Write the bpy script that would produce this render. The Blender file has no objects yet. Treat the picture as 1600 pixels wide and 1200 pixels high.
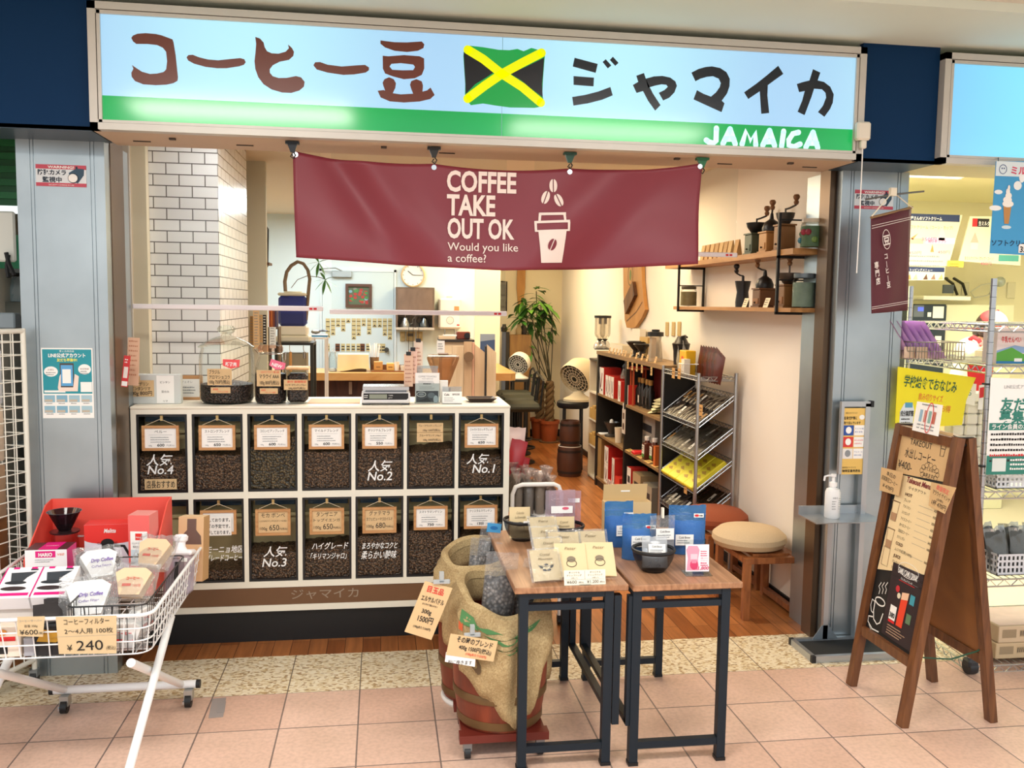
import bpy,math,random
from mathutils import Matrix,Vector
random.seed(7)
S = bpy.context.scene
COL = S.collection
PI = math.pi
# ------------------------------------------------------------------ camera
YAW,PITCH,ROLL,FPX,CAMZ = 0.14703,0.08941,0.01407,1389.0,1.66
_f = Vector((math.sin(YAW)*math.cos(PITCH),math.cos(YAW)*math.cos(PITCH),-math.sin(PITCH)))
_r0 = Vector((math.cos(YAW),-math.sin(YAW),0)); _u0 = _r0.cross(_f)
_r = _r0*math.cos(ROLL) + _u0*math.sin(ROLL); _u = -_r0*math.sin(ROLL) + _u0*math.cos(ROLL)
cd = bpy.data.cameras.new('camera'); cam = bpy.data.objects.new('camera',cd); COL.objects.link(cam)
cd.sensor_width = 36; cd.lens = FPX/1600*36; cd.clip_end = 100; cd.clip_start = .05
cam.matrix_world = Matrix(((_r.x,_u.x,-_f.x,0),(_r.y,_u.y,-_f.y,0),(_r.z,_u.z,-_f.z,CAMZ),(0,0,0,1)))
S.camera = cam
# ------------------------------------------------------------------ world, lights, exposure
S.view_settings.view_transform = 'Standard'; S.view_settings.look = 'None'
S.view_settings.gamma = 1; S.view_settings.use_curve_mapping = False
S.view_settings.exposure = 0.05
S.cycles.max_bounces = 6; S.cycles.diffuse_bounces = 3; S.cycles.glossy_bounces = 3
S.cycles.transparent_max_bounces = 16; S.cycles.transmission_bounces = 3
S.cycles.caustics_reflective = False; S.cycles.caustics_refractive = False
S.cycles.sample_clamp_indirect = 4.0
S.cycles.use_adaptive_sampling = True; S.cycles.adaptive_threshold = .03
try:
    S.cycles.use_denoising = True
except Exception:pass

def s2l(c):return c/12.92 if c <= .04045 else ((c+.055)/1.055)**2.4
def rgb(h,a=1.0):
    h = h.lstrip('#'); return tuple(s2l(int(h[i:i+2],16)/255) for i in (0,2,4)) + (a,)
wd = bpy.data.worlds.new('arcade_daylight'); S.world = wd; wd.use_nodes = True
_nt = wd.node_tree; _bg = _nt.nodes['Background']; _bg.inputs[1].default_value = 1.55
_tc = _nt.nodes.new('ShaderNodeTexCoord'); _sx = _nt.nodes.new('ShaderNodeSeparateXYZ'); _mr = _nt.nodes.new('ShaderNodeMapRange'); _cr = _nt.nodes.new('ShaderNodeValToRGB')
_mr.inputs[1].default_value = -1; _mr.inputs[2].default_value = 1     # the open arcade: tiled ground below, pale daylight above
for _p,_c in ((.44,'#c4b4a4'),(.52,'#d4d4d2'),(.6,'#e6f0f6')):
    _e = _cr.color_ramp.elements.new(_p); _e.color = rgb(_c)
_cr.color_ramp.elements[0].color = rgb('#b8a898'); _cr.color_ramp.elements[-1].color = rgb('#eef4f8')
for _a,_b in ((_tc.outputs['Generated'],_sx.inputs[0]),(_sx.outputs[2],_mr.inputs[0]),(_mr.outputs[0],_cr.inputs[0]),(_cr.outputs[0],_bg.inputs[0])):_nt.links.new(_a,_b)

def area(name,loc,sx,sy,power,col,rot=(0,0,0)):
    L = bpy.data.lights.new(name,'AREA'); L.shape = 'RECTANGLE'; L.size = sx; L.size_y = sy
    L.energy = power; L.color = rgb(col)[:3]
    o = bpy.data.objects.new(name,L); COL.objects.link(o); o.location = loc; o.rotation_euler = rot
    return o
# the arcade's ceiling lamps (in front of the shops), the shop's ceiling lamps, the neighbours' lamps, plus one added fill
area('arcade_lamp',(-.9,1.3,2.9),1.4,.4,66,'#fffaf2')
area('arcade_lamp',(1.6,1.2,2.9),1.4,.4,46,'#fffaf2')
area('shop_lamp',(.55,4.95,2.50),1.8,.5,34,'#fff0dc')
area('shop_lamp',(1.35,6.4,2.50),1.0,1.0,34,'#ffe2b4')
area('shop_lamp',(1.3,9.2,2.50),1.0,1.4,46,'#ffe4b0')
area('kitchen_lamp',(-.5,8.4,2.55),1.2,1.6,62,'#e9f4fa')
area('column_fill',(-.45,4.55,2.55),1.0,.2,7,'#eef0f4')  # added fill light, put in to brighten the white tiled column
area('neighbour_lamp',(3.6,4.95,2.57),2.0,.8,120,'#fff8e0')
area('neighbour_lamp',(-2.4,5.2,2.5),1.0,1.0,25,'#f4f6ff')

# ------------------------------------------------------------------ photo pixel -> place in the room
def ray(px,py):return _r*(px-800) - _u*(py-600) + _f*FPX
def at(px,py,y):
    d = ray(px,py); return Vector((0,0,CAMZ)) + d*(y/d.y)
def atx(px,py,x):
    d = ray(px,py); return Vector((0,0,CAMZ)) + d*(x/d.x)
def fl(px,py,z=0.0):
    d = ray(px,py); return Vector((0,0,CAMZ)) + d*((z-CAMZ)/d.z)

# ------------------------------------------------------------------ materials
_M = {}
def m(h,r=.55,me=0.0,v=0.0,sc=12.0,bump=0.0,coat=0.0,emit=0.0,spec=.5):
    """a plain procedural surface: base colour h, small noise variation v, optional bump"""
    key = (h,r,me,v,sc,bump,coat,emit,spec)
    if key in _M:return _M[key]
    M = bpy.data.materials.new('mat_'+h.strip('#')); M.use_nodes = True
    nt = M.node_tree; b = nt.nodes['Principled BSDF']
    b.inputs['Base Color'].default_value = rgb(h); b.inputs['Roughness'].default_value = r
    b.inputs['Metallic'].default_value = me; b.inputs['Coat Weight'].default_value = coat
    b.inputs['Specular IOR Level'].default_value = spec
    if emit:
        b.inputs['Emission Color'].default_value = rgb(h); b.inputs['Emission Strength'].default_value = emit
    if v or bump:
        tc = nt.nodes.new('ShaderNodeTexCoord'); n = nt.nodes.new('ShaderNodeTexNoise')
        n.inputs['Scale'].default_value = sc; n.inputs['Detail'].default_value = 5
        nt.links.new(tc.outputs['Object'],n.inputs['Vector'])
        if v:
            cr = nt.nodes.new('ShaderNodeMix'); cr.data_type = 'RGBA'
            c = rgb(h); cr.inputs[6].default_value = tuple(x*(1-v) for x in c[:3])+(1,)
            cr.inputs[7].default_value = tuple(min(1,x*(1+v*.8)) for x in c[:3])+(1,)
            nt.links.new(n.outputs['Fac'],cr.inputs[0]); nt.links.new(cr.outputs[2],b.inputs['Base Color'])
        if bump:
            bp = nt.nodes.new('ShaderNodeBump'); bp.inputs['Strength'].default_value = bump; bp.inputs['Distance'].default_value = .01
            nt.links.new(n.outputs['Fac'],bp.inputs['Height']); nt.links.new(bp.outputs['Normal'],b.inputs['Normal'])
    _M[key] = M; return M

def wood(h1,h2,scale=(30,3,3),r=.5,key=None,contrast=1.0):
    k = ('wood',h1,h2,scale,r)
    if k in _M:return _M[k]
    M = bpy.data.materials.new('wood_'+h1.strip('#')); M.use_nodes = True
    nt = M.node_tree; b = nt.nodes['Principled BSDF']; b.inputs['Roughness'].default_value = r
    tc = nt.nodes.new('ShaderNodeTexCoord'); mp = nt.nodes.new('ShaderNodeMapping'); mp.inputs['Scale'].default_value = scale
    n = nt.nodes.new('ShaderNodeTexNoise'); n.inputs['Scale'].default_value = 1; n.inputs['Detail'].default_value = 6; n.inputs['Distortion'].default_value = .6
    cr = nt.nodes.new('ShaderNodeValToRGB'); cr.color_ramp.elements[0].position = .32; cr.color_ramp.elements[1].position = .68
    cr.color_ramp.elements[0].color = rgb(h1); cr.color_ramp.elements[1].color = rgb(h2)
    nt.links.new(tc.outputs['Object'],mp.inputs[0]); nt.links.new(mp.outputs[0],n.inputs['Vector'])
    nt.links.new(n.outputs['Fac'],cr.inputs[0]); nt.links.new(cr.outputs[0],b.inputs['Base Color'])
    _M[k] = M; return M

def clear(tint='#ffffff',gloss=.25,r=.05,amount=1.0,bump=0.0):
    """thin clear sheet (glass, acrylic, film): see-through with a coated reflection; amount<1 = milky"""
    k = ('clear',tint,gloss,r,amount,bump)
    if k in _M:return _M[k]
    M = bpy.data.materials.new('clear_'+tint.strip('#')); M.use_nodes = True
    nt = M.node_tree; nt.nodes.remove(nt.nodes['Principled BSDF']); out = nt.nodes['Material Output']
    t = nt.nodes.new('ShaderNodeBsdfTransparent'); t.inputs[0].default_value = rgb(tint)
    g = nt.nodes.new('ShaderNodeBsdfGlossy'); g.inputs['Roughness'].default_value = r
    lw = nt.nodes.new('ShaderNodeLayerWeight'); lw.inputs[0].default_value = gloss
    mx = nt.nodes.new('ShaderNodeMixShader')
    mu = nt.nodes.new('ShaderNodeMath'); mu.operation = 'MULTIPLY'; mu.inputs[1].default_value = .5
    nt.links.new(lw.outputs['Fresnel'],mu.inputs[0]); nt.links.new(mu.outputs[0],mx.inputs[0]); nt.links.new(t.outputs[0],mx.inputs[1]); nt.links.new(g.outputs[0],mx.inputs[2])
    last = mx
    if bump:   # crinkled film
        tc = nt.nodes.new('ShaderNodeTexCoord'); nz = nt.nodes.new('ShaderNodeTexNoise'); nz.inputs['Scale'].default_value = 34; nz.inputs['Detail'].default_value = 3; nz.inputs['Distortion'].default_value = 1.2
        bp = nt.nodes.new('ShaderNodeBump'); bp.inputs['Strength'].default_value = bump; bp.inputs['Distance'].default_value = .012
        nt.links.new(tc.outputs['Object'],nz.inputs['Vector']); nt.links.new(nz.outputs['Fac'],bp.inputs['Height']); nt.links.new(bp.outputs['Normal'],g.inputs['Normal']); nt.links.new(bp.outputs['Normal'],lw.inputs['Normal'])
    if amount < 1:
        d = nt.nodes.new('ShaderNodeBsdfDiffuse'); d.inputs[0].default_value = rgb(tint)
        m2 = nt.nodes.new('ShaderNodeMixShader'); m2.inputs[0].default_value = amount
        nt.links.new(d.outputs[0],m2.inputs[1]); nt.links.new(mx.outputs[0],m2.inputs[2]); last = m2
    nt.links.new(last.outputs[0],out.inputs[0])
    _M[k] = M; return M

WHITE = m('#f4f3f0',.5); PAPER = m('#f7f6f2',.7); KRAFT = m('#d9b98a',.8,v=.06,sc=40); BLACK = m('#121417',.5)
INK = m('#1c1a1a',.7); CHROME = m('#c9ccd0',.22,1.0); DKSTEEL = m('#16242f',.45,.3); RED = m('#d8232a',.5)
GLASS = clear('#fbfefd',.12,.03); FILM = clear('#fbfcfd',.42,.12,.93,.9); WHT = m('#ffffff',.5)

# ------------------------------------------------------------------ mesh building
FACE = Matrix.Rotation(PI/2,4,'X')          # a sheet's x,y,z -> the room's x,z,-y (faces the passage)
def TR(x=0,y=0,z=0,rx=0,ry=0,rz=0,s=1):
    return Matrix.Translation((x,y,z)) @ Matrix.Rotation(rz,4,'Z') @ Matrix.Rotation(ry,4,'Y') @ Matrix.Rotation(rx,4,'X') @ Matrix.Scale(s,4)
def frame3(o,xd,yd):
    """sheet frame: origin o, x along xd, y towards yd"""
    xd = Vector(xd).normalized(); zd = xd.cross(Vector(yd)).normalized(); yd = zd.cross(xd)
    o = Vector(o); return Matrix(((xd.x,yd.x,zd.x,o.x),(xd.y,yd.y,zd.y,o.y),(xd.z,yd.z,zd.z,o.z),(0,0,0,1)))
_TXT = {}
def glyphs(s,bold=0.0):
    k = (s,bold)
    if k not in _TXT:
        c = bpy.data.curves.new('t','FONT'); c.body = s; c.size = 1; c.offset = bold; c.resolution_u = 3
        o = bpy.data.objects.new('t',c); COL.objects.link(o)
        me = bpy.data.meshes.new_from_object(o)
        vs = [v.co.to_2d() for v in me.vertices]; fs = [tuple(p.vertices) for p in me.polygons]
        bpy.data.objects.remove(o); bpy.data.curves.remove(c); bpy.data.meshes.remove(me)
        x0 = min((v.x for v in vs),default=0); x1 = max((v.x for v in vs),default=0)
        _TXT[k] = (vs,fs,x0,x1)
    return _TXT[k]

class MB:
    def __init__(self,T=None):self.v = []; self.f = []; self.fm = []; self.mats = []; self.T = T or Matrix(); self.sm = []
    def mi(self,mat):
        if mat not in self.mats:self.mats.append(mat)
        return self.mats.index(mat)
    def add(self,vs,fs,mat,sm=False,T=None):
        n = len(self.v); A = self.T if T is None else self.T @ T
        self.v += [A @ Vector(p) for p in vs]; self.f += [tuple(i+n for i in f) for f in fs]
        k = self.mi(mat); self.fm += [k]*len(fs); self.sm += [sm]*len(fs); return self
    def bx(self,x0,x1,y0,y1,z0,z1,mat,T=None):
        vs = [(x,y,z) for z in (z0,z1) for y in (y0,y1) for x in (x0,x1)]
        return self.add(vs,[(0,2,3,1),(4,5,7,6),(0,1,5,4),(2,6,7,3),(0,4,6,2),(1,3,7,5)],mat,T=T)
    def box(self,c,s,mat,T=None):
        return self.bx(c[0]-s[0]/2,c[0]+s[0]/2,c[1]-s[1]/2,c[1]+s[1]/2,c[2]-s[2]/2,c[2]+s[2]/2,mat,T)
    def cbox(self,x0,x1,y0,y1,z0,z1,mat,b=.004,T=None):
        """box with chamfered edges"""
        b = min(b,(x1-x0)/2.1,(y1-y0)/2.1,(z1-z0)/2.1); vs = []; idx = {}
        for i,x in enumerate((x0,x1)):
            for j,y in enumerate((y0,y1)):
                for k,z in enumerate((z0,z1)):
                    sx,sy,sz = (1-2*i)*b,(1-2*j)*b,(1-2*k)*b
                    idx[i,j,k] = len(vs); vs += [(x,y+sy,z+sz),(x+sx,y,z+sz),(x+sx,y+sy,z)]
        fs = []
        for i in (0,1):fs.append([idx[i,j,k] for j,k in ((0,0),(1,0),(1,1),(0,1))])
        for j in (0,1):fs.append([idx[i,j,k]+1 for i,k in ((0,0),(1,0),(1,1),(0,1))])
        for k in (0,1):fs.append([idx[i,j,k]+2 for i,j in ((0,0),(1,0),(1,1),(0,1))])
        for k in (0,1):
            for j in (0,1):fs.append([idx[0,j,k]+1,idx[1,j,k]+1,idx[1,j,k]+2,idx[0,j,k]+2])
            for i in (0,1):fs.append([idx[i,0,k],idx[i,1,k],idx[i,1,k]+2,idx[i,0,k]+2])
        for i in (0,1):
            for j in (0,1):fs.append([idx[i,j,0],idx[i,j,1],idx[i,j,1]+1,idx[i,j,0]+1])
        for q in idx.values():fs.append([q,q+1,q+2])
        return self.add(vs,fs,mat,T=T)
    def cyl(self,p0,p1,r0,mat,r1=None,n=14,caps=True,T=None):
        p0 = Vector(p0); p1 = Vector(p1); r1 = r0 if r1 is None else r1
        d = (p1-p0).normalized(); a = d.orthogonal().normalized(); b = d.cross(a); vs = []
        for p,r in ((p0,r0),(p1,r1)):
            vs += [p + (a*math.cos(2*PI*i/n)+b*math.sin(2*PI*i/n))*r for i in range(n)]
        self.add(vs,[(i,(i+1) % n,n+(i+1) % n,n+i) for i in range(n)],mat,True,T)
        if caps:self.add(vs,[tuple(range(n))[::-1],tuple(range(n,2*n))],mat,False,T)
        return self
    def tube(self,pts,r,mat,n=6,closed=False,T=None):
        pts = [Vector(p) for p in pts]; N = len(pts); vs = []; up = None
        for i,p in enumerate(pts):
            if closed:d = pts[(i+1) % N]-pts[i-1]
            else:d = pts[min(i+1,N-1)]-pts[max(i-1,0)]
            d.normalize()
            if up is None:a = d.orthogonal().normalized()
            else:
                a = up - d*up.dot(d)
                a = a.normalized() if a.length > 1e-4 else d.orthogonal().normalized()
            up = a; b = d.cross(a); rr = r[i] if isinstance(r,(list,tuple)) else r
            vs += [p + (a*math.cos(2*PI*k/n)+b*math.sin(2*PI*k/n))*rr for k in range(n)]
        fs = []
        for i in range(N if closed else N-1):
            j = (i+1) % N
            fs += [(i*n+k,i*n+(k+1) % n,j*n+(k+1) % n,j*n+k) for k in range(n)]
        self.add(vs,fs,mat,n > 4,T)
        if not closed:self.add(vs,[tuple(range(n))[::-1],tuple(range((N-1)*n,N*n))],mat,False,T)
        return self
    def lathe(self,prof,mat,n=28,c=(0,0,0),T=None,sx=1,sy=1):
        vs = [(c[0]+r*math.cos(2*PI*i/n)*sx,c[1]+r*math.sin(2*PI*i/n)*sy,c[2]+z) for r,z in prof for i in range(n)]
        fs = [(j*n+i,j*n+(i+1) % n,(j+1)*n+(i+1) % n,(j+1)*n+i) for j in range(len(prof)-1) for i in range(n)]
        self.add(vs,fs,mat,True,T)
        return self
    def ball(self,c,r,mat,n=12,sx=1,sy=1,sz=1,T=None):
        k = n//2
        return self.lathe([(max(1e-4,r*math.sin(PI*i/k)),-r*math.cos(PI*i/k)*sz) for i in range(k+1)],mat,n,c,T,sx,sy)
    def poly(self,pts,mat,z=.001,T=None):
        return self.add([(x,y,z) for x,y in pts],[tuple(range(len(pts)))],mat,T=T)
    def rect(self,x0,y0,x1,y1,mat,z=.001,T=None):return self.poly([(x0,y0),(x1,y0),(x1,y1),(x0,y1)],mat,z,T)
    def ell(self,cx,cy,rx,ry,mat,z=.001,n=20,a=0,T=None):
        ca,sa = math.cos(a),math.sin(a)
        return self.poly([(cx+rx*math.cos(t)*ca-ry*math.sin(t)*sa,cy+rx*math.cos(t)*sa+ry*math.sin(t)*ca) for t in (2*PI*i/n for i in range(n))],mat,z,T)
    def stroke(self,pts,w,mat,z=.001,T=None,cap=False):
        pts = [Vector((p[0],p[1])) for p in pts]; L = []; Rr = []
        for i,p in enumerate(pts):
            d = (pts[min(i+1,len(pts)-1)]-pts[max(i-1,0)]).normalized(); nrm = Vector((-d.y,d.x))*w/2
            L.append(p+nrm); Rr.append(p-nrm)
        vs = [(q.x,q.y,z) for q in L+Rr]; k = len(pts)
        self.add(vs,[(i,k+i,k+i+1,i+1) for i in range(k-1)],mat,T=T)
        if cap:
            for q in (pts[0],pts[-1]):self.ell(q.x,q.y,w/2,w/2,mat,z,12,T=T)
        return self
    def ring(self,cx,cy,rx,ry,w,mat,z=.001,n=24,T=None,a=0):
        pts = []
        for i in range(n+1):
            t = 2*PI*i/n; x,y = rx*math.cos(t),ry*math.sin(t)
            pts.append((cx+x*math.cos(a)-y*math.sin(a),cy+x*math.sin(a)+y*math.cos(a)))
        return self.stroke(pts,w,mat,z,T)
    def text(self,s,x,y,h,mat,al='L',z=.0012,bold=0.0,sx=1.0,w=None,warp=None,T=None,vert=False,slant=0.0):
        """lettering of body height h; w = fit to this width"""
        if vert:
            for i,ch in enumerate(s):self.text('|' if ch == 'ー' else ch,x,y-i*h*1.08,h,mat,'C',z,bold,sx,None,warp,T)
            return self
        vs,fs,x0,x1 = glyphs(s,bold)
        if not fs:return self
        k = h*sx if w is None else w/max(x1-x0,1e-6)
        off = {'L':-x0*k,'C':-(x0+x1)/2*k,'R':-x1*k}[al]
        P = [(x+off+p.x*k+slant*p.y*h,y+p.y*h,z) for p in vs]
        if warp:P = [warp(p) for p in P]
        return self.add(P,fs,mat,T=T)
    def lines(self,x0,x1,y,n,dy,h,mat,z=.0012,rag=.3,T=None):
        """rows of unreadable small print as broken dashes"""
        for i in range(n):
            x = x0; e = x1-(x1-x0)*rag*random.random()
            while x < e:
                d = h*random.uniform(.6,1.1); self.rect(x,y-i*dy,min(x+d,e),y-i*dy+h*random.uniform(.7,1),mat,z,T); x += d+h*.28
        return self
    def pouch(self,w,h,d,mat,T=None,nx=8,ny=10,seal=.08,base=.35,pinch=0.0,crumple=0.0):
        """a filled bag standing on its base: bulged front and back meeting at the sides, flat seal at the top"""
        rnd = random.Random(int(w*1e5)+int(h*7e4)); fr = []; bk = []
        for j in range(ny+1):
            v = j/ny
            prof = base+(1-base)*math.sin(PI*min(1,v*1.1)) if v < .45 else max(0.0,(1-(v-.45)/(1-seal-.45)))**.8 if v < 1-seal else 0
            for i in range(nx+1):
                u = i/nx*2-1; t = prof*(1-u*u)**.6*d/2
                cr = crumple*(rnd.random()-.5); x = u*w/2*(1-pinch*math.sin(PI*v)*.5)
                fr.append((x,-t-.0004+cr*.5,v*h+(cr if 0 < j else 0))); bk.append((x,t+.0004+cr*.5,v*h+(cr if 0 < j else 0)))
        k = nx+1; F = []
        for j in range(ny):
            for i in range(nx):F.append((j*k+i,j*k+i+1,(j+1)*k+i+1,(j+1)*k+i))
        self.add(fr,F,mat,True,T); self.add(bk,[f[::-1] for f in F],mat,True,T)
        self.add(fr[:k]+bk[:k],[(i,k+i,k+i+1,i+1) for i in range(nx)],mat,False,T)
        return self
    def build(self,name,parent=None,label=None,cat=None,group=None,kind=None,loc=None,rot=None,sharp=38):
        me = bpy.data.meshes.new(name); me.from_pydata([tuple(p) for p in self.v],[],self.f)
        for M in self.mats:me.materials.append(M)
        me.polygons.foreach_set('material_index',self.fm); me.polygons.foreach_set('use_smooth',self.sm)
        if any(self.sm):me.set_sharp_from_angle(angle=math.radians(sharp))
        me.update()
        o = bpy.data.objects.new(name,me); COL.objects.link(o)
        if parent is not None:o.parent = parent
        if loc is not None:o.location = loc
        if rot is not None:o.rotation_euler = rot
        return tag(o,label,cat,group,kind)
def tag(o,label=None,cat=None,group=None,kind=None):
    for k,x in (('label',label),('category',cat),('group',group),('kind',kind)):
        if x:o[k] = x
    return o
def thing(name,label,cat,loc=(0,0,0),rz=0,group=None,rot=None):
    o = bpy.data.objects.new(name,None); COL.objects.link(o); o.empty_display_size = .05
    o.location = loc; o.rotation_euler = rot or (0,0,rz); return tag(o,label,cat,group)
def copy_tree(o,parent=None):
    kids = [c for c in KIDS.get(o.name,[])] if o.name in KIDS else list(o.children)
    c = o.copy(); COL.objects.link(c); c.parent = parent
    for k in kids:copy_tree(k,c)
    return c
KIDS = {}
def dup(o,loc,label=None,rz=None,group=None,scale=None,rot=None):
    c = copy_tree(o); c.location = loc
    if rz is not None:c.rotation_euler = (0,0,rz)
    if rot is not None:c.rotation_euler = rot
    if scale is not None:c.scale = scale if isinstance(scale,tuple) else (scale,)*3
    if label:c['label'] = label
    if group:c['group'] = group
    return c
def bevel(o,w=.003,seg=2):
    b = o.modifiers.new('bevel','BEVEL'); b.width = w; b.segments = seg; b.limit_method = 'ANGLE'; return o

# ================================================================== THE SETTING
def tiles_mat():
    M = bpy.data.materials.new('pink_floor_tiles'); M.use_nodes = True; nt = M.node_tree; b = nt.nodes['Principled BSDF']
    tc = nt.nodes.new('ShaderNodeTexCoord'); mp = nt.nodes.new('ShaderNodeMapping'); mp.inputs['Location'].default_value = (1.307,-3.745+.322*20,0)
    br = nt.nodes.new('ShaderNodeTexBrick'); br.offset = 0; br.squash = 1
    br.inputs['Scale'].default_value = 1; br.inputs['Brick Width'].default_value = .3047; br.inputs['Row Height'].default_value = .322
    br.inputs['Mortar Size'].default_value = .0032; br.inputs['Mortar Smooth'].default_value = .1; br.inputs['Bias'].default_value = -.2
    br.inputs['Color1'].default_value = rgb('#e6c3ae'); br.inputs['Color2'].default_value = rgb('#d9b19b'); br.inputs['Mortar'].default_value = rgb('#85726a')
    n = nt.nodes.new('ShaderNodeTexNoise'); n.inputs['Scale'].default_value = 60; n.inputs['Detail'].default_value = 6
    n2 = nt.nodes.new('ShaderNodeTexNoise'); n2.inputs['Scale'].default_value = 3.5; n2.inputs['Detail'].default_value = 3
    mx = nt.nodes.new('ShaderNodeMix'); mx.data_type = 'RGBA'; mx.blend_type = 'MULTIPLY'; mx.inputs[0].default_value = .55
    r = nt.nodes.new('ShaderNodeValToRGB'); r.color_ramp.elements[0].position = .3; r.color_ramp.elements[0].color = (.72,.70,.68,1); r.color_ramp.elements[1].position = .6; r.color_ramp.elements[1].color = (1,1,1,1)
    r2 = nt.nodes.new('ShaderNodeValToRGB'); r2.color_ramp.elements[0].position = .3; r2.color_ramp.elements[0].color = (.8,.78,.74,1); r2.color_ramp.elements[1].position = .7; r2.color_ramp.elements[1].color = (1.05,1.04,1.05,1)
    mx2 = nt.nodes.new('ShaderNodeMix'); mx2.data_type = 'RGBA'; mx2.blend_type = 'MULTIPLY'; mx2.inputs[0].default_value = .6
    l = nt.links.new
    l(tc.outputs['Object'],mp.inputs[0]); l(mp.outputs[0],br.inputs['Vector']); l(tc.outputs['Object'],n.inputs['Vector']); l(tc.outputs['Object'],n2.inputs['Vector'])
    l(n.outputs['Fac'],r.inputs[0]); l(n2.outputs['Fac'],r2.inputs[0]); l(br.outputs['Color'],mx.inputs[6]); l(r.outputs[0],mx.inputs[7])
    l(mx.outputs[2],mx2.inputs[6]); l(r2.outputs[0],mx2.inputs[7]); l(mx2.outputs[2],b.inputs['Base Color'])
    b.inputs['Roughness'].default_value = .38
    bp = nt.nodes.new('ShaderNodeBump'); bp.inputs['Strength'].default_value = .35; bp.inputs['Distance'].default_value = .004; bp.invert = True
    l(br.outputs['Fac'],bp.inputs['Height']); l(bp.outputs['Normal'],b.inputs['Normal']); return M
def terrazzo_mat():
    M = bpy.data.materials.new('cream_terrazzo'); M.use_nodes = True; nt = M.node_tree; b = nt.nodes['Principled BSDF']; l = nt.links.new
    tc = nt.nodes.new('ShaderNodeTexCoord'); mp = nt.nodes.new('ShaderNodeMapping'); mp.inputs['Location'].default_value = (1.307,0,0)
    sp = nt.nodes.new('ShaderNodeMapping'); sp.inputs['Scale'].default_value = (70,130,1)
    vo = nt.nodes.new('ShaderNodeTexVoronoi'); vo.inputs['Scale'].default_value = 1
    r = nt.nodes.new('ShaderNodeValToRGB'); e = r.color_ramp.elements; r.color_ramp.interpolation = 'CONSTANT'
    e[0].position = 0; e[0].color = rgb('#b99a6b'); e[1].position = .14; e[1].color = rgb('#ecdcb9')
    for p,c in ((.4,'#f5e9cd'),(.66,'#dcc597'),(.8,'#f0e1c0'),(.93,'#a98c62')):
        q = e.new(p); q.color = rgb(c)
    sx = nt.nodes.new('ShaderNodeSeparateColor'); l(tc.outputs['Object'],sp.inputs[0]); l(sp.outputs[0],vo.inputs['Vector']); l(vo.outputs['Color'],sx.inputs[0]); l(sx.outputs[0],r.inputs[0])
    br = nt.nodes.new('ShaderNodeTexBrick'); br.offset = 0; br.inputs['Scale'].default_value = 1; br.inputs['Brick Width'].default_value = .3047; br.inputs['Row Height'].default_value = 9
    br.inputs['Mortar Size'].default_value = .0026; l(tc.outputs['Object'],mp.inputs[0]); l(mp.outputs[0],br.inputs['Vector'])
    mx = nt.nodes.new('ShaderNodeMix'); mx.data_type = 'RGBA'; mx.inputs[7].default_value = rgb('#7a6a55')
    l(br.outputs['Fac'],mx.inputs[0]); l(r.outputs[0],mx.inputs[6]); l(mx.outputs[2],b.inputs['Base Color']); b.inputs['Roughness'].default_value = .4
    return M
def planks_mat():
    M = bpy.data.materials.new('oak_floor_planks'); M.use_nodes = True; nt = M.node_tree; b = nt.nodes['Principled BSDF']; l = nt.links.new
    tc = nt.nodes.new('ShaderNodeTexCoord'); mp = nt.nodes.new('ShaderNodeMapping'); mp.inputs['Rotation'].default_value = (0,0,PI/2)
    br = nt.nodes.new('ShaderNodeTexBrick'); br.offset = .37; br.inputs['Scale'].default_value = 1; br.inputs['Brick Width'].default_value = .72; br.inputs['Row Height'].default_value = .085
    br.inputs['Mortar Size'].default_value = .0014; br.inputs['Color1'].default_value = rgb('#bd7a45'); br.inputs['Color2'].default_value = rgb('#9a5a2c'); br.inputs['Mortar'].default_value = rgb('#3a1f0e')
    l(tc.outputs['Object'],mp.inputs[0]); l(mp.outputs[0],br.inputs['Vector'])
    mg = nt.nodes.new('ShaderNodeMapping'); mg.inputs['Scale'].default_value = (38,3,1); n = nt.nodes.new('ShaderNodeTexNoise'); n.inputs['Scale'].default_value = 1; n.inputs['Detail'].default_value = 6
    l(tc.outputs['Object'],mg.inputs[0]); l(mg.outputs[0],n.inputs['Vector'])
    r = nt.nodes.new('ShaderNodeValToRGB'); r.color_ramp.elements[0].position = .3; r.color_ramp.elements[0].color = (.6,.57,.52,1); r.color_ramp.elements[1].position = .65; r.color_ramp.elements[1].color = (1.1,1.08,1.05,1)
    mx = nt.nodes.new('ShaderNodeMix'); mx.data_type = 'RGBA'; mx.blend_type = 'MULTIPLY'; mx.inputs[0].default_value = .75
    l(n.outputs['Fac'],r.inputs[0]); l(br.outputs['Color'],mx.inputs[6]); l(r.outputs[0],mx.inputs[7]); l(mx.outputs[2],b.inputs['Base Color']); b.inputs['Roughness'].default_value = .33
    return M
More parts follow.
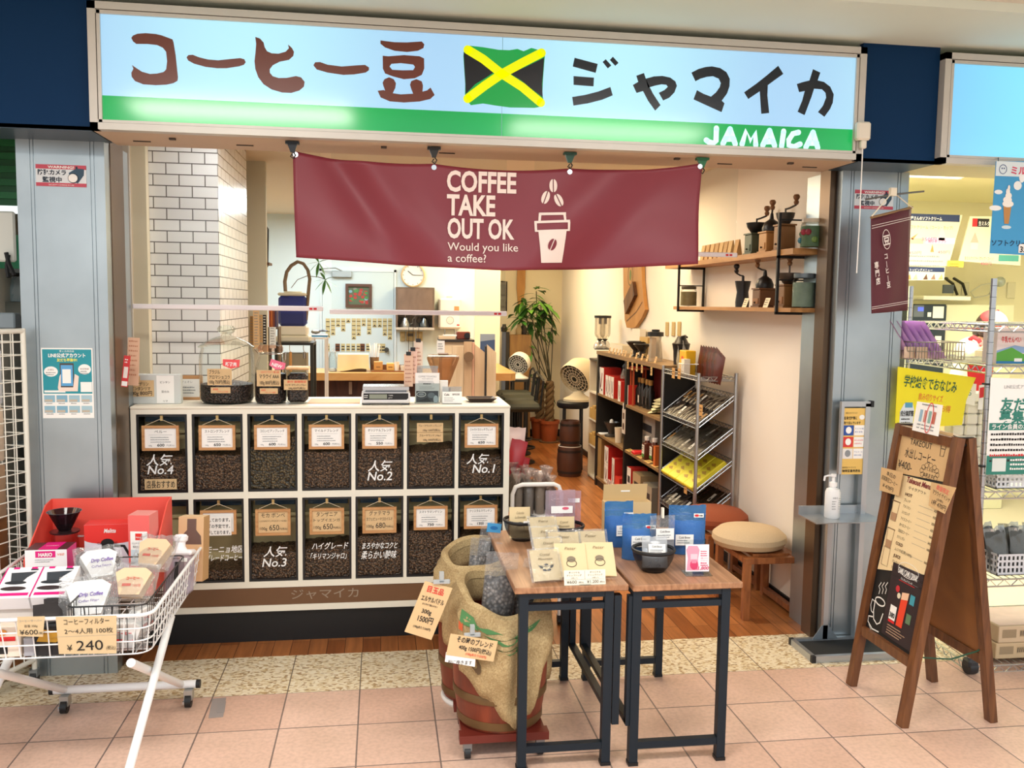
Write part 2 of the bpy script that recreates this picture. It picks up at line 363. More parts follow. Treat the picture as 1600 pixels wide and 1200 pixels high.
def subway_mat(axis):
    M = bpy.data.materials.new('white_subway_tiles'); M.use_nodes = True; nt = M.node_tree; b = nt.nodes['Principled BSDF']; l = nt.links.new
    tc = nt.nodes.new('ShaderNodeTexCoord'); sx = nt.nodes.new('ShaderNodeSeparateXYZ'); cx = nt.nodes.new('ShaderNodeCombineXYZ')
    l(tc.outputs['Object'],sx.inputs[0]); l(sx.outputs[axis],cx.inputs[0]); l(sx.outputs[2],cx.inputs[1])
    br = nt.nodes.new('ShaderNodeTexBrick'); br.offset = .5; br.inputs['Scale'].default_value = 1; br.inputs['Brick Width'].default_value = .1285; br.inputs['Row Height'].default_value = .0575
    br.inputs['Mortar Size'].default_value = .0028; br.inputs['Color1'].default_value = rgb('#f0efec'); br.inputs['Color2'].default_value = rgb('#eae8e4'); br.inputs['Mortar'].default_value = rgb('#6c6863')
    l(cx.outputs[0],br.inputs['Vector']); l(br.outputs['Color'],b.inputs['Base Color']); b.inputs['Roughness'].default_value = .22
    return M
def steel_mat():
    M = bpy.data.materials.new('brushed_steel'); M.use_nodes = True; nt = M.node_tree; b = nt.nodes['Principled BSDF']; l = nt.links.new
    tc = nt.nodes.new('ShaderNodeTexCoord'); mp = nt.nodes.new('ShaderNodeMapping'); mp.inputs['Scale'].default_value = (260,260,2.0); n = nt.nodes.new('ShaderNodeTexNoise'); n.inputs['Scale'].default_value = 1; n.inputs['Detail'].default_value = 3
    l(tc.outputs['Object'],mp.inputs[0]); l(mp.outputs[0],n.inputs['Vector'])
    r = nt.nodes.new('ShaderNodeMapRange'); r.inputs[3].default_value = .26; r.inputs[4].default_value = .42; l(n.outputs['Fac'],r.inputs[0]); l(r.outputs[0],b.inputs['Roughness'])
    n2 = nt.nodes.new('ShaderNodeTexNoise'); n2.inputs['Scale'].default_value = 2.2; n2.inputs['Detail'].default_value = 4; l(tc.outputs['Object'],n2.inputs['Vector'])
    c = nt.nodes.new('ShaderNodeValToRGB'); c.color_ramp.elements[0].position = .3; c.color_ramp.elements[1].position = .7; c.color_ramp.elements[0].color = rgb('#a0abb1'); c.color_ramp.elements[1].color = rgb('#b8c4ca')
    l(n2.outputs['Fac'],c.inputs[0]); l(c.outputs[0],b.inputs['Base Color']); b.inputs['Metallic'].default_value = .85; return M
STEEL = steel_mat(); BRONZE = m('#6e5a48',.32,.75); CREAM = m('#efe2c6',.75,v=.03,sc=3); CREAMW = m('#efe6d8',.7,v=.02,sc=3)
def struct(mb,name):return mb.build(name,kind='structure')
struct(MB().bx(-5,6,-2.2,3.745,-.05,0,tiles_mat()),'floor')
struct(MB().bx(-5,6,3.745,4.155,-.05,.0005,terrazzo_mat()),'floor')
struct(MB().bx(-1.9,2.3,4.155,12,-.05,.001,planks_mat()),'floor')
struct(MB().bx(2.3,6,4.155,8,-.05,0,m('#cfc7b4',.5)).bx(-5,-1.9,4.155,8,-.05,0,m('#b9b4aa',.5)),'floor')
# arcade ceiling: a deep beam over the signs, then the lighter ceiling
BEAM = m('#dfece2',.8,v=.05,sc=2.5)
cb = MB(); cb.bx(-6,7,3.30,4.3,2.835,3.2,BEAM); cb.bx(-6,7,3.12,3.30,2.87,3.2,m('#dcdcd4',.8)); struct(cb,'ceiling')
struct(MB().bx(-6,7,1.0,3.12,2.98,3.2,m('#e3e2dc',.8)),'ceiling')
# steel pillars with two pairs of seams
def pillar(name,x0,x1,seams):
    b = MB(); y = 4.04
    b.bx(x0+.004,x1-.004,y+.006,y+.36,0,2.33,STEEL)
    xs = [x0]+[s for s in seams]+[x1]
    for a,c in zip(xs[:-1],xs[1:]):b.bx(a+.0018,c-.0018,y,y+.012,0,2.33,STEEL)
    struct(b,name)
pillar('wall_pillar_left',-1.51,-1.156,(-1.452,-1.439,-1.214,-1.199))
pillar('wall_pillar_right',2.178,2.525,(2.224,2.238,2.465,2.479))
# bronze door jambs and the cream window frame beside them
j = MB(); j.bx(-1.19,-1.166,4.12,4.2,0,2.36,BRONZE); j.bx(-1.166,-1.16,4.125,4.2,0,2.36,m('#221a15',.5)); j.bx(-1.16,-1.156,4.12,4.312,0,2.36,BRONZE); j.bx(2.15,2.178,4.1,4.2,0,2.36,BRONZE); j.bx(2.19,2.2,4.06,4.1,0,2.36,BRONZE)
j.bx(2.178,2.19,4.09,4.18,0,2.36,m('#2a221c',.5)); struct(j,'door_1')
ja,jb,jc = at(183,300,4.8).x,at(205,300,4.8).x,at(229,300,4.8).x
j = MB(); j.bx(ja-.3,jb,4.77,4.84,0,2.6,m('#c9c2b6',.5)); j.bx(jb,jc,4.79,4.846,0,2.6,m('#e6d8ba',.5)); struct(j,'trim_1')
# blue fascia panels between the signs
BLUE = m('#063058',.6,spec=.15)
b = MB(); b.bx(-3.5,-1.13,3.79,3.82,2.32,2.84,BLUE); b.bx(-3.5,-1.13,3.79,4.06,2.318,2.335,m('#2c4254',.4)); struct(b,'trim_2')
b = MB(); b.bx(2.115,2.485,3.79,3.82,2.32,2.84,BLUE); b.bx(2.115,2.485,3.79,4.06,2.318,2.335,m('#2c4254',.4)); struct(b,'trim_3')
# shop interior
struct(MB().bx(2.245,2.32,4.12,11,0,2.62,CREAMW),'wall_right')
struct(MB().bx(2.233,2.245,4.16,11,0,.06,m('#1b1512',.5)),'baseboard_right')
struct(MB().bx(-1.95,2.3,4.15,12.1,2.6,2.7,m('#e9dcc4',.8)),'ceiling')
c = MB(); c.bx(-1.9,2.3,4.06,4.15,2.36,2.7,m('#d8c4a4',.7)); struct(c,'wall_lintel')
BW = 10.0
xk = at(742,500,BW).x; xk2 = at(781,500,BW).x
struct(MB().bx(-1.95,xk,BW,BW+.1,0,2.6,m('#dfecee',.7)),'wall_back')
struct(MB().bx(xk,xk2,BW-.02,BW+.5,0,2.6,CREAM),'wall_partition')
xs_ = at(880,500,11).x
struct(MB().bx(xk2,2.3,11,11.1,0,2.6,m('#ece0c2',.7,v=.05,sc=2)).bx(xs_-.006,xs_+.006,10.98,11,0,2.6,m('#6a6456',.5)),'wall_far')
struct(MB().bx(xk2,xs_+.3,10.97,11,0,.09,m('#1b1512',.5)),'baseboard_far')
struct(MB().bx(-1.95,-1.9,4.2,BW,0,2.6,m('#d9d6c8',.7)),'wall_left')
# white tiled column behind the counter
x0,x1,yc,yd = -1.18,-.835,4.85,5.85
t = MB(); t.add([(x0,yc,0),(x1,yc,0),(x1,yc,2.6),(x0,yc,2.6)],[(0,1,2,3)],subway_mat(0))
t.add([(x1,yc,0),(x1,yd,0),(x1,yd,2.6),(x1,yc,2.6)],[(0,1,2,3)],subway_mat(1)); t.add([(x0,yc,0),(x0,yd,0),(x0,yd,2.6),(x0,yc,2.6),(x1,yd,0),(x1,yd,2.6)],[(0,3,2,1),(1,2,5,4)],CREAM)
struct(t,'wall_column')
# neighbouring shops
YW = m('#f5f0cc',.7)
struct(MB().bx(2.32,6,7.2,7.3,0,2.62,YW).bx(2.32,6,4.1,7.3,2.6,2.7,m('#f6efc0',.7)).bx(2.32,2.36,4.4,7.2,0,2.6,YW).bx(6,6.1,3.5,7.3,0,2.7,YW),'wall_neighbour_right')
struct(MB().bx(-5,-1.95,7.2,7.3,0,2.62,m('#dfe3e4',.7)).bx(-5,-1.95,4.1,7.3,2.6,2.7,m('#eef1f2',.7)).bx(-5,-4.95,3.5,7.3,0,2.7,m('#dfe3e4',.7)),'wall_neighbour_left')

# ================================================================== ILLUMINATED SIGNS
def panel_mat(h,strength,h2=None):
    M = bpy.data.materials.new('lit_panel_'+h.strip('#')); M.use_nodes = True; nt = M.node_tree; b = nt.nodes['Principled BSDF']; l = nt.links.new
    b.inputs['Base Color'].default_value = tuple(.35*x for x in rgb(h)[:3])+(1,); b.inputs['Roughness'].default_value = .12
    b.inputs['Emission Strength'].default_value = strength; b.inputs['Emission Color'].default_value = rgb(h)
    if h2:   # the tubes inside glow brighter in the middle of each half
        tc = nt.nodes.new('ShaderNodeTexCoord'); w = nt.nodes.new('ShaderNodeTexWave'); w.wave_type = 'BANDS'; w.bands_direction = 'X'; w.wave_profile = 'SIN'
        w.inputs['Scale'].default_value = .21; w.inputs['Distortion'].default_value = 1.2; w.inputs['Detail'].default_value = 0; w.inputs['Phase Offset'].default_value = 1.2
        r = nt.nodes.new('ShaderNodeValToRGB'); r.color_ramp.elements[0].color = rgb(h); r.color_ramp.elements[1].color = rgb(h2)
        l(tc.outputs['Object'],w.inputs['Vector']); l(w.outputs['Fac'],r.inputs[0]); l(r.outputs[0],b.inputs['Emission Color'])
    return M
LIGHT = panel_mat('#9fc9ea',.92,'#b4ebf6'); GREENL = panel_mat('#12a050',.8,'#1fd467'); FRAME = m('#c9c7c0',.4,.25,v=.06,sc=9)
SY = 3.75
SIGN = {'BROWN':[[(-0.966,2.676),(-0.96,2.685),(-0.943,2.693),(-0.913,2.697),(-0.874,2.696),(-0.852,2.692),(-0.812,2.679),(-0.808,2.667),(-0.801,2.618),(-0.794,2.534),(-0.796,2.521),(-0.812,2.511),(-0.838,2.504),(-0.878,2.5),(-0.925,2.501),(-0.956,2.512),(-0.968,2.528),(-0.969,2.543),(-0.961,2.559),(-0.966,2.573),(-0.95,2.562),(-0.929,2.549),(-0.899,2.542),(-0.873,2.545),(-0.848,2.552),(-0.838,2.563),(-0.834,2.594),(-0.837,2.63),(-0.849,2.645),(-0.87,2.654),(-0.905,2.656),(-0.948,2.654),(-0.96,2.663)],[(-0.76,2.613),(-0.753,2.622),(-0.736,2.624),(-0.714,2.616),(-0.679,2.609),(-0.639,2.608),(-0.595,2.615),(-0.555,2.621),(-0.539,2.617),(-0.534,2.606),(-0.541,2.596),(-0.559,2.589),(-0.608,2.579),(-0.644,2.577),(-0.688,2.58),(-0.732,2.59),(-0.754,2.601)],[(-0.496,2.706),(-0.478,2.701),(-0.464,2.686),(-0.46,2.668),(-0.451,2.653),(-0.433,2.646),(-0.406,2.646),(-0.379,2.655),(-0.366,2.669),(-0.369,2.684),(-0.354,2.671),(-0.346,2.656),(-0.349,2.64),(-0.366,2.624),(-0.402,2.615),(-0.429,2.6),(-0.441,2.584),(-0.441,2.57),(-0.43,2.557),(-0.407,2.551),(-0.376,2.553),(-0.339,2.562),(-0.319,2.558),(-0.305,2.541),(-0.308,2.522),(-0.326,2.506),(-0.358,2.495),(-0.394,2.495),(-0.435,2.505),(-0.466,2.524),(-0.486,2.55),(-0.497,2.581),(-0.5,2.612),(-0.496,2.644),(-0.493,2.68)],[(-0.27,2.608),(-0.263,2.62),(-0.244,2.622),(-0.214,2.613),(-0.158,2.609),(-0.102,2.616),(-0.065,2.62),(-0.049,2.611),(-0.049,2.6),(-0.062,2.59),(-0.109,2.58),(-0.152,2.576),(-0.214,2.582),(-0.257,2.592)],[(-0.003,2.72),(0.054,2.716),(0.104,2.718),(0.164,2.725),(0.175,2.714),(0.171,2.699),(0.148,2.687),(0.104,2.68),(0.054,2.682),(0.016,2.693),(-0.003,2.707)],[(0.006,2.66),(0.029,2.659),(0.092,2.667),(0.155,2.666),(0.174,2.658),(0.175,2.618),(0.165,2.592),(0.136,2.577),(0.092,2.571),(0.048,2.58),(0.016,2.59),(0.007,2.609)],[(-0.014,2.52),(0.01,2.524),(0.016,2.522),(0.009,2.541),(0.006,2.553),(0.013,2.567),(0.032,2.576),(0.051,2.569),(0.06,2.553),(0.057,2.534),(0.047,2.513),(0.079,2.51),(0.13,2.515),(0.122,2.534),(0.117,2.55),(0.122,2.565),(0.143,2.574),(0.165,2.566),(0.17,2.549),(0.168,2.525),(0.187,2.531),(0.201,2.543),(0.218,2.514),(0.2,2.497),(0.156,2.485),(0.092,2.478),(0.035,2.48),(-0.002,2.494)]],'HOLE':[[(0.034,2.618),(0.041,2.629),(0.079,2.634),(0.13,2.631),(0.137,2.622),(0.13,2.609),(0.086,2.606),(0.045,2.606)]],'FLAG_GREEN':[[(0.338,2.71),(0.359,2.719),(0.417,2.716),(0.482,2.709),(0.527,2.71),(0.56,2.717),(0.586,2.709),(0.619,2.724),(0.652,2.717),(0.678,2.707),(0.675,2.681),(0.67,2.599),(0.668,2.535),(0.679,2.497),(0.662,2.487),(0.636,2.481),(0.531,2.478),(0.472,2.483),(0.419,2.489),(0.368,2.48),(0.343,2.507),(0.344,2.564),(0.335,2.676)]],'FLAG_BLACK':[[(0.336,2.691),(0.372,2.672),(0.405,2.658),(0.431,2.64),(0.46,2.615),(0.418,2.586),(0.386,2.566),(0.346,2.523),(0.344,2.576),(0.339,2.639)],[(0.673,2.687),(0.594,2.645),(0.529,2.616),(0.581,2.588),(0.621,2.558),(0.67,2.526),(0.666,2.58),(0.67,2.63)]],'FLAG_YELLOW':[[(0.353,2.702),(0.417,2.668),(0.496,2.612),(0.582,2.563),(0.662,2.503)],[(0.662,2.706),(0.58,2.661),(0.496,2.612),(0.425,2.561),(0.354,2.505)]],'BLACK':[[(0.803,2.694),(0.903,2.674),(0.895,2.637),(0.796,2.658)],[(0.8,2.619),(0.888,2.617),(0.887,2.581),(0.801,2.583)],[(0.796,2.533),(0.851,2.544),(0.909,2.561),(0.96,2.582),(0.971,2.548),(0.926,2.528),(0.864,2.51),(0.802,2.498)],[(0.924,2.683),(0.937,2.695),(0.962,2.671),(0.947,2.658)],[(0.955,2.693),(0.968,2.707),(0.993,2.683),(0.979,2.67)],[(1.072,2.634),(1.105,2.647),(1.114,2.624),(1.132,2.59),(1.147,2.564),(1.182,2.517),(1.159,2.493),(1.127,2.532),(1.103,2.572),(1.075,2.563),(1.058,2.595),(1.081,2.609)],[(1.114,2.624),(1.149,2.635),(1.187,2.639),(1.221,2.634),(1.245,2.619),(1.252,2.601),(1.242,2.573),(1.22,2.55),(1.193,2.537),(1.173,2.568),(1.198,2.581),(1.212,2.595),(1.205,2.603),(1.184,2.604),(1.155,2.597),(1.125,2.587)],[(1.315,2.659),(1.346,2.676),(1.378,2.686),(1.406,2.69),(1.443,2.685),(1.472,2.669),(1.488,2.642),(1.488,2.611),(1.478,2.58),(1.455,2.548),(1.468,2.538),(1.456,2.5),(1.402,2.52),(1.328,2.548),(1.342,2.587),(1.373,2.573),(1.406,2.563),(1.428,2.582),(1.444,2.605),(1.448,2.622),(1.438,2.64),(1.412,2.649),(1.384,2.645),(1.356,2.636),(1.334,2.624)],[(1.555,2.588),(1.61,2.628),(1.656,2.665),(1.706,2.708),(1.731,2.675),(1.69,2.645),(1.662,2.624),(1.662,2.58),(1.673,2.506),(1.637,2.501),(1.631,2.552),(1.626,2.596),(1.575,2.561)],[(1.795,2.635),(1.824,2.645),(1.853,2.653),(1.867,2.702),(1.902,2.689),(1.891,2.655),(1.921,2.65),(1.951,2.631),(1.969,2.599),(1.966,2.563),(1.955,2.536),(1.93,2.501),(1.899,2.52),(1.921,2.548),(1.934,2.584),(1.93,2.604),(1.913,2.618),(1.876,2.619),(1.866,2.585),(1.837,2.504),(1.804,2.517),(1.823,2.565),(1.833,2.607),(1.807,2.601)]],'JAM':[[(1.435,2.431),(1.435,2.376),(1.424,2.367),(1.403,2.371),(1.391,2.379)],[(1.497,2.43),(1.467,2.367)],[(1.497,2.43),(1.523,2.367)],[(1.478,2.387),(1.515,2.389)],[(1.554,2.368),(1.571,2.426),(1.592,2.383),(1.611,2.423),(1.617,2.366)],[(1.678,2.431),(1.649,2.367)],[(1.678,2.431),(1.704,2.367)],[(1.661,2.383),(1.697,2.385)],[(1.743,2.431),(1.736,2.366)],[(1.812,2.429),(1.786,2.422),(1.768,2.394),(1.769,2.372),(1.794,2.366),(1.822,2.379)],[(1.88,2.432),(1.849,2.366)],[(1.88,2.432),(1.905,2.366)],[(1.861,2.385),(1.899,2.386)]]}
sg = thing('shop_sign','wide illuminated coffee bean shop sign with a flag above the banner','sign',(0.49,SY,2.32))
f = MB(TR(-.49,-SY,-2.32)); X0,X1,Z0,Z1 = -1.125,2.112,2.32,2.805
for a in ((X0,X1,Z1-.028,Z1),(X0,X1,Z0,Z0+.026),(X0,X0+.03,Z0,Z1),(X1-.03,X1,Z0,Z1)):f.bx(a[0],a[1],SY,SY+.05,a[2],a[3],FRAME)
for a in ((X0+.03,X1-.03,Z1-.045,Z1-.031),(X0+.03,X1-.03,Z0+.027,Z0+.038),(X0+.033,X0+.046,Z0+.026,Z1-.03),(X1-.046,X1-.033,Z0+.026,Z1-.03)):f.bx(a[0],a[1],SY+.002,SY+.05,a[2],a[3],FRAME)
f.bx(X0,X1,SY+.05,4.12,Z0,Z1,m('#cdb8a0',.6,v=.05,sc=6))
f.build('frame',sg)
for px in (266,600,1064,1244):
    p = at(px,0,3.9); MB(TR(-.49,-SY,-2.32)).bx(p.x-.012,p.x+.012,3.88,3.9,2.312,2.321,m('#4a4038',.6)).build('latch',sg)
for px in (217,380,700,1141,1276):
    p = at(px,0,3.99); MB(TR(-.49,-SY,-2.32)).bx(p.x-.035,p.x+.035,3.985,3.992,2.316,2.321,m('#3a322c',.6)).build('hinge',sg)
PZ0,PZ1,GZ = Z0+.038,Z1-.045,2.452
lp = MB(TR(-.49,-SY,-2.32)); lp.bx(X0+.04,X1-.04,SY+.012,SY+.03,GZ,PZ1,LIGHT); lp.build('light_panel',sg)
gp = MB(TR(-.49,-SY,-2.32)); gp.bx(X0+.04,X1-.04,SY+.012,SY+.03,PZ0,GZ,GREENL); gp.bx(.497,.499,SY+.0115,SY+.02,PZ0,PZ1,m('#7fb5c4',.5)); gp.build('green_band',sg)
def signT(off):return TR(-.49,0,-2.32) @ Matrix(((1,0,0,0),(0,0,-1,.012-off),(0,1,0,0),(0,0,0,1)))
BR = m('#6b3527',.3); BK = m('#14222e',.25)
t = MB(signT(.001))
for k,mt in (('BROWN',BR),('BLACK',BK)):
    for p in SIGN[k]:t.poly(p,mt,0)
for p in SIGN['HOLE']:t.poly(p,LIGHT,.0012)
for p in SIGN['JAM']:t.stroke(p,.024,m('#c4e6ea',.3,emit=.6),.0005,cap=True)
t.build('lettering',sg)
t = MB(signT(.001))
for k,mt,z in (('FLAG_GREEN',panel_mat('#1aa04b',.75),0),('FLAG_BLACK',m('#06101c',.3),.001)):
    for p in SIGN[k]:t.poly(p,mt,z)
for p in SIGN['FLAG_YELLOW']:t.stroke(p,.036,panel_mat('#e2e600',.9),.002,cap=True)
t.build('flag_print',sg)
# neighbour's sign
ns = thing('neighbour_sign','lit sky blue sign box cut off at the right edge','sign',(2.6,SY,2.32))
f = MB(TR(-2.6,-SY,-2.32)); X2,X3 = 2.487,4.9
for a in ((X2,X3,Z1-.028,Z1),(X2,X3,Z0,Z0+.026),(X2,X2+.03,Z0,Z1)):f.bx(a[0],a[1],SY,SY+.05,a[2],a[3],FRAME)
for a in ((X2+.03,X3,Z1-.045,Z1-.031),(X2+.03,X3,Z0+.027,Z0+.038),(X2+.033,X2+.046,Z0+.026,Z1-.03)):f.bx(a[0],a[1],SY+.002,SY+.05,a[2],a[3],FRAME)
f.bx(X2,X3,SY+.05,4.12,Z0,Z1,m('#d8cfa4',.6)); f.build('frame',ns)
MB(TR(-2.6,-SY,-2.32)).bx(X2+.04,X3,SY+.012,SY+.03,PZ0,PZ1,panel_mat('#7dc2ee',.92,'#86e6fb')).build('light_panel',ns)
# pull switch with its cord on the sign's right end
sw = thing('pull_switch','small cream pull switch with a long white cord on the sign','switch',(2.1,SY,2.44))
MB().cbox(-.035,.03,-.035,0,-.04,.04,m('#e4e0d2',.4),.008).cbox(-.012,.014,-.03,-.008,-.075,-.04,m('#e4e0d2',.4),.004).build('switch_body',sw)
MB().tube([(0,-.02,-.07),(.002,-.02,-.4),(.0,-.02,-.62)],.0026,WHITE).build('pull_cord',sw)

# ================================================================== BANNER
BY = 3.84
pb = [at(457,235,BY),at(678,256,BY),at(890,263,BY),at(1097,255,BY)]
BX0,BX1 = pb[0].x,pb[3].x
def btop(x):
    for a,c in zip(pb[:-1],pb[1:]):
        if x <= c.x+1e-6:
            u = (x-a.x)/(c.x-a.x); return a.z+(c.z-a.z)*u-.018*4*u*(1-u)
    return pb[3].z
zb = [at(459,402,BY).z,at(620,414,BY).z,at(780,423,BY).z,at(940,420,BY).z,at(1087,413,BY).z]
def bbot(x):
    u = (x-BX0)/(BX1-BX0)*4; i = max(0,min(3,int(u))); return zb[i]+(zb[i+1]-zb[i])*(u-i)
def bdep(x,z):
    u = (x-BX0)/(BX1-BX0); v = (btop(x)-z)/.45
    w = .010*math.sin(15*u+3*v)*v + .016*math.sin(9*u-5*v+1)*(abs(u-.5)*1.6)**1.2 + .03*math.exp(-((u-.1-v*.16)/.045)**2)*(1-.4*v) - .022*math.exp(-((u-.16-v*.22)/.06)**2) + .03*math.exp(-((u-.93+v*.25)/.06)**2)*v - .02*math.exp(-((u-.78+v*.25)/.07)**2)
    return BY + w
MAROON = m('#812e3c',.42,v=.06,sc=2.5,spec=.45)
bn = thing('coffee_banner','maroon takeout coffee banner hanging below the lit sign','banner',(0.5,BY,1.85))
c = MB(TR(-.5,-BY,-1.85)); NX,NZ = 110,28; vs = []
for i in range(NX+1):
    x = BX0+(BX1-BX0)*i/NX
    for k in range(NZ+1):
        zt,z2 = btop(x),bbot(x); z = zt+(z2-zt)*k/NZ; xx = x+(.5-i/NX)*.022*k/NZ; vs.append((xx,bdep(x,z),z))
K = NZ+1
c.add(vs,[(i*K+k,i*K+k+1,(i+1)*K+k+1,(i+1)*K+k) for i in range(NX) for k in range(NZ)],MAROON,True)
cl = c.build('cloth',bn); sd = cl.modifiers.new('thickness','SOLIDIFY'); sd.thickness = .0012; sd.offset = 1
W = m('#f3e4dc',.6)
def bw(p):return (p[0],bdep(p[0],p[1])-.005-p[2],p[1])
t = MB(TR(-.5,-BY,-1.85))
def bpos(px,py):q = at(px,py,BY); return q.x,q.z
for s,px,y0,y1,w in (('COFFEE',698,298,267,109),('TAKE',698,335,304,76),('OUT OK',699,371,341,105)):
    x,z = bpos(px,y0); z1 = bpos(px,y1)[1]
    t.text(s,x,z,(z1-z)/.70,W,bold=.03,w=w*BY/1389*.99,warp=bw)
for s,y0 in (('Would you like',391),('a coffee?',409)):
    x,z = bpos(699,y0); t.text(s,x,z,.0485,W,warp=bw,bold=.004)
def bpl(pts):
    if len(pts) != 4:return t.add([bw((*bpos(680+a*220/1600,255+b*165/1200),0)) for a,b in pts],[tuple(range(len(pts)))],W)
    P,n = [Vector(p) for p in pts],8
    g = [(P[0]*(1-u)+P[1]*u)*(1-v)+(P[3]*(1-u)+P[2]*u)*v for v in (i/n for i in range(n+1)) for u in (i/n for i in range(n+1))]
    t.add([bw((*bpos(680+q.x*220/1600,255+q.y*165/1200),0)) for q in g],[(j*(n+1)+i,j*(n+1)+i+1,(j+1)*(n+1)+i+1,(j+1)*(n+1)+i) for j in range(n) for i in range(n)],W)
for q in ([(1172,565),(1470,565),(1470,595),(1200,595)],[(1172,570),(1200,590),(1192,660),(1165,660)],[(1440,590),(1466,570),(1474,655),(1448,655)],
          [(1120,660),(1515,650),(1515,678),(1120,688)],[(1120,680),(1148,680),(1150,780),(1124,780)],[(1490,672),(1518,670),(1516,772),(1492,772)],[(1124,766),(1516,755),(1514,775),(1126,785)],
          [(1162,775),(1478,768),(1440,1130),(1192,1135)]):bpl(q)
for cx,cz,a in ((1338,258,0),(1250,392,.35),(1395,425,-.4)):
    for s in (-1,1):
        P = []
        for i in range(15):
            th = -PI/2+PI*i/14; x = s*(6+38*math.cos(th)); y = 74*math.sin(th); P.append((cx+x*math.cos(a)-y*math.sin(a),cz+x*math.sin(a)+y*math.cos(a)))
        bpl(P if s > 0 else P[::-1])
for s in (-1,1):
    P = []
    for i in range(15):
        th = -PI/2+PI*i/14; a = -1.0+.2; x = s*(6+40*math.cos(th)); y = 66*math.sin(th); aa = .38; P.append((1316+x*math.cos(aa)-y*math.sin(aa),930+x*math.sin(aa)+y*math.cos(aa)))
    t.add([(bw((*bpos(680+a*220/1600,255+b*165/1200),.002))) for a,b in P],[tuple(range(15))],MAROON)
t.build('lettering',bn)
for q in pb:
    g = MB(TR(-.5,-BY,-1.85)); g.cyl((q.x+(.012 if q is pb[0] else -.012 if q is pb[3] else 0),bdep(q.x,q.z-.02)-.001,q.z-.016),(q.x+(.012 if q is pb[0] else -.012 if q is pb[3] else 0),bdep(q.x,q.z-.02)-.006,q.z-.016),.011,CHROME,n=16); g.build('grommet',bn)
def clip(p,h,lab):
    c = thing('spring_clamp',lab,'clamp',(p.x,BY,2.318),0,'clamps holding the banner')
    M_ = m(h,.4)
    MB().bx(-.028,.028,-.014,.014,-.012,-.002,M_).add([(-.02,-.01,-.012),(.02,-.01,-.012),(.008,-.006,-.045),(-.008,-.006,-.045),(-.02,.01,-.012),(.02,.01,-.012),(.008,.006,-.045),(-.008,.006,-.045)],[(0,3,2,1),(4,5,6,7),(0,4,7,3),(1,2,6,5),(3,7,6,2)],M_).build('jaw',c)
    MB().tube([(0,0,-.04),(.012,0,-.055),(.004,0,-.07),(-.008,0,-.062),(0,0,-.05)],.003,m('#3a3a3a',.4,.5)).tube([(0,0,-.06),(0,-.004,(p.z-.01)-2.318)],.0018,m('#2a2a2a',.5)).build('hook',c)
clip(pb[0],'#14202c','black spring clamp holding the left corner of the maroon banner')
clip(pb[1],'#20201e','dark spring clamp above the word COFFEE on the banner')
clip(pb[2],'#1d4a3c','dark green spring clamp above the printed coffee beans')
clip(pb[3],'#1f6b45','green spring clamp holding the right corner of the maroon banner')

# ================================================================== BEAN COUNTER
def beans_mat(h1,h2,sc=95):
    k = ('beans',h1,h2,sc)
    if k in _M:return _M[k]
    M = bpy.data.materials.new('coffee_beans'); M.use_nodes = True; nt = M.node_tree; b = nt.nodes['Principled BSDF']; l = nt.links.new
    tc = nt.nodes.new('ShaderNodeTexCoord'); vo = nt.nodes.new('ShaderNodeTexVoronoi'); vo.inputs['Scale'].default_value = sc; l(tc.outputs['Object'],vo.inputs['Vector'])
    r = nt.nodes.new('ShaderNodeValToRGB'); r.color_ramp.elements[0].color = rgb(h2); r.color_ramp.elements[0].position = .1; r.color_ramp.elements[1].color = rgb(h1); r.color_ramp.elements[1].position = .62
    r2 = nt.nodes.new('ShaderNodeMix'); r2.data_type = 'RGBA'; r2.blend_type = 'MULTIPLY'; r2.inputs[0].default_value = .75
    sp = nt.nodes.new('ShaderNodeSeparateColor'); l(vo.outputs['Color'],sp.inputs[0]); rr = nt.nodes.new('ShaderNodeMapRange'); rr.inputs[3].default_value = .45; rr.inputs[4].default_value = 1.4; l(sp.outputs[0],rr.inputs[0])
    l(vo.outputs['Distance'],r.inputs[0]); l(r.outputs[0],r2.inputs[6]); l(rr.outputs[0],r2.inputs[7]); l(r2.outputs[2],b.inputs['Base Color']); b.inputs['Roughness'].default_value = .38
    bp = nt.nodes.new('ShaderNodeBump'); bp.inputs['Strength'].default_value = .9; bp.inputs['Distance'].default_value = .006; bp.invert = True
    l(vo.outputs['Distance'],bp.inputs['Height']); l(bp.outputs['Normal'],b.inputs['Normal']); _M[k] = M; return M
BEAN = beans_mat('#43291a','#a5785a',120); BEAND = beans_mat('#1c1210','#5c463c',110)
CY,CTZ = 4.32,1.162
IV = m('#ece8d8',.5,v=.02,sc=5)
XL = [-1.129,-.880,-.627,-.375,-.122,.126,.378]; XR = [-.901,-.648,-.396,-.141,.110,.360,.603]
ZR = [(.750,1.125),(.309,.718)]
ct = thing('bean_counter','white bean display counter with two rows of glass fronted bins','counter',(-.26,CY,0))
f = MB(TR(.26,-CY,0)); yb = CY+.42
f.bx(-1.152,.63,CY,CY+.02,1.125,1.149,IV); f.bx(-1.152,.63,CY,yb-.02,.278,.309,IV); f.bx(-1.152,.63,CY,yb-.02,.718,.75,IV)
f.bx(-1.153,XL[0],CY-.0008,yb,.16,1.1485,IV); f.bx(XR[-1],.631,CY-.0008,yb,.159,1.1485,IV)
for a,c in zip(XR[:-1],XL[1:]):f.bx(a,c,CY-.0006,yb-.02,.3,1.13,IV)
f.bx(-1.152,.63,CY,CY+.02,.160,.19,IV); f.bx(-1.152,.63,yb-.012,yb-.002,.165,1.148,IV); f.build('frame',ct)
tp = MB(TR(.26,-CY,0)).cbox(-1.155,.634,CY-.005,yb,1.148,CTZ,m('#efe8d6',.45,v=.04,sc=4),.004).build('counter_top',ct)
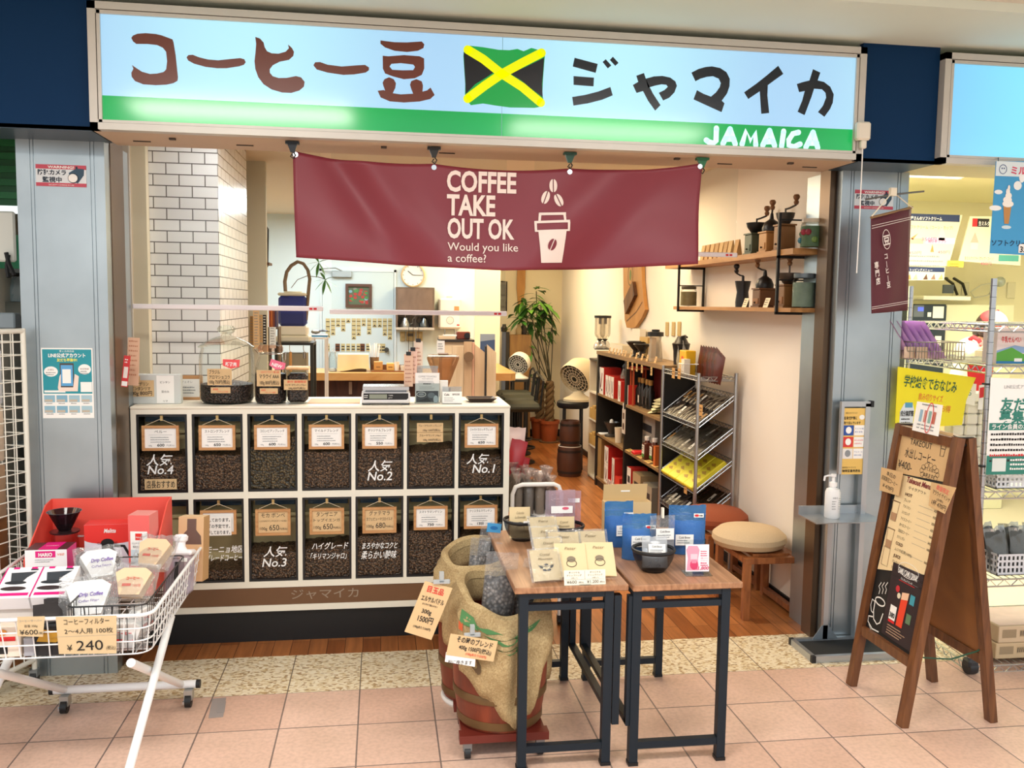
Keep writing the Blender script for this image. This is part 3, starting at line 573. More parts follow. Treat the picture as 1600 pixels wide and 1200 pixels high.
MB(TR(.26,-CY,0)).bx(-1.15,.628,CY+.006,CY+.02,.19,.278,m('#6e4c30',.4,v=.15,sc=8)).build('name_panel',ct)
p = at(455,936,CY); q = at(560,936,CY)
MB(TR(.26,-CY,0) @ Matrix.Translation((0,CY+.006,0)) @ FACE).text('ジャマイカ',p.x,.218,.055,m('#9a8a78',.5),w=q.x-p.x,z=.001).build('lettering',ct)
MB(TR(.26,-CY,0)).bx(-1.14,.62,CY+.03,yb,.0,.16,m('#0c0c0d',.5)).build('plinth',ct)
# --- bins
lev = [[.45,.47,(.55,.70),.5,(.53,.55),(.46,.53),(.38,.41)],[.30,.14,.34,(.37,.40),(.50,.54),.56,.47]]
KB = m('#d8bb8a',.7,v=.08,sc=10); OAK = wood('#b98250','#d0a06b',(4,4,60)); STR = m('#d8c6a4',.7); CHK = m('#f4f4f2',.7)
bin_lab = {(0,0):'glass bean bin with a kraft recommendation card and popularity number 4 writing',(0,1):'glass bean bin behind the strong blend price frame',(0,2):'fullest glass bean bin, beans sloping up to one side',
 (0,3):'upper glass bean bin behind the mild blend price frame',(0,4):'glass bean bin with popularity number 2 written in white',(0,5):'glass bean bin under the two kraft price cards without a frame',(0,6):'glass bean bin with popularity number 1 written in white, by the counter end',
 (1,0):'lower glass bean bin at the counter corner, hidden behind the wire cart',(1,1):'almost empty glass bean bin with white printed notice and writing',(1,2):'glass bean bin with popularity number 3 written in white',(1,3):'glass bean bin with white writing in corner brackets on its front',
 (1,4):'glass bean bin with two lines of thick white brush writing',(1,5):'lower glass bean bin nearly filled, no writing on the glass',(1,6):'lower glass bean bin at the counter end, beside the burlap barrel'}
writ = {(0,0):[('人気',.42,.36,.058),('No.4',.44,.24,.058)],(0,4):[('人気',.5,.25,.058),('No.2',.5,.12,.06)],(0,6):[('人気',.42,.33,.055),('No.1',.55,.2,.06)],
 (1,1):[('モーニョ地区',.6,.36,.038),('グレードコーヒー',.58,.26,.036)],(1,2):[('人気',.52,.30,.055),('No.3',.5,.17,.058)],(1,3):[('ハイグレード',.55,.37,.038),('「キリマンジャロ」',.52,.25,.034)],
 (1,4):[('まろやかなコクと',.5,.36,.036),('柔らかい酸味',.48,.24,.044)]}
BLK = m('#0e1013',.35)
for rI in (0,1):
    z0,z1 = ZR[rI]
    for c in range(7):
        xa,xb = XL[c]+.001,XR[c]-.001; w = xb-xa; h = z1-z0; D = .30
        bt = thing('bean_bin',bin_lab[rI,c],'bin',((xa+xb)/2,CY,z0+.0005),0,'glass fronted bean bins'); T = TR(0,0,0); a = w/2; h -= .001
        MB().bx(-a,a,.004,.02,0,.011,BLK).bx(-a,a,.004,.02,h-.011,h,BLK).bx(-a,-a+.01,.004,.02,.011,h-.011,BLK).bx(a-.01,a,.004,.02,.011,h-.011,BLK).bx(-a,-a+.003,.02,D,0,h,BLK).bx(a-.003,a,.02,D,0,h,BLK).bx(-a,a,.02,D,0,.004,BLK).bx(-a,a,.02,D,h-.002,h,BLK).build('frame',bt)
        MB().bx(-a+.01,a-.01,.010,.013,.011,h-.011,clear('#f2f6f6',.07,.04)).build('glass',bt)
        MB().bx(-a+.003,a-.003,.135,.14,.004,h-.004,KB).bx(-a+.003,a-.003,.115,.135,h*.72,h*.76,KB).bx(-a+.02,a-.02,.08,.13,h*.88,h-.004,m('#33475a',.4)).build('back_board',bt)
        L = lev[rI][c]; L0,L1 = L if isinstance(L,tuple) else (L,L)
        bm_ = MB(); n = 16; vs = []; rnd = random.Random(rI*7+c)
        for i in range(n+1):
            u = i/n; zz = (L0+(L1-L0)*u)*h+rnd.uniform(-.004,.004); x = -a+.004+(w-.008)*u
            vs += [(x,.016,.006),(x,.016,zz),(x,.134,zz+.02)]
        bm_.add(vs,[(i*3,i*3+3,i*3+4,i*3+1) for i in range(n)]+[(i*3+1,i*3+4,i*3+5,i*3+2) for i in range(n)],BEAN if (rI,c) != (0,2) else beans_mat('#3a2a1c','#8a6c48'))
        bm_.build('beans',bt,kind='stuff')
        MB().bx(-.006,.006,-.003,.009,h-.03,h-.006,m('#b9a06c',.35,.8)).build('hook',bt)
        if (rI,c) in writ:
            t = MB(TR(0,.009,0) @ FACE)
            for s,u,v,hh in writ[rI,c]:t.text(s,-a+u*w,v*h,hh,CHK,'C',0,bold=.012,slant=.18,w=None if len(s) < 5 else w*.74)
            t.build('chalk_writing',bt)
cd_ = MB(FACE).rect(-.072,-.025,.072,.025,KRAFT,0).rect(-.072,-.025,.072,.025,KRAFT,-.0015).text('店長おすすめ',0,-.015,.04,INK,'C',w=.128,bold=.01)
p = at(251,757,CY); cd_.build('card',label='kraft card with brush lettering stuck low on the first bin',cat='card',loc=(p.x,CY+.003,p.z))
# --- framed prices hung on the bins
names = [['ペルー','ストロングブレンド','コロンビアンブレンド','マイルドブレンド','オリジナルブレンド',None,'ジャマイカリッチブレンド'],[None,'notice',('モカ ボンベ','（コクがピアシタモカボンベの豆）','650'),('タンザニア','トップイエンガ','650'),('グァテマラ','カフェピューマゴロイルド','680'),'スマトラマンデリン','クリスタルマウンテン']]
price = [['600','650','600','600','550',None,'650'],[None,'650',0,0,0,'750','1300']]
GREY = m('#8c9094',.7); frame_px = {0:(225,664),1:(314,664),2:(399,664),3:(487,664),4:(571,663),6:(733,662)}
what = {(0,0):'the bin marked number 4',(0,1):'the strong blend bin',(0,2):'the fullest bin',(0,3):'the mild blend bin',(0,4):'the bin marked number 2',(0,6):'the bin marked number 1',
        (1,1):'the almost empty bin',(1,2):'the bin marked number 3',(1,3):'the bin with bracketed writing',(1,4):'the bin with thick brush writing',(1,5):'the nearly full lower bin',(1,6):'the last lower bin'}
for (rI,c),wh in what.items():
    z0,z1 = ZR[rI]; xc = (XL[c]+XR[c])/2+(.0 if c else -.004); zt = z1-.052; w,h = .166,.118; nm = names[rI][c]; kraft = isinstance(nm,tuple)
    if kraft:w,h = .164,.128
    pf = thing('framed_price_card',('kraft handwritten' if kraft else 'white printed')+' price card in a wood frame hung on '+wh,'price frame',(xc,CY-.002,zt-h),0,'framed price cards hung on the bins')
    fr = MB().bx(-w/2,w/2,-.012,.002,h-.012,h,OAK).bx(-w/2,w/2,-.012,.002,0,.012,OAK).bx(-w/2,-w/2+.012,-.012,.002,.012,h-.012,OAK).bx(w/2-.012,w/2,-.012,.002,.012,h-.012,OAK); fr.build('frame',pf)
    s = MB(TR(0,-.004,0) @ FACE); PM = KRAFT if kraft else PAPER
    s.bx(-w/2+.012,w/2-.012,.012,h-.012,-.004,0,PM)
    if kraft:
        s.text(nm[0],0,.088,.026,INK,'C',w=.10 if len(nm[0]) < 6 else .11); s.text(nm[1],0,.062 if rI == 1 and c != 2 else .066,.018 if c != 2 else .009,INK,'C',w=.125); s.text('100g',-.062,.026,.02,INK); s.text(nm[2],-.018,.024,.038,INK,w=.046); s.text('円(税込)',.03,.026,.012,INK,w=.036)
    elif nm == 'notice':
        s.lines(-.06,.06,.05,2,-.008,.003,GREY)
        s.text('100g',-.058,.022,.01,INK); s.text('650',-.02,.021,.018,INK,w=.03); s.text('円(税込)',.02,.022,.011,INK)
    else:
        s.text(nm,0,.083,.016,INK,'C',w=min(.112,.026*len(nm)) if len(nm) > 3 else .055); s.rect(-.052,.073,.052,.0738,GREY); s.lines(-.045,.045,.06,3,.011,.004,GREY); s.text('100g',-.055,.02,.009,GREY); s.text(price[rI][c],-.016,.019,.018,INK,w=.032,bold=.02); s.text('円(税込)',.026,.02,.01,GREY)
    s.build('card',pf)
    MB().tube([(-w/2+.015,-.002,h),(0,-.003,h+.030),(w/2-.015,-.002,h)],.0014,STR).build('cord',pf)
s = MB(FACE).bx(-.072,.072,-.042,.05,-.002,0,PAPER)
for i,l_ in enumerate(('切らしております。','日入荷の予定です。','お詫びしております。')):s.text(l_,0,.026-i*.03,.02,INK,'C',w=.132,bold=.012)
p = at(337,824,CY); s.build('notice',label='white printed notice taped over the almost empty bin',cat='notice',loc=(at(338,822,CY).x,CY-.017,at(338,822,CY).z))
s = MB(FACE).bx(-.064,.064,-.05,-.004,-.002,0,KRAFT).bx(-.064,.064,-.002,.044,-.002,0,KRAFT)
s.text('ブルーマウンテンブレンド',0,.026,.013,INK,'C',w=.115).text('100g 1200円(税込)',.05,.004,.013,INK,'R',w=.085).text('ブルーマウンテンNo.1',-.052,-.022,.013,INK,w=.105).text('100g 3000円(税込)',.052,-.044,.013,INK,'R',w=.085)
p = at(672,675,CY); s.build('price_card',label='pair of kraft cards for the blue mountain beans, without a frame',cat='price card',loc=(p.x,CY+.002,p.z))

# --- things on the counter top
def tagcard(mb,w,h,T,rows,mat=KRAFT):
    mb.bx(-w/2,w/2,-h/2,h/2,-.001,0,mat,T=T)
    for s,x,y,hh,col,ww in rows:mb.text(s,x*w,y*h,hh,col,'C',w=ww,T=T,bold=.01)
ORG = m('#e2583e',.6); CORAL = m('#ee5f5f',.5)
# big jar
p = (-.745,4.49); jar = thing('glass_jar','big lidded glass jar a quarter full of beans on the counter','jar',(p[0],p[1],CTZ))
R0 = .129
MB().lathe([(R0*.9,.002),(R0*.97,.012),(R0,.03),(R0*1.005,.20),(R0*.99,.235),(R0*.93,.258),(R0*.94,.268)],GLASS,40).lathe([(.001,.003),(R0*.9,.002)],GLASS,40).build('jar_body',jar)
MB().lathe([(R0*1.02,.268),(R0*1.03,.274),(R0*.8,.295),(R0*.42,.318),(R0*.2,.326),(R0*.17,.333),(R0*.3,.345),(R0*.33,.36),(R0*.26,.374),(.001,.378)],clear('#f6fbf8',.3,.03),40).build('lid',jar)
MB().lathe([(.001,.006),(R0*.9,.008),(R0*.955,.02),(R0*.96,.092),(R0*.5,.104),(.001,.1)],BEAND,40).build('beans',jar,kind='stuff')
mb = MB(); T = TR(.0,-R0-.004,.135) @ FACE
tagcard(mb,.112,.078,T @ TR(-.012),[('ブラジル',-.2,.2,.022,INK,.05),('アロマショコラ',0,-.1,.02,INK,.095),('100g 750円(税込)',.0,-.4,.022,INK,.095)])
tagcard(mb,.09,.028,T @ TR(-.008,-.063),[('新発売',-.25,0.02,.011,ORG,.022),('アロマショコラの豆',.1,-.35,.008,ORG,.05)])
T2 = T @ TR(.042,.062,.002,rz=-.03); mb.poly([(-.038,.022),(.04,.022),(.038,-.012),(0,-.022),(-.038,-.008)],m('#ee5356',.5),0,T=T2); mb.text('新発売',0,-.008,.02,WHT,'C',w=.052,T=T2,bold=.02)
mb.build('label',jar)
# clip-top jar
p = (-.533,4.46); jar = thing('clip_top_jar','wire clip glass jar with a pink new tag, full of dark beans','jar',(p[0],p[1],CTZ)); R0 = .077
MB().lathe([(.001,.003),(R0*.92,.002),(R0,.015),(R0*1.0,.13),(R0*.95,.17),(R0*.78,.215),(R0*.7,.235),(R0*.7,.25)],GLASS,32).build('jar_body',jar)
MB().lathe([(R0*.74,.25),(R0*.78,.256),(R0*.78,.272),(R0*.7,.283),(.001,.286)],clear('#f3ddcf',.3,.05),32).build('lid',jar)
MB().tube([(R0*.75*math.cos(t),R0*.75*math.sin(t),.243) for t in (2*PI*i/20 for i in range(20))],.002,CHROME,closed=True).tube([(R0*.76,0,.243),(R0*.95,-.005,.25),(R0*.92,-.005,.21),(R0*.8,0,.2)],.002,CHROME).tube([(-R0*.76,0,.243),(-R0*.98,-.005,.262),(-R0*.8,0,.27)],.002,CHROME).build('wire_clip',jar)
MB().lathe([(.001,.005),(R0*.9,.006),(R0*.955,.02),(R0*.955,.145),(.001,.16)],BEAND,32).build('beans',jar,kind='stuff')
mb = MB(); T = TR(0,-R0-.004,.128) @ FACE
tagcard(mb,.112,.078,T @ TR(.0),[('コロウイライー 新入荷',.05,.32,.012,ORG,.085),('マラウイ AAA',0.02,0.0,.024,INK,.092),('100g 800円(税込)',.03,-.38,.022,INK,.09)])
tagcard(mb,.084,.027,T @ TR(0,-.062),[('新発売',-.3,0.02,.01,ORG,.02),('フルーティな香り',.1,-.35,.008,ORG,.05)])
T2 = T @ TR(.04,.062,.002,rz=-.3); mb.poly([(-.036,.022),(.036,.022),(.038,-.008),(0,-.022),(-.036,-.01)],m('#ee7090',.5),0,T=T2); mb.text('NEW',0,-.008,.022,WHT,'C',w=.05,T=T2,bold=.03)
mb.build('label',jar)
# canister
p = (-.402,4.45); jar = thing('canister','small square glass canister with a wooden lid, beans inside','jar',(p[0],p[1],CTZ))
MB().cbox(-.052,.052,-.052,.052,.001,.165,GLASS,.012).build('jar_body',jar)
MB().cbox(-.056,.056,-.056,.056,.166,.180,wood('#c99b66','#deb684',(20,6,6)),.006).build('lid',jar)
MB().cbox(-.047,.047,-.047,.047,.008,.148,BEAND,.012).build('beans',jar,kind='stuff')
mb = MB(); T = TR(-.006,-.057,.095) @ FACE; tagcard(mb,.112,.05,T,[('新作 期間限定',.05,.2,.013,ORG,.09),('ハイチ マウンテンブルー',0,-.12,.013,INK,.1),('100g 830円(税込)',.05,-.42,.012,INK,.08)]); mb.build('label',jar)
# bean box display with kraft tag
p = at(243,608,4.42); bx_ = thing('display_box','pale grey box with strips of print and a kraft price tag','box',(p.x,4.42,CTZ))
MB().cbox(-.125,.115,0,.05,0,.142,m('#cfd3d0',.5),.003).build('box_body',bx_)
s = MB(TR(0,-.0012,0) @ FACE).rect(.005,.004,.085,.137,PAPER,0)
for i,l_ in enumerate(('ピンタン','豆のみ','リマ')):s.text(l_,.045,.1-i*.045,.012,INK,'C')
s.build('paper_strip',bx_)
s = MB(TR(-.065,-.004,.075) @ FACE); tagcard(s,.118,.078,Matrix(),[('マンデリン',0,.18,.02,INK,.07),('ビンタンリマ',0,-.1,.019,INK,.085),('100g 800円',0,-.4,.024,INK,.1)]); tagcard(s,.05,.02,TR(-.028,.048,.0005),[('マイルド',0,-.2,.008,INK,.03)]); s.build('price_tag',bx_)
p = at(292,612,4.60); sf = thing('framed_card','small wood framed card standing behind the big jar','frame',(p.x,4.6,CTZ))
MB().bx(-.075,.075,0,.012,.105,.122,OAK).bx(-.075,.075,0,.012,0,.014,OAK).bx(-.075,-.063,0,.012,.014,.105,OAK).bx(.063,.075,0,.012,.014,.105,OAK).build('frame',sf)
MB(TR(0,.003,0) @ FACE).bx(-.063,.063,.014,.105,-.004,0,PAPER).text('カフェオレ',-.04,.085,.014,GREY).lines(-.045,.05,.06,3,.014,.006,GREY).build('card',sf)
p = at(208,565,4.27); s = MB(FACE).bx(-.026,.026,-.11,.11,-.002,0,m('#e9bfa0',.7)).lines(-.02,.02,.09,8,.022,.008,m('#c98d70',.7)); s.build('menu_strip',label='peach paper menu strip fixed to the window frame by the jars',cat='sign',loc=(p.x,4.27,p.z),rot=(0,.05,0))
p = at(197,580,4.16); s = MB(FACE).bx(-.014,.014,-.07,.07,-.001,0,m('#cf2f33',.5)).rect(-.009,-.03,.009,.02,m('#eadfd8',.6)).rect(-.012,-.066,.012,-.045,PAPER).lines(-.008,.008,.05,2,.012,.006,PAPER); s.build('tag',label='narrow red tag hanging on the cream window frame',cat='tag',loc=(p.x,4.155,p.z),rot=(0,.12,0))
# scale
sc_ = thing('digital_scale','white digital kitchen scale with a steel plate on the counter','scale',(at(603,634,4.36).x,4.40,CTZ))
b = MB(); b.cbox(-.118,.118,-.05,.1,.008,.062,m('#e9e9ea',.35),.008).build('scale_body',sc_)
MB().cbox(-.112,.112,-.042,.1,.084,.090,CHROME,.002).bx(-.112,.112,-.043,-.042,.072,.088,CHROME).build('plate',sc_); MB().bx(-.10,.10,-.04,.09,.062,.084,m('#6c7278',.4)).build('neck',sc_)
s = MB(TR(0,-.051,0) @ FACE); s.poly([(-.108,.026),(-.108,.058),(.108,.058),(.108,.034),(.1,.026)],m('#14161a',.3),0).rect(-.08,.031,.005,.053,m('#8c9484',.3),.0006).text('TARE',.012,.045,.008,PAPER,w=.022).text('g/ml',.012,.034,.008,PAPER,w=.018).lines(-.105,-.085,.045,2,.009,.004,PAPER); s.build('display',sc_)
for x in (-.095,.095):MB().cbox(x-.02,x+.02,-.04,.0,0,.008,m('#2c3036',.5),.002).build('foot',sc_)
# flyer stand
p = at(668,630,4.40); st = thing('flyer_stand','clear acrylic stand with a black and white coffee flyer','flyer stand',(p.x,4.42,CTZ))
MB().bx(-.063,.063,0,.002,0,.10,clear('#eef2f2',.3)).cbox(-.05,.055,.045,.048,0,.185,clear('#e4e8ea',.4,.1,.8),.004).bx(-.063,.063,0,.05,0,.003,clear('#eef2f2',.3)).build('stand',st)
s = MB(TR(0,.006,0) @ FACE).bx(-.06,.06,.004,.152,-.001,0,PAPER).rect(-.055,.006,.055,.062,m('#4a4e54',.5)).text('COFFEE TOUHOKU',0,.13,.012,GREY,'C',w=.09).text('WAY SERVICE',0,.12,.007,GREY,'C',w=.055).lines(-.045,.045,.11,3,.005,.002,GREY).lines(-.02,.02,.095,1,.005,.006,INK).lines(-.04,.04,.082,3,.006,.002,GREY)
s.ring(-.03,.045,.022,.012,.003,PAPER,.0016).ell(-.03,.045,.014,.007,m('#9aa0a4',.5),.0018).ell(.02,.04,.018,.014,m('#79828a',.5),.0016).ell(.042,.02,.012,.02,m('#c9d4da',.5),.0016).poly([(-.055,.006),(0,.03),(.02,.006)],m('#2c2f34',.5),.0017); s.build('flyer',st)
p = at(692,630,4.42); MB().bx(-.02,.02,0,.03,0,.11,m('#efece6',.6)).bx(.004,.022,-.012,.02,0,.075,m('#f5f3ee',.6)).build('leaflet_stack',label='small stack of cream leaflets beside the flyer stand',cat='leaflets',loc=(p.x+.008,4.46,CTZ))
p = at(707,632,4.37); st = thing('card_holder','clear holder of white shop cards on the counter','card holder',(p.x,4.39,CTZ))
MB().bx(-.048,.048,.02,.022,0,.085,clear('#e4e8ea',.4,.1,.8)).bx(-.05,.05,-.01,.022,0,.003,clear('#eef2f2',.3)).build('stand',st)
MB(FACE).bx(-.048,.048,.003,.06,-.016,0,PAPER).text('Cafe',-.04,.042,.014,INK,bold=.02).text('珈琲豆屋',.0,.044,.011,INK,w=.036).lines(-.04,.012,.03,3,.008,.003,GREY).build('card',st)
p = at(760,630,4.42); MB().add([(-.05,-.04,0),(.05,-.04,0),(.05,.04,0),(-.05,.04,0),(-.078,-.06,.022),(.078,-.06,.022),(.078,.06,.022),(-.078,.06,.022),(-.07,-.053,.022),(.07,-.053,.022),(.07,.053,.022),(-.07,.053,.022),(-.046,-.036,.005),(.046,-.036,.005),(.046,.036,.005),(-.046,.036,.005)],
 [(0,3,2,1)]+[(i,(i+1) % 4,4+(i+1) % 4,4+i) for i in range(4)]+[(4+i,4+(i+1) % 4,8+(i+1) % 4,8+i) for i in range(4)]+[(8+i,8+(i+1) % 4,12+(i+1) % 4,12+i) for i in range(4)]+[(12,13,14,15)],m('#33261f',.35)).build('coin_tray',label='dark brown change tray on the end of the counter',cat='tray',loc=(.505,4.5,CTZ))
p0 = at(480,632,4.4).x; p1_ = at(562,632,4.4).x
MB().cbox(p0,p1_,4.42,4.62,CTZ,CTZ+.004,wood('#cbb48a','#e2b08c',(8,30,8),.6),.001).build('counter_mat',label='pale wood print mat lying on the counter beside the scale',cat='mat')
# vinyl screens with white bottom bars
SCR = clear('#fafcfc',.06,.05)
for (xa,ya,xb,yb_,zt,w,lab) in ((207,478,505,483,2.6,1,'clear hanging vinyl screen with a white bar above the bean jars'),(515,487,792,490,2.6,1,'clear hanging vinyl screen with a white bar above the scale'),(830,395,1152,395,2.6,1,'clear vinyl screen half raised, white bar end beyond the banner')):
    a = at(xa,ya,4.4); c = at(xb,yb_,4.4); zz = (a.z+c.z)/2; v = thing('vinyl_screen',lab,'screen',((a.x+c.x)/2,4.4,zz),0,'clear vinyl screens'); hw = (c.x-a.x)/2
    MB().bx(-hw+.01,hw-.01,-.0005,.0005,.008,zt-zz,SCR).build('sheet',v)
    MB().cbox(-hw,hw,-.008,.008,-.012,.012,m('#f3eef0',.4),.004).build('bar',v)
    MB(TR(0,-.0088,0) @ FACE).rect(hw-.065,-.006,hw-.05,.004,RED,0).rect(hw-.045,-.006,hw-.03,.004,RED,0).build('red_mark',v)
# hanging menu strips between counter and bar
for px,py,hh,lab,c_ in ((638,578,.19,'short peach laminated strip, outermost of the hanging strips','#e9c3a6'),(645,573,.20,'pink laminated strip hanging from a black bulldog clip','#efcbb8'),(654,565,.24,'long cream laminated strip hanging by the coffee grinder','#f1dcc6')):
    z_ = 4.47; p = at(px,py,z_); hh *= .85; s = thing('menu_strip',lab,'sign',(p.x,z_+(px-645)*.004,p.z),0,'laminated strips hanging behind the counter'); g = MB(FACE).bx(-.022,.022,-hh/2,hh/2,-.001,0,m(c_,.4)); g.lines(-.016,.016,hh/2-.04,int(hh/.02)-2,.02,.007,m('#c08a74',.6)); g.build('strip',s)
    MB().bx(-.012,.012,-.006,.004,hh/2-.006,hh/2+.012,BLACK).build('clip',s); MB().tube([(0,0,hh/2+.01),(0,4.4-z_-(px-645)*.004,1.615-p.z)],.0013,BLACK).build('string',s)

# ================================================================== IN FRONT OF THE SHOP
def onp(px,py,T):
    """photo pixel -> x,y on a sheet frame T"""
    o = T.translation; n = T.to_3x3() @ Vector((0,0,1)); d = ray(px,py); c = Vector((0,0,CAMZ))
    q = c + d*((o-c).dot(n)/d.dot(n)); l_ = T.inverted() @ q; return l_.x,l_.y
def quad(mb,T,pxs,mat,th=.001,z=0):
    """a thin paper whose corners (tl, tr, br, bl) are seen at these pixels on the sheet T"""
    P = [onp(*p,T) for p in pxs]; P = [P[3],P[2],P[1],P[0]]
    mb.add([(x,y,z) for x,y in P]+[(x,y,z-th) for x,y in P],[(0,1,2,3),(7,6,5,4),(0,4,5,1),(1,5,6,2),(2,6,7,3),(3,7,4,0)],mat,T=T)
    x0 = min(p[0] for p in P); x1 = max(p[0] for p in P); y0 = min(p[1] for p in P); y1 = max(p[1] for p in P); return x0,x1,y0,y1
# ---- two folding tables
TW = wood('#8d6244','#b98a66',(55,2.2,30),.42)
def table(name,lab,x0,x1,lx0,lx1,y0,y1,inner):
    t = thing('folding_table',lab,'table',((x0+x1)/2,(y0+y1)/2,0),0,'folding display tables'); cx,cy = (x0+x1)/2,(y0+y1)/2; T = TR(-cx,-cy,0)
    MB(T).cbox(x0,x1,y0,y1,.652,.675,TW,.003).build('tabletop',t)
    fr = MB(T); s = .013
    for y in (y0+.03,y1-.03):
        fr.bx(lx0,lx1,y-s,y+s,.628,.652,DKSTEEL).bx(lx0,lx1,y-s,y+s,.585,.607,DKSTEEL).bx(lx0,lx1,y-s,y+s,.062,.088,DKSTEEL)
    fr.bx(lx0-s,lx0+s,y0+.03,y1-.03,.628,.652,DKSTEEL).bx(lx1-s,lx1+s,y0+.03,y1-.03,.628,.652,DKSTEEL)
    fr.bx(inner-s,inner+s,y0+.03,y1-.03,.15,.172,DKSTEEL).bx(inner-s,inner+s,y0+.02,y0+.05,.15,.63,DKSTEEL).bx(inner-s,inner+s,y1-.05,y1-.02,.15,.63,DKSTEEL)
    fr.build('frame',t)
    for x in (lx0,lx1):
        for y in (y0+.03,y1-.03):
            l_ = MB(T).bx(x-.016,x+.016,y-.016,y+.016,.012,.652,DKSTEEL).build('leg',t)
            MB(T).bx(x-.018,x+.018,y-.018,y+.018,0,.013,m('#0d0f12',.5)).build('foot_cap',l_)
    MB(T).bx(lx0+.02,lx0+.055,y0+.046,y0+.05,.632,.65,m('#22313c',.4)).bx(lx1-.055,lx1-.02,y0+.046,y0+.05,.632,.65,m('#22313c',.4)).bx(inner-.02,inner+.014,y1-.06,y1-.055,.40,.46,CHROME).build('hinge_plate',t)
    return t
table('a','folding table with drip bags and baskets beside the burlap barrels',.462,.872,.498,.806,2.985,3.78,.84)
table('b','folding table with blue pouches and pink price card, nearer the stools',.884,1.292,.905,1.236,2.97,3.77,.868+.02)
TZ = .6755
# ---- drip bag packs
PK = m('#e6cfa0',.6,v=.04,sc=20)
def drip(w,h,mark,name2):
    r = MB(); r.pouch(w,h,.014,PK,TR(0,0,0,rx=0),6,8,.06,.7)
    s = MB(TR(0,-.0085,0) @ FACE); s.text(name2[0],0,h*.78,h*.11,m('#6a5a44',.7),'C',slant=.25,w=w*.36)
    if name2[1]:s.text(name2[1],0,h*.64,h*.11,m('#6a5a44',.7),'C',slant=.25,w=w*.5)
    if mark == 'branch':
        for x,y in ((-.02,.0),(0,.008),(.02,.0),(.008,-.012),(-.008,-.012)):s.ell(x,h*.42+y,.008,.004,INK,.001,10,x*30)
        s.stroke([(-.03,h*.42+.006),(0,h*.42),(.03,h*.42+.008)],.0015,INK)
    elif mark == 'bird':
        s.ell(0,h*.45,.018,.009,INK,.001,14).stroke([(-.012,h*.42),(-.016,h*.32)],.002,INK).stroke([(.014,h*.42),(.018,h*.30)],.002,INK)
    else:
        s.ell(0,h*.5,.016,.012,m('#8a7c66',.7),.001,14).ring(0,h*.38,.018,.014,.002,INK)
    return r,s
def drip_pack(loc,rx,rz,lab,mark,nm,w=.104,h=.116,wrap=True):
    t = thing('drip_bag_pack',lab,'coffee pack',loc,0,'kraft drip bag packs',rot=(rx,0,rz))
    r,s = drip(w,h,mark,nm); r.build('pack',t); s.build('print',t)
    if wrap:
        rnd = random.Random(int(loc[1]*1000)); MB().pouch(w*1.16,h*1.08,.024,FILM,TR(0,0,-.003),8,8,.05,.6,crumple=.006).build('film',t)
    return t
LEAN = -.62
for i,(px,py,y,lab,mk,nm) in enumerate(((848,897,3.03,'crystal mountain drip bag pack at the front of its row','branch',('Crystal','Mountain')),(843,870,3.13,'drip bag pack leaning behind the front crystal mountain pack','bird',('Diesel','')),(836,855,3.24,'third drip bag pack in the row beside the small basket','branch',('Peru','')),(830,842,3.35,'rearmost drip bag pack in the row, close to the small basket','bird',('Peru','')))):
    p = fl(px,py,TZ); drip_pack((p.x+.004*i,y+.0,TZ+.008+.014*i),LEAN,.12,lab,mk,nm)
for i,(x,y,lab,nm) in enumerate(((.683,3.055,'bear print drip bag pack half covered by the white price card',('Peter','')),(.79,3.06,'bear print drip bag pack at the inner table edge',('Peter','')),(.682,3.165,'drip bag pack wrapped in film behind the first bear pack',('Peter','')),(.787,3.17,'drip bag pack wrapped in film behind the second bear pack',('Peter','')))):
    drip_pack((x,y,TZ+.008+.014*(i//2)),-.78,-.06,lab,'cup',nm,.115,.14,i > 1)
# price card on the table
T = frame3((.715,2.995,TZ),(1,0,0),(0,.25,1)); pc = MB(); pc.bx(-.075,.075,.0,.052,-.001,0,m('#ece6d2',.6),T=T)
for x,s1,s2 in ((-.038,'オリジナル','¥600'),(.038,'オリジナル','¥1,200')):
    pc.text(s1,x,.041,.008,INK,'C',w=.04,T=T).text('ドリップバッグ',x,.031,.008,INK,'C',w=.052,T=T).text('(5袋入り)' if x < 0 else '(10袋入り)',x,.023,.005,INK,'C',w=.024,T=T).text(s2,x-.01,.006,.015,m('#5b5a52',.6),'C',w=.036 if x < 0 else .042,T=T).text('(税込)',x+.024,.007,.007,INK,'C',T=T)
pc.rect(-.0005,.02,.0005,.05,GREY,T=T).rect(-.072,.0195,.072,.0202,GREY,T=T)
pc.bx(-.02,.02,0,.003,-.03,.004,clear('#eef2f2',.3),T=T); pc.build('price_card',label='long cream price card with two drip bag prices on the table front',cat='price card')
# ---- black mesh baskets
def mesh_mat():
    M = bpy.data.materials.new('black_wire_mesh'); M.use_nodes = True; nt = M.node_tree; l = nt.links.new; b = nt.nodes['Principled BSDF']; b.inputs['Base Color'].default_value = rgb('#0e0f11'); b.inputs['Roughness'].default_value = .4
    tc = nt.nodes.new('ShaderNodeTexCoord'); s = nt.nodes.new('ShaderNodeSeparateXYZ'); l(tc.outputs['UV'],s.inputs[0])
    def band(o):
        f_ = nt.nodes.new('ShaderNodeMath'); f_.operation = 'FRACT'; l(o,f_.inputs[0]); g = nt.nodes.new('ShaderNodeMath'); g.operation = 'LESS_THAN'; g.inputs[1].default_value = .42; l(f_.outputs[0],g.inputs[0]); return g.outputs[0]
    mx = nt.nodes.new('ShaderNodeMath'); mx.operation = 'MAXIMUM'; l(band(s.outputs[0]),mx.inputs[0]); l(band(s.outputs[1]),mx.inputs[1]); l(mx.outputs[0],b.inputs['Alpha']); return M
MESH = mesh_mat()
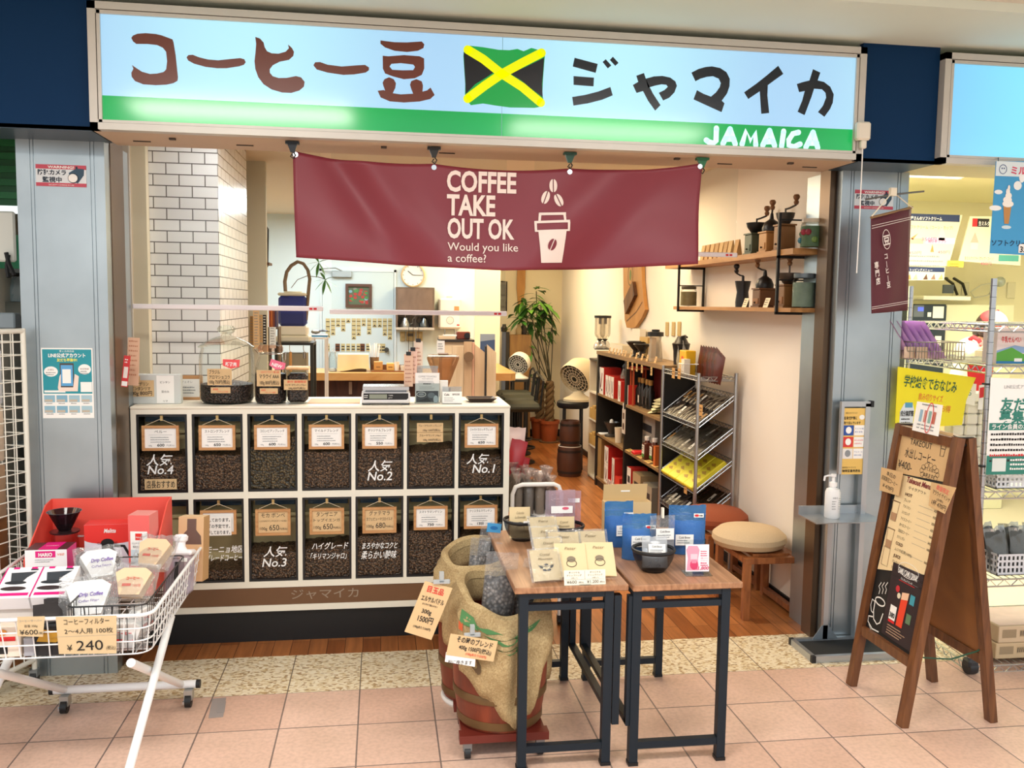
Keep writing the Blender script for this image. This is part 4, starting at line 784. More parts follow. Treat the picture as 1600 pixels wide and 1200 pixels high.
def mesh_basket(loc,r,h,lab):
    t = thing('wire_basket',lab,'basket',loc,0,'round black mesh baskets'); n,k = 40,8
    prof = [(r*(.52+.48*math.sin(PI/2*j/k)**.8),h*(j/k)) for j in range(k+1)]; b = MB(); b.lathe(prof,MESH,n); o = b.build('bowl',t)
    uv = o.data.uv_layers.new(name='UV'); 
    for pl in o.data.polygons:
        j,i = divmod(pl.index,n)
        for li,vi in zip(pl.loop_indices,pl.vertices):
            vj,vn = divmod(vi,n); vi_ = vn if not (i == n-1 and vn == 0) else n
            uv.data[li].uv = ((vi_+vj)*3.0,(vi_-vj)*3.0)
    MB().lathe([(.001,0),(r*.52,0),(r*.53,.008),(.001,.008)],BLACK,28).build('base',t)
    MB().lathe([(r*.93,h*.93),(r*1.0,h*.9),(r*1.05,h*.97),(r*1.04,h*1.05),(r*.97,h*1.07),(r*.92,h*1.0),(r*.93,h*.93)],BLACK,32).build('rim',t); return t
b1 = fl(816,815,TZ); b2 = fl(881,828,TZ); b3 = fl(1021,878,TZ)
b1y,b2y,b3y = 3.62,3.50,3.14
B1 = at(816,800,b1y).x; B2 = at(881,815,b2y).x; B3 = at(1021,860,b3y).x
mesh_basket((B1,b1y,TZ),.077,.085,'black mesh basket with a bird print coffee pack, at the table corner')
mesh_basket((B2,b2y,TZ),.082,.088,'black mesh basket holding crystal mountain and tall clear bags')
mesh_basket((B3,b3y,TZ),.079,.082,'black mesh basket with a silver pouch between blue pouches')
def in_basket(x,y,z,w,h,mk,nm,lab,rz=0,rx=-.14):
    t = thing('drip_bag_pack',lab,'coffee pack',(x,y,z),0,'packs standing in the mesh baskets',rot=(rx,0,rz)); r,s = drip(w,h,mk,nm); r.build('pack',t); s.build('print',t); return t
in_basket(B1-.012,b1y-.022,TZ+.013,.088,.128,'bird',('Colombia','La Esmeralda'),'kraft coffee pack with a bird print in the small basket')
in_basket(B2-.006,b2y-.03,TZ+.013,.092,.115,'branch',('Crystal','Mountain'),'kraft crystal mountain pack in the basket below the tall clear bags')
s = MB(FACE).bx(-.022,.022,0,.014,-.001,0,PAPER).text('120円',0,.003,.01,INK,'C',w=.03); s.build('price_tag',label='tiny white 120 yen tag on the small mesh basket',cat='tag',loc=(B1+.015,b1y-.079,TZ+.083))
def clear_bag(x,y,z,w,h,d,lab,film,fillh=0,fmat=None,rz=0,rx=0,group='clear stand-up bags',cat='bag',name='clear_bag',seal=.1):
    t = thing(name,lab,cat,(x,y,z),rz,group,rot=(rx,0,rz)); MB().pouch(w,h,d,film,None,10,12,seal,.8,crumple=.004).build('film',t)
    if fillh:MB().pouch(w*.95,fillh,d*.9,fmat,TR(0,0,.002),10,8,.02,.8,crumple=.005).build('contents',t)
    return t
LIL = clear('#efe4ec',.4,.1,.82,.8)
t = clear_bag(B2-.01,b2y+.03,TZ+.013,.125,.215,.02,'tall clear zip bag standing in the middle of the crystal mountain basket',LIL,.10,m('#eceaf0',.6)); 
MB(TR(0,-.011,.12) @ FACE).rect(-.04,0,.05,.03,PAPER,0).ell(.02,.02,.014,.006,m('#e2607a',.5)).build('label',t)
t = clear_bag(B2+.015,b2y+.055,TZ+.03,.135,.19,.015,'pink tinted clear zip bag behind the tall clear bag',clear('#f3dfe6',.4,.1,.78))
MB(TR(.035,-.009,.14) @ FACE).rect(-.025,0,.025,.018,PAPER,0).build('label',t)
# ---- blue stand-up pouches, kraft box, clear pouch, silver pouch
BLUEF = clear('#6ab4f0',.45,.08,.75,1.0); BLUEC = m('#3f86c0',.35,v=.3,sc=30,bump=.4)
def blue_pouch(px,py,y,w,h,lab,rz,lx=0,lz=.4,small=(.3,.72)):
    p = at(px,py,y); t = clear_bag(p.x,y,TZ,w,h,.085,lab,BLUEF,h*.66,BLUEC,rz,0,'blue stand-up pouches','pouch','coffee_pouch',.12)
    s = MB(TR(lx,-.048,h*lz) @ FACE); s.rect(-.036,-.022,.036,.022,PAPER,0).text('Cold Brew',0,.006,.013,INK,'C',w=.045).lines(-.03,.028,-.004,2,.009,.004,GREY); s.build('label',t)
    MB(TR(w*small[0],-.018,h*small[1]) @ FACE).rect(-.02,-.008,.02,.008,PAPER,0).ell(-.008,0,.009,.005,RED).lines(.003,.018,-.003,1,.01,.006,INK).build('sticker',t)
    MB().bx(-w/2,w/2,-.0015,.0015,h*.8,h*.815,m('#2b78bd',.4)).build('zip',t)
blue_pouch(966,838,3.49,.122,.185,'blue coffee pouch at the table back, in front of the kraft box',.05,.012)
blue_pouch(998,858,3.30,.135,.178,'blue coffee pouch nearest the silver pouch basket',-.05,-.005,.45)
blue_pouch(1072,862,3.36,.15,.195,'widest blue coffee pouch behind the pink price card',-.1,-.02,.33,(.28,.8))
p = at(982,790,3.66); t = thing('kraft_box','open kraft gift box leaning behind the blue pouches','box',(p.x,3.66,TZ)); KL = m('#dcc08e',.7)
MB().bx(-.102,.102,0,.06,0,.14,KL).build('box_body',t); MB(TR(0,.06,.14,rx=.12)).bx(-.098,.098,0,.002,0,.07,m('#cdb07e',.7)).rect(0,0,0,0,KL).bx(-.02,.02,-.002,.003,.036,.042,PAPER).build('lid',t)
p = at(1048,830,3.30); t = clear_bag(1.085,3.27,TZ+.03,.10,.145,.03,'clear pouch with a wooden peg and white label among blue pouches',FILM,.06,m('#8d8f98',.4),0,-.05)
MB(TR(.005,-.018,.075) @ FACE).rect(-.036,-.022,.036,.022,PAPER,0).text('Cold Brew',0,.006,.012,INK,'C',w=.04).lines(-.03,.028,-.006,2,.008,.004,GREY).build('label',t)
MB().bx(-.004,.004,-.008,.008,.135,.175,m('#f0e6d4',.6)).build('peg',t)
t = clear_bag(B3+.004,b3y-.012,TZ+.013,.095,.115,.03,'silver pouch with a cold brew label in the front basket',clear('#eef0f2',.45,.12,.7),.07,m('#b9bcc2',.25,.8),-.12,-.25)
MB(TR(.006,-.017,.07) @ FACE).rect(-.032,-.018,.032,.018,PAPER,0).text('Cold Brew',0,.005,.01,INK,'C',w=.038).lines(-.026,.024,-.006,2,.007,.003,GREY).build('label',t)
# pink price stand
x_ = at(1090,878,3.08).x; t = thing('price_stand','acrylic stand with a pink 1,800 yen price card','price stand',(x_,3.08,TZ),-.08); T = TR(0,0,.004,rx=-.1) @ FACE; PNK = m('#f09ab0',.6); PKD = m('#d63e6a',.6)
MB().bx(-.05,.05,-.03,.045,0,.003,clear('#eef2f2',.3)).bx(-.048,.048,.004,.006,.003,.125,clear('#eef2f2',.25),T=Matrix.Rotation(-.1,4,'X')).build('stand',t)
s = MB(T @ TR(0,0,.001)); s.bx(-.044,.044,.005,.105,-.001,0,m('#f7ecf0',.5)).poly([(-.04,.01),(-.036,.055),(-.042,.085),(-.034,.1),(.0,.1),(.008,.085),(.002,.05),(.006,.01)],PNK).rect(-.026,.05,.0,.07,m('#f6c6d2',.6),.0015).ell(-.013,.03,.015,.018,PKD,.0016).rect(-.022,.036,-.004,.05,m('#e88aa4',.6),.002)
s.lines(.012,.04,.078,3,.008,.004,PKD).text('水出しコーヒー',.012,.052,.007,PKD,w=.03).text('アイスコーヒー',.012,.043,.006,PKD,w=.028).lines(.012,.04,.034,2,.008,.005,PKD).text('1,800',.002,.012,.017,PKD,w=.04,bold=.02,slant=.2).text('¥',-.006,.012,.012,PKD); s.build('card',t)

# ---- barrels with burlap sacks
BARREL = wood('#5c2415','#8c3d22',(16,16,1.2),.45); HOOP = m('#6f5433',.45,.5,v=.15,sc=20)
def burlap_mat():
    M = bpy.data.materials.new('burlap'); M.use_nodes = True; nt = M.node_tree; b = nt.nodes['Principled BSDF']; l = nt.links.new; b.inputs['Roughness'].default_value = .9
    tc = nt.nodes.new('ShaderNodeTexCoord'); n = nt.nodes.new('ShaderNodeTexNoise'); n.inputs['Scale'].default_value = 160; n.inputs['Detail'].default_value = 2
    n2 = nt.nodes.new('ShaderNodeTexNoise'); n2.inputs['Scale'].default_value = 9; l(tc.outputs['Object'],n.inputs['Vector']); l(tc.outputs['Object'],n2.inputs['Vector'])
    a = nt.nodes.new('ShaderNodeMath'); a.operation = 'ADD'; l(n.outputs['Fac'],a.inputs[0]); l(n2.outputs['Fac'],a.inputs[1])
    r = nt.nodes.new('ShaderNodeValToRGB'); r.color_ramp.elements[0].position = .75/1; r.color_ramp.elements[0].color = rgb('#9f865c'); r.color_ramp.elements[1].position = 1; r.color_ramp.elements[1].color = rgb('#cdb687')
    mr = nt.nodes.new('ShaderNodeMapRange'); mr.inputs[1].default_value = .6; mr.inputs[2].default_value = 1.4; l(a.outputs[0],mr.inputs[0]); r.color_ramp.elements[0].position = .25; l(mr.outputs[0],r.inputs[0]); l(r.outputs[0],b.inputs['Base Color'])
    bp = nt.nodes.new('ShaderNodeBump'); bp.inputs['Strength'].default_value = .6; bp.inputs['Distance'].default_value = .004; l(n.outputs['Fac'],bp.inputs['Height']); l(bp.outputs['Normal'],b.inputs['Normal']); return M
BURLAP = burlap_mat()
def interp(tab,a):
    a = (a+180) % 360-180
    for (a0,v0),(a1,v1) in zip(tab[:-1],tab[1:]):
        if a0 <= a <= a1:u = (a-a0)/(a1-a0); u = u*u*(3-2*u); return v0+(v1-v0)*u
    return tab[-1][1]
def barrel(cx,cy,z0,r,top,lab,dolly):
    t = thing('wooden_barrel',lab,'barrel',(cx,cy,0),0,'barrels of bagged beans'); H = top-z0
    rr = lambda z:r*(.86+.14*math.sin(PI*(z-z0)/H))
    MB().lathe([(.001,z0)]+[(rr(z0+H*i/12),z0+H*i/12) for i in range(13)]+[(r*.8,top),(r*.8,top-.05),(.001,top-.05)],BARREL,40).build('staves',t)
    for f in (.06,.3,.72):
        z = z0+H*f; MB().lathe([(rr(z-.016)+.001,z-.016),(rr(z)+.004,z-.014),(rr(z)+.004,z+.014),(rr(z+.016)+.001,z+.016)],HOOP,40).build('hoop',t)
    if dolly:
        d = thing('plant_dolly','dark red wooden dolly on casters under the front barrel','dolly',(cx,cy,0)); q = .135
        RB = m('#6a2419',.45); MB().bx(-q-.03,q+.03,-q-.02,-q+.03,.062,.092,RB).bx(-q-.03,q+.03,q-.03,q+.02,.062,.092,RB).bx(-q-.02,-q+.03,-q+.03,q-.03,.064,.09,RB).bx(q-.03,q+.02,-q+.03,q-.03,.064,.09,RB).build('board',d)
        for a in (-1,1):
            for b_ in (-1,1):
                w = MB().cyl((a*q-.011,b_*q,.022),(a*q+.011,b_*q,.022),.022,m('#1a1c1e',.5)).build('wheel',d); MB().bx(a*q-.016,a*q+.016,b_*q-.012,b_*q+.012,.03,.062,m('#8a8f92',.35,.8)).build('caster_fork',w)
    else:MB().lathe([(.001,0),(r*.9,0),(r*.93,.01),(r*.9,.022),(.001,.022)],m('#efece6',.5),40).build('saucer',t)
    return t
barrel(.45,3.25,.094,.18,.52,'reddish wooden barrel with a draped burlap sack, beside the left table leg',True)
barrel(.405,3.63,.024,.165,.56,'second wooden barrel on a white saucer, partly hidden behind the front one',False)
def sack(cx,cy,lab,r,zr,tab,zt,ztop_tab,prints,seed):
    t = thing('burlap_sack',lab,'sack',(cx,cy,0),0,'burlap sacks over the barrels'); n = 96; prof = []; rnd = random.Random(seed); vs = []; K = 16
    for i in range(n):
        a = -180+360*i/n; ar = math.radians(a); dx,dy = math.sin(ar),-math.cos(ar); L = interp(tab,a); zt_ = zr+interp(ztop_tab,a)
        ro = r*1.06+.010*math.sin(ar*7+seed)+.006*math.sin(ar*13+1)
        for k in range(K+1):
            if k < 4:u = k/3; rad = r*.80+u*r*.02; z = zt_-.12+u*.09
            elif k < 9:u = (k-4)/4; th = PI*u; rad = r*.93-math.cos(th)*r*.13; z = zt_-.03+math.sin(th)*.04
            else:
                u = (k-8)/(K-8); rad = ro+(.012+.022*math.sin(ar*5+u*3+seed)*u)+.02*math.sin(u*PI)*.6; z = zt_-.03+(L-zt_+.03)*u
                rad = max(rad,r*1.05)
            vs.append((dx*rad,dy*rad,z))
    k1 = K+1; F = [(i*k1+k,i*k1+k+1,((i+1) % n)*k1+k+1,((i+1) % n)*k1+k) for i in range(n) for k in range(K)]
    b = MB(); b.add(vs,F,BURLAP,True); o = b.build('cloth',t); sd = o.modifiers.new('thick','SOLIDIFY'); sd.thickness = .003; sd.offset = -1
    def surf(a,u):   # point on the drape, u 0..1 down
        f = (a+180)/360*n; i = int(f) % n; w = f-int(f); kk = 8+u*(K-8); k = int(kk); v = kk-k; k2 = min(K,k+1)
        P = lambda i_,k_:Vector(vs[(i_ % n)*k1+k_])
        q = (P(i,k)*(1-w)+P(i+1,k)*w)*(1-v)+(P(i,k2)*(1-w)+P(i+1,k2)*w)*v; return q+Vector((math.sin(math.radians(a)),-math.cos(math.radians(a)),.0))*.004
    for nm,col,rings in prints:
        pm = MB()
        for pts,wd in rings:
            A = []
            for j,(a,u) in enumerate(pts):
                A.append(surf(a-wd,u)); A.append(surf(a+wd,u))
            pm.add(A,[(2*j,2*j+1,2*j+3,2*j+2) for j in range(len(pts)-1)],col,True)
        pm.build(nm,t)
    return t
GRN = m('#4d7d4a',.85); ORB = m('#d2643a',.85); BRN = m('#6a543a',.85)
sack(.45,3.25,'burlap sack with green and grey print draped over the front barrel',.165,.585,[(-180,.42),(-130,.40),(-95,.36),(-70,.37),(-50,.33),(-25,.24),(0,.15),(12,.115),(24,.17),(45,.33),(58,.36),(72,.26),(85,.23),(100,.33),(130,.42),(180,.42)],.6,
     [(-180,.03),(-120,.05),(-80,.03),(-45,-.02),(0,-.06),(30,-.05),(70,.0),(110,.03),(180,.03)],
     [('green_print',GRN,[([(-40+i*6,.09+.04*math.sin(i*.9+.4)) for i in range(6)],6),([(-16+i*5,.16-.012*i) for i in range(11)],11),([(-8+i*5,.24-.012*i) for i in range(6)],9),([(-50+i*2,.02+i*.035) for i in range(5)],9)]),('orange_print',ORB,[([(-52,.14+.05*i) for i in range(4)],2.5),([(-58,.55+.1*i) for i in range(4)],2)]),('grey_print',BRN,[([(-38+9*math.cos(t),.62+.10*math.sin(t)) for t in (2*PI*i/14 for i in range(15))],2.4),([(-50+7*math.cos(t),.66+.10*math.sin(t)) for t in (2*PI*i/14 for i in range(15))],2.2)])],2)
sack(.405,3.63,'plain burlap sack with folded rim on the barrel behind',.152,.60,[(-180,.45),(-100,.42),(-70,.36),(-40,.33),(0,.36),(60,.42),(180,.45)],.62,[(-180,.05),(-90,.02),(-45,-.01),(0,.0),(90,.04),(180,.05)],[],5)
CB = beans_mat('#1c1412','#9a9088',75)
def bean_bag(x,y,z,w,h,lab,rx,ry,rz,label=True,film=None,tag_=None):
    t = thing('bean_bag',lab,'coffee bag',(x,y,z),0,'clear bags of beans in the barrels',rot=(rx,ry,rz))
    MB().pouch(w*.96,h*.66,.06,CB,None,8,8,.03,.85,crumple=.006).build('beans',t); MB(TR(0,0,-.002)).pouch(w,h,.064,film or FILM,None,8,10,.22,.85,crumple=.005).build('film',t)
    if label:MB(TR(-w*.2,-.036,h*.16) @ FACE).rect(-.018,-.022,.018,.022,PAPER,0).lines(-.014,.014,.01,3,.01,.003,GREY).build('label',t)
    if tag_:MB(TR(.01,-.006,h*.9) @ FACE).rect(-.03,-.02,.03,.02,m('#4aa0d8',.5),0).ell(0,0,.016,.008,m('#1f6fb4',.5)).build('blue_tag',t)
bean_bag(.425,3.19,.475,.125,.27,'grey white speckled bean bag standing upright in the front barrel',-.05,.1,.1,False)
bean_bag(.53,3.24,.47,.10,.24,'dark bean bag in the front barrel under the table edge',.05,.25,-.3,False)
bean_bag(.385,3.52,.49,.085,.22,'bean bag with a white label at the front of the rear barrel',-.1,.12,.2)
bean_bag(.435,3.66,.50,.09,.25,'bean bag with a blue round tag in the rear barrel',.05,.12,.0,False,None,True)
bean_bag(.47,3.535,.48,.085,.2,'bean bag leaning between the two barrels with a label',-.15,.2,-.2)
# clip-on price cards
T = frame3((.19,3.10,.56),(.955,0,-.30),(.30,0,.955)); g = MB(); x0,x1,y0,y1 = quad(g,T,[(664,908),(707,919),(674,1000),(632,987)],KRAFT)
cx = (x0+x1)/2; T3 = T @ TR(cx,(y0+y1)/2,.0005); k_ = (y1-y0)
for s,x,y,h,col,w in (('目玉品',.01,.36,.032,RED,.075),('エルサルバドル',.012,.17,.028,INK,.105),('まろやかで飲みやすい',0,.09,.01,INK,.07),('300g',-.015,-.07,.026,INK,.045),('1500円',.0,-.24,.034,INK,.07),('(100gあたり500円)',-.01,-.38,.013,INK,.08)):g.text(s,x*.3,y*k_*.92,h*.82,col,'C',w=w*.8,bold=.015,T=T3)
g.build('price_card',label='tilted kraft price card with red heading clipped to the rear barrel sack',cat='price card')
T = frame3((.36,3.035,.46),(1,-.02,-.08),(.08,.05,1)); g = MB(); x0,x1,y0,y1 = quad(g,T,[(704,990),(778,1002),(771,1034),(697,1023)],KRAFT); T3 = T @ TR((x0+x1)/2,(y0+y1)/2,.0005,rz=-.16)
for s,x,y,h,col,w in (('その時のブレンド',.005,.012,.024,INK,.13),('400g 1500円(税込)',.012,-.012,.019,INK,.118),('(100gあたり375円)',.02,-.028,.011,ORG,.075)):g.text(s,x,y,h,col,'C',w=w,bold=.015,T=T3)
g.build('price_card',label='kraft price card clipped to the front burlap sack',cat='price card')
g = MB(); T = T @ TR(0,0,-.002); x0,x1,y0,y1 = quad(g,T,[(697,1019),(743,1027),(742,1042),(695,1034)],PAPER); g.text('粉に挽きます',(x0+x1)/2,y0+.008,.017,INK,'C',w=.085,T=T @ TR(0,0,.0006)); g.build('paper_slip',label='small white slip under the kraft card on the front sack',cat='sign')
for px,py,y,lab in ((690,909,3.095,'clear plastic clip on the rear barrel price card'),(738,992,3.045,'clear plastic clip on the front burlap price card')):
    p = at(px,py,y); MB().cbox(-.03,.03,-.006,.006,-.008,.008,clear('#dfe6ea',.4,.1,.6),.003).bx(-.008,.008,-.006,.012,.0,.035,clear('#dfe6ea',.4,.1,.6)).build('card_clip',label=lab,cat='clip',loc=p)

# ---- stools
STW = wood('#7a4320','#a8683a',(30,30,6),.4)
def stool(x0,x1,y0,y1,lab,hcol,cb):
    cx,cy = (x0+x1)/2,(y0+y1)/2; t = thing('round_stool',lab,'stool',(cx,cy,0),0,'wooden stools along the wall'); T = TR(-cx,-cy,0); s = .019
    for x,y in ((x0,y0),(x1,y0),(x1,y1),(x0,y1)):MB(T).cbox(x-s,x+s,y-s,y+s,0,.305,STW,.002).build('leg',t)
    f = MB(T)
    for y in (y0,y1):f.cbox(x0-s,x1+s,y-s,y+s,.305,.338,STW,.002)
    for x in (x0,x1):f.cbox(x-s,x+s,y0+s,y1-s,.307,.336,STW,.002)
    f.bx(cx-.1,cx+.1,y0+s,y1-s,.334,.35,STW); f.cbox(x1-s*.9,x1+s*.9,y0+s,y1-s,.02,.052,STW,.002); f.build('frame',t)
    MB(TR(cb,0,.35)).lathe([(.001,0),(.15,.0),(.185,.012),(.202,.04),(.198,.066),(.165,.094),(.1,.108),(.001,.112)],m(hcol,.85,v=.10,sc=140,bump=.15),44).build('cushion',t)
    MB(T).bx(cx+.02,cx+.05,y0+.02,y0+.024,.338,.35,PAPER).build('care_tag',t)
stool(1.925,2.205,4.385,4.77,'round beige cushioned wooden stool by the shop entrance','#cdb48f',-.05)
stool(1.90,2.205,4.86,5.22,'round rust brown cushioned stool behind the beige one','#8f4423',-.06)

# ---- hand sanitizer stand
ALU = m('#b9bec2',.35,.8); RUB = m('#1a1d1f',.75)
t = thing('sanitizer_stand','aluminium hand sanitizer stand with a notice panel at the pillar','stand',(2.2,3.92,0)); T = TR(-2.2,-3.92,0)
b = MB(T); b.bx(2.02,2.485,3.805,4.01,.008,.02,RUB); b.build('mat',t)
b = MB(T)
for a in ((2.005,2.5,3.79,3.812),(2.005,2.5,4.008,4.03),(2.005,2.027,3.812,4.008),(2.478,2.5,3.812,4.008)):b.bx(*a,0,.032,ALU)
for x,y in ((2.003,3.788),(2.003,4.012),(2.482,3.788),(2.482,4.012)):b.bx(x,x+.02,y,y+.02,-.0,.033,m('#15171a',.5))
b.build('base',t)
p = MB(T); p.bx(2.165,2.19,4.0,4.022,.03,.66,ALU); p.build('post',t)
p = MB(T); p.bx(2.165,2.19,3.80,3.822,.03,.66,ALU) if 0 else None
g = MB(T); g.add([(2.11,4.0,.03),(2.245,4.0,.03),(2.195,4.0,.10),(2.16,4.0,.10),(2.11,4.004,.03),(2.245,4.004,.03),(2.195,4.004,.10),(2.16,4.004,.10)],[(0,1,2,3),(7,6,5,4),(0,3,7,4),(1,5,6,2),(3,2,6,7)],m('#8f9ba4',.4,.7)); g.build('gusset',t)
p = MB(T); p.bx(2.325,2.35,3.985,4.02,.03,1.205,ALU); p.build('post',t)
p = MB(T); p.bx(2.2,2.35,3.985,4.005,1.19,1.215,ALU); p.bx(2.2,2.215,3.985,4.005,.86,1.19,ALU).bx(2.35,2.365,3.98,4.008,1.188,1.218,m('#15171a',.5)); p.build('panel_frame',t)
s = MB(T); s.bx(2.015,2.37,3.83,4.02,.655,.66,ALU); s.bx(2.015,2.37,4.012,4.02,.66,.70,ALU); s.build('shelf',t)
Tn = TR(2.27,3.99,1.02) @ FACE; n = MB(T @ Tn); YLP = m('#e9c168',.5); w,h = .115,.325
n.bx(-w/2,w/2,-h/2,h/2,-.004,0,YLP)
n.text('新型コロナウイルス',-.045,.135,.010,INK,w=.06).text('感染症対策に',-.052,.108,.017,INK,w=.068,bold=.02).text('取り組んでいます',-.052,.085,.015,INK,w=.086,bold=.02).ell(.04,.118,.014,.012,PAPER)
for i,(c_,tx) in enumerate((('#2450a0','マスクの着用を実施'),('#d83a34','咳の症状時は勤務停止'),('#e9e6e2','アルコール消毒を実施'))):
    y = .055-i*.057; n.rect(-.052,y-.026,.0,y+.024,m(c_,.5)); n.ell(-.026,y,.015,.017,PAPER if i < 2 else GREY,.0016).rect(.003,y-.026,.055,y+.024,PAPER); n.text(tx[:5],.006,y+.004,.009,RED if i == 1 else m('#2450a0',.5),w=.045).text(tx[5:],.006,y-.012,.009,RED if i == 1 else m('#2450a0',.5),w=.04)
n.text('珈琲豆ジャマイカ',-.05,-.132,.010,INK,w=.07).text('珈琲豆直売店会',-.05,-.15,.014,INK,w=.095,bold=.02); n.build('notice',t)
x_,y_ = 2.145,3.93
bt = thing('sanitizer_bottle','white pump bottle of hand sanitizer on the steel shelf','bottle',(x_,y_,.66))
MB().lathe([(.001,0),(.033,0),(.036,.006),(.036,.125),(.030,.14),(.014,.148),(.013,.152)],m('#f1f2f2',.35),28).build('bottle_body',bt)
MB().lathe([(.013,.152),(.018,.153),(.018,.172),(.007,.176),(.006,.198),(.012,.2),(.012,.212),(.001,.213)],m('#f6f6f6',.35),20).tube([(0,0,.206),(-.03,-.004,.206),(-.048,-.006,.202),(-.05,-.006,.182)],.005,m('#f6f6f6',.35)).build('pump',bt)
l_ = MB(TR(0,-.0365,0) @ FACE); l_.text('消毒液',-.02,.1,.009,GREY); l_.lines(-.022,.0,.085,4,.012,.004,GREY).lines(.01,.024,.1,6,.01,.003,GREY).build('label',bt)

# ---- A-board
AW = wood('#54301a','#774a28',(50,50,5),.42)
t = thing('sandwich_board','brown wooden sandwich board with takeout menus, in front of the steel pillar','sign board',(2.26,3.34,0))
ya,yb_,zt = 3.155,3.545,1.165; s = .02
def bar(mb,p,q,w=.02,d=.016,mat=AW):
    p,q = Vector(p),Vector(q); u = (q-p).normalized(); a = Vector((0,1,0)) if abs(u.y) < .7 else Vector((0,0,1)); b = u.cross(a).normalized(); a = b.cross(u).normalized()
    vs = [r+a*i*w+b*j*d for r in (p,q) for i,j in ((-1,-1),(1,-1),(1,1),(-1,1))]
    mb.add(vs,[(0,3,2,1),(4,5,6,7)]+[(i,(i+1) % 4,4+(i+1) % 4,4+i) for i in range(4)],mat,T=TR(-2.26,-3.34,0))
def side(xb,xt,nm,sgn):
    f = None
    for y in (ya,yb_):
        m_ = MB(); bar(m_,(xb,y,0),(xt,y,zt)); bar(m_,(xb-sgn*.001,y,.0),(xb+(xt-xb)*.07,y,zt*.07),.0205,.0165,m('#3b2112',.6)) if 0 else None; m_.build('leg',t)
    z1 = .255; k = lambda z:xb+(xt-xb)*z/zt
    m_ = MB(); bar(m_,(k(z1),ya+.02,z1),(k(z1),yb_-.02,z1),.02,.016); m_.build('rail',t); m_ = MB(); bar(m_,(k(zt-.022),ya+.02,zt-.022),(k(zt-.022),yb_-.02,zt-.022),.02,.016); m_.build('rail',t)
    return k
k1 = side(2.065,2.238,'front',1); k2 = side(2.455,2.282,'back',-1)
Tp = frame3((k1(.255),(ya+yb_)/2,.255),(0,-1,0),(2.238-2.065,0,zt)); Tl = TR(-2.26,-3.34,0)
SL = math.hypot(zt-.277,(2.238-2.065)*(zt-.277)/zt)
MB(Tl @ Tp).bx(-.175,.175,.01,SL,-.008,-.002,m('#121415',.6)).build('blackboard',t)
Tb = frame3((k2(.255),(ya+yb_)/2,.255),(0,1,0),(2.282-2.455,0,zt)); MB(Tl @ Tb).bx(-.175,.175,.01,SL,-.006,.004,wood('#7a4a22','#96602f',(3,3,3),.5)).build('back_panel',t)
for y in (ya,yb_):MB(Tl).cyl((2.225,y,zt-.03),(2.295,y,zt-.03),.006,m('#2c2622',.5,.6),n=10).bx(2.228,2.292,y-.018,y+.018,zt-.002,zt+.004,m('#2c2622',.5,.5)).build('hinge',t)
MB(Tl).tube([(k1(.29),ya+.02,.29),(2.15,ya+.01,.275),(2.26,ya-.0,.268),(2.38,ya+.012,.29),(k2(.3),ya+.02,.3)],.0035,m('#1f4a34',.6)).build('cord',t)
# chalk cup drawn on the board
c = MB(Tl @ Tp @ TR(0,0,-.0015)); P = lambda *a:[onp(x,y,Tp) for x,y in a]
CH = m('#eceae4',.8)
q = onp(1375,940,Tp); c.ring(q[0],q[1],.036,.016,.006,CH,.001,20).stroke([(q[0]-.036,q[1]),(q[0]-.034,q[1]-.05),(q[0]-.022,q[1]-.085),(q[0]+.006,q[1]-.098),(q[0]+.026,q[1]-.085),(q[0]+.036,q[1]-.04)],.006,CH).stroke([(q[0]-.037,q[1]-.012),(q[0]-.058,q[1]-.008),(q[0]-.062,q[1]-.035),(q[0]-.05,q[1]-.058),(q[0]-.035,q[1]-.062)],.005,CH)
c.stroke([(q[0]-.03+.0,q[1]-.078),(q[0]-.062,q[1]-.085),(q[0]-.06,q[1]-.108),(q[0]-.02,q[1]-.128),(q[0]+.03,q[1]-.124)],.006,CH).stroke([(q[0]-.05,q[1]-.118),(q[0]-.015,q[1]-.142),(q[0]+.03,q[1]-.14)],.003,CH)
for dx in (0,5,10):c.stroke(P((1373+dx,928),(1375+dx,921),(1373+dx,916),(1377+dx,910)),.004,CH)
c.build('chalk_drawing',t)
def paper(name,label,pxs,mat,off,cat='menu'):
    b = MB(); T = Tp @ TR(0,0,off); q = quad(b,T,pxs,mat); return b,T,q
# big kraft takeout sheet
KR2 = m('#d2ae7c',.75,v=.05,sc=30)
b,T,(x0,x1,y0,y1) = paper('','',[(1411,664),(1489,677),(1475,753),(1399,738)],KR2,.001); cx = (x0+x1)/2; w = x1-x0
b.text('TAKEOUT',cx-.02,y1-.085,.036,INK,'C',w=.15,T=T,slant=-.05).text('水出しコーヒー',cx-.012,y1-.14,.045,INK,'C',w=.21,T=T).text('¥400-',x0+.02,y1-.195,.046,INK,w=.1,T=T).text('すぐお出し',cx+.07,y1-.172,.017,INK,'C',w=.075,T=T).text('出来ます!!',cx+.07,y1-.196,.017,INK,'C',w=.075,T=T)
for k in range(12):a = 2*PI*k/12; b.ring(cx+.07+.052*math.cos(a),y1-.178+.03*math.sin(a),.012,.010,.0016,INK,.001,10,T=T)
b.stroke([(x1-.06,y1-.05),(x1-.055,y1-.10),(x1-.034,y1-.10),(x1-.026,y1-.05),(x1-.06,y1-.05)],.003,INK,T=T).stroke([(x1-.055,y1-.07),(x1-.03,y1-.07)],.003,INK,T=T).stroke([(x1-.04,y1-.05),(x1-.032,y1-.028)],.003,INK,T=T)
b.build('menu',label='kraft sheet headed TAKEOUT on the upper sandwich board',cat='menu')
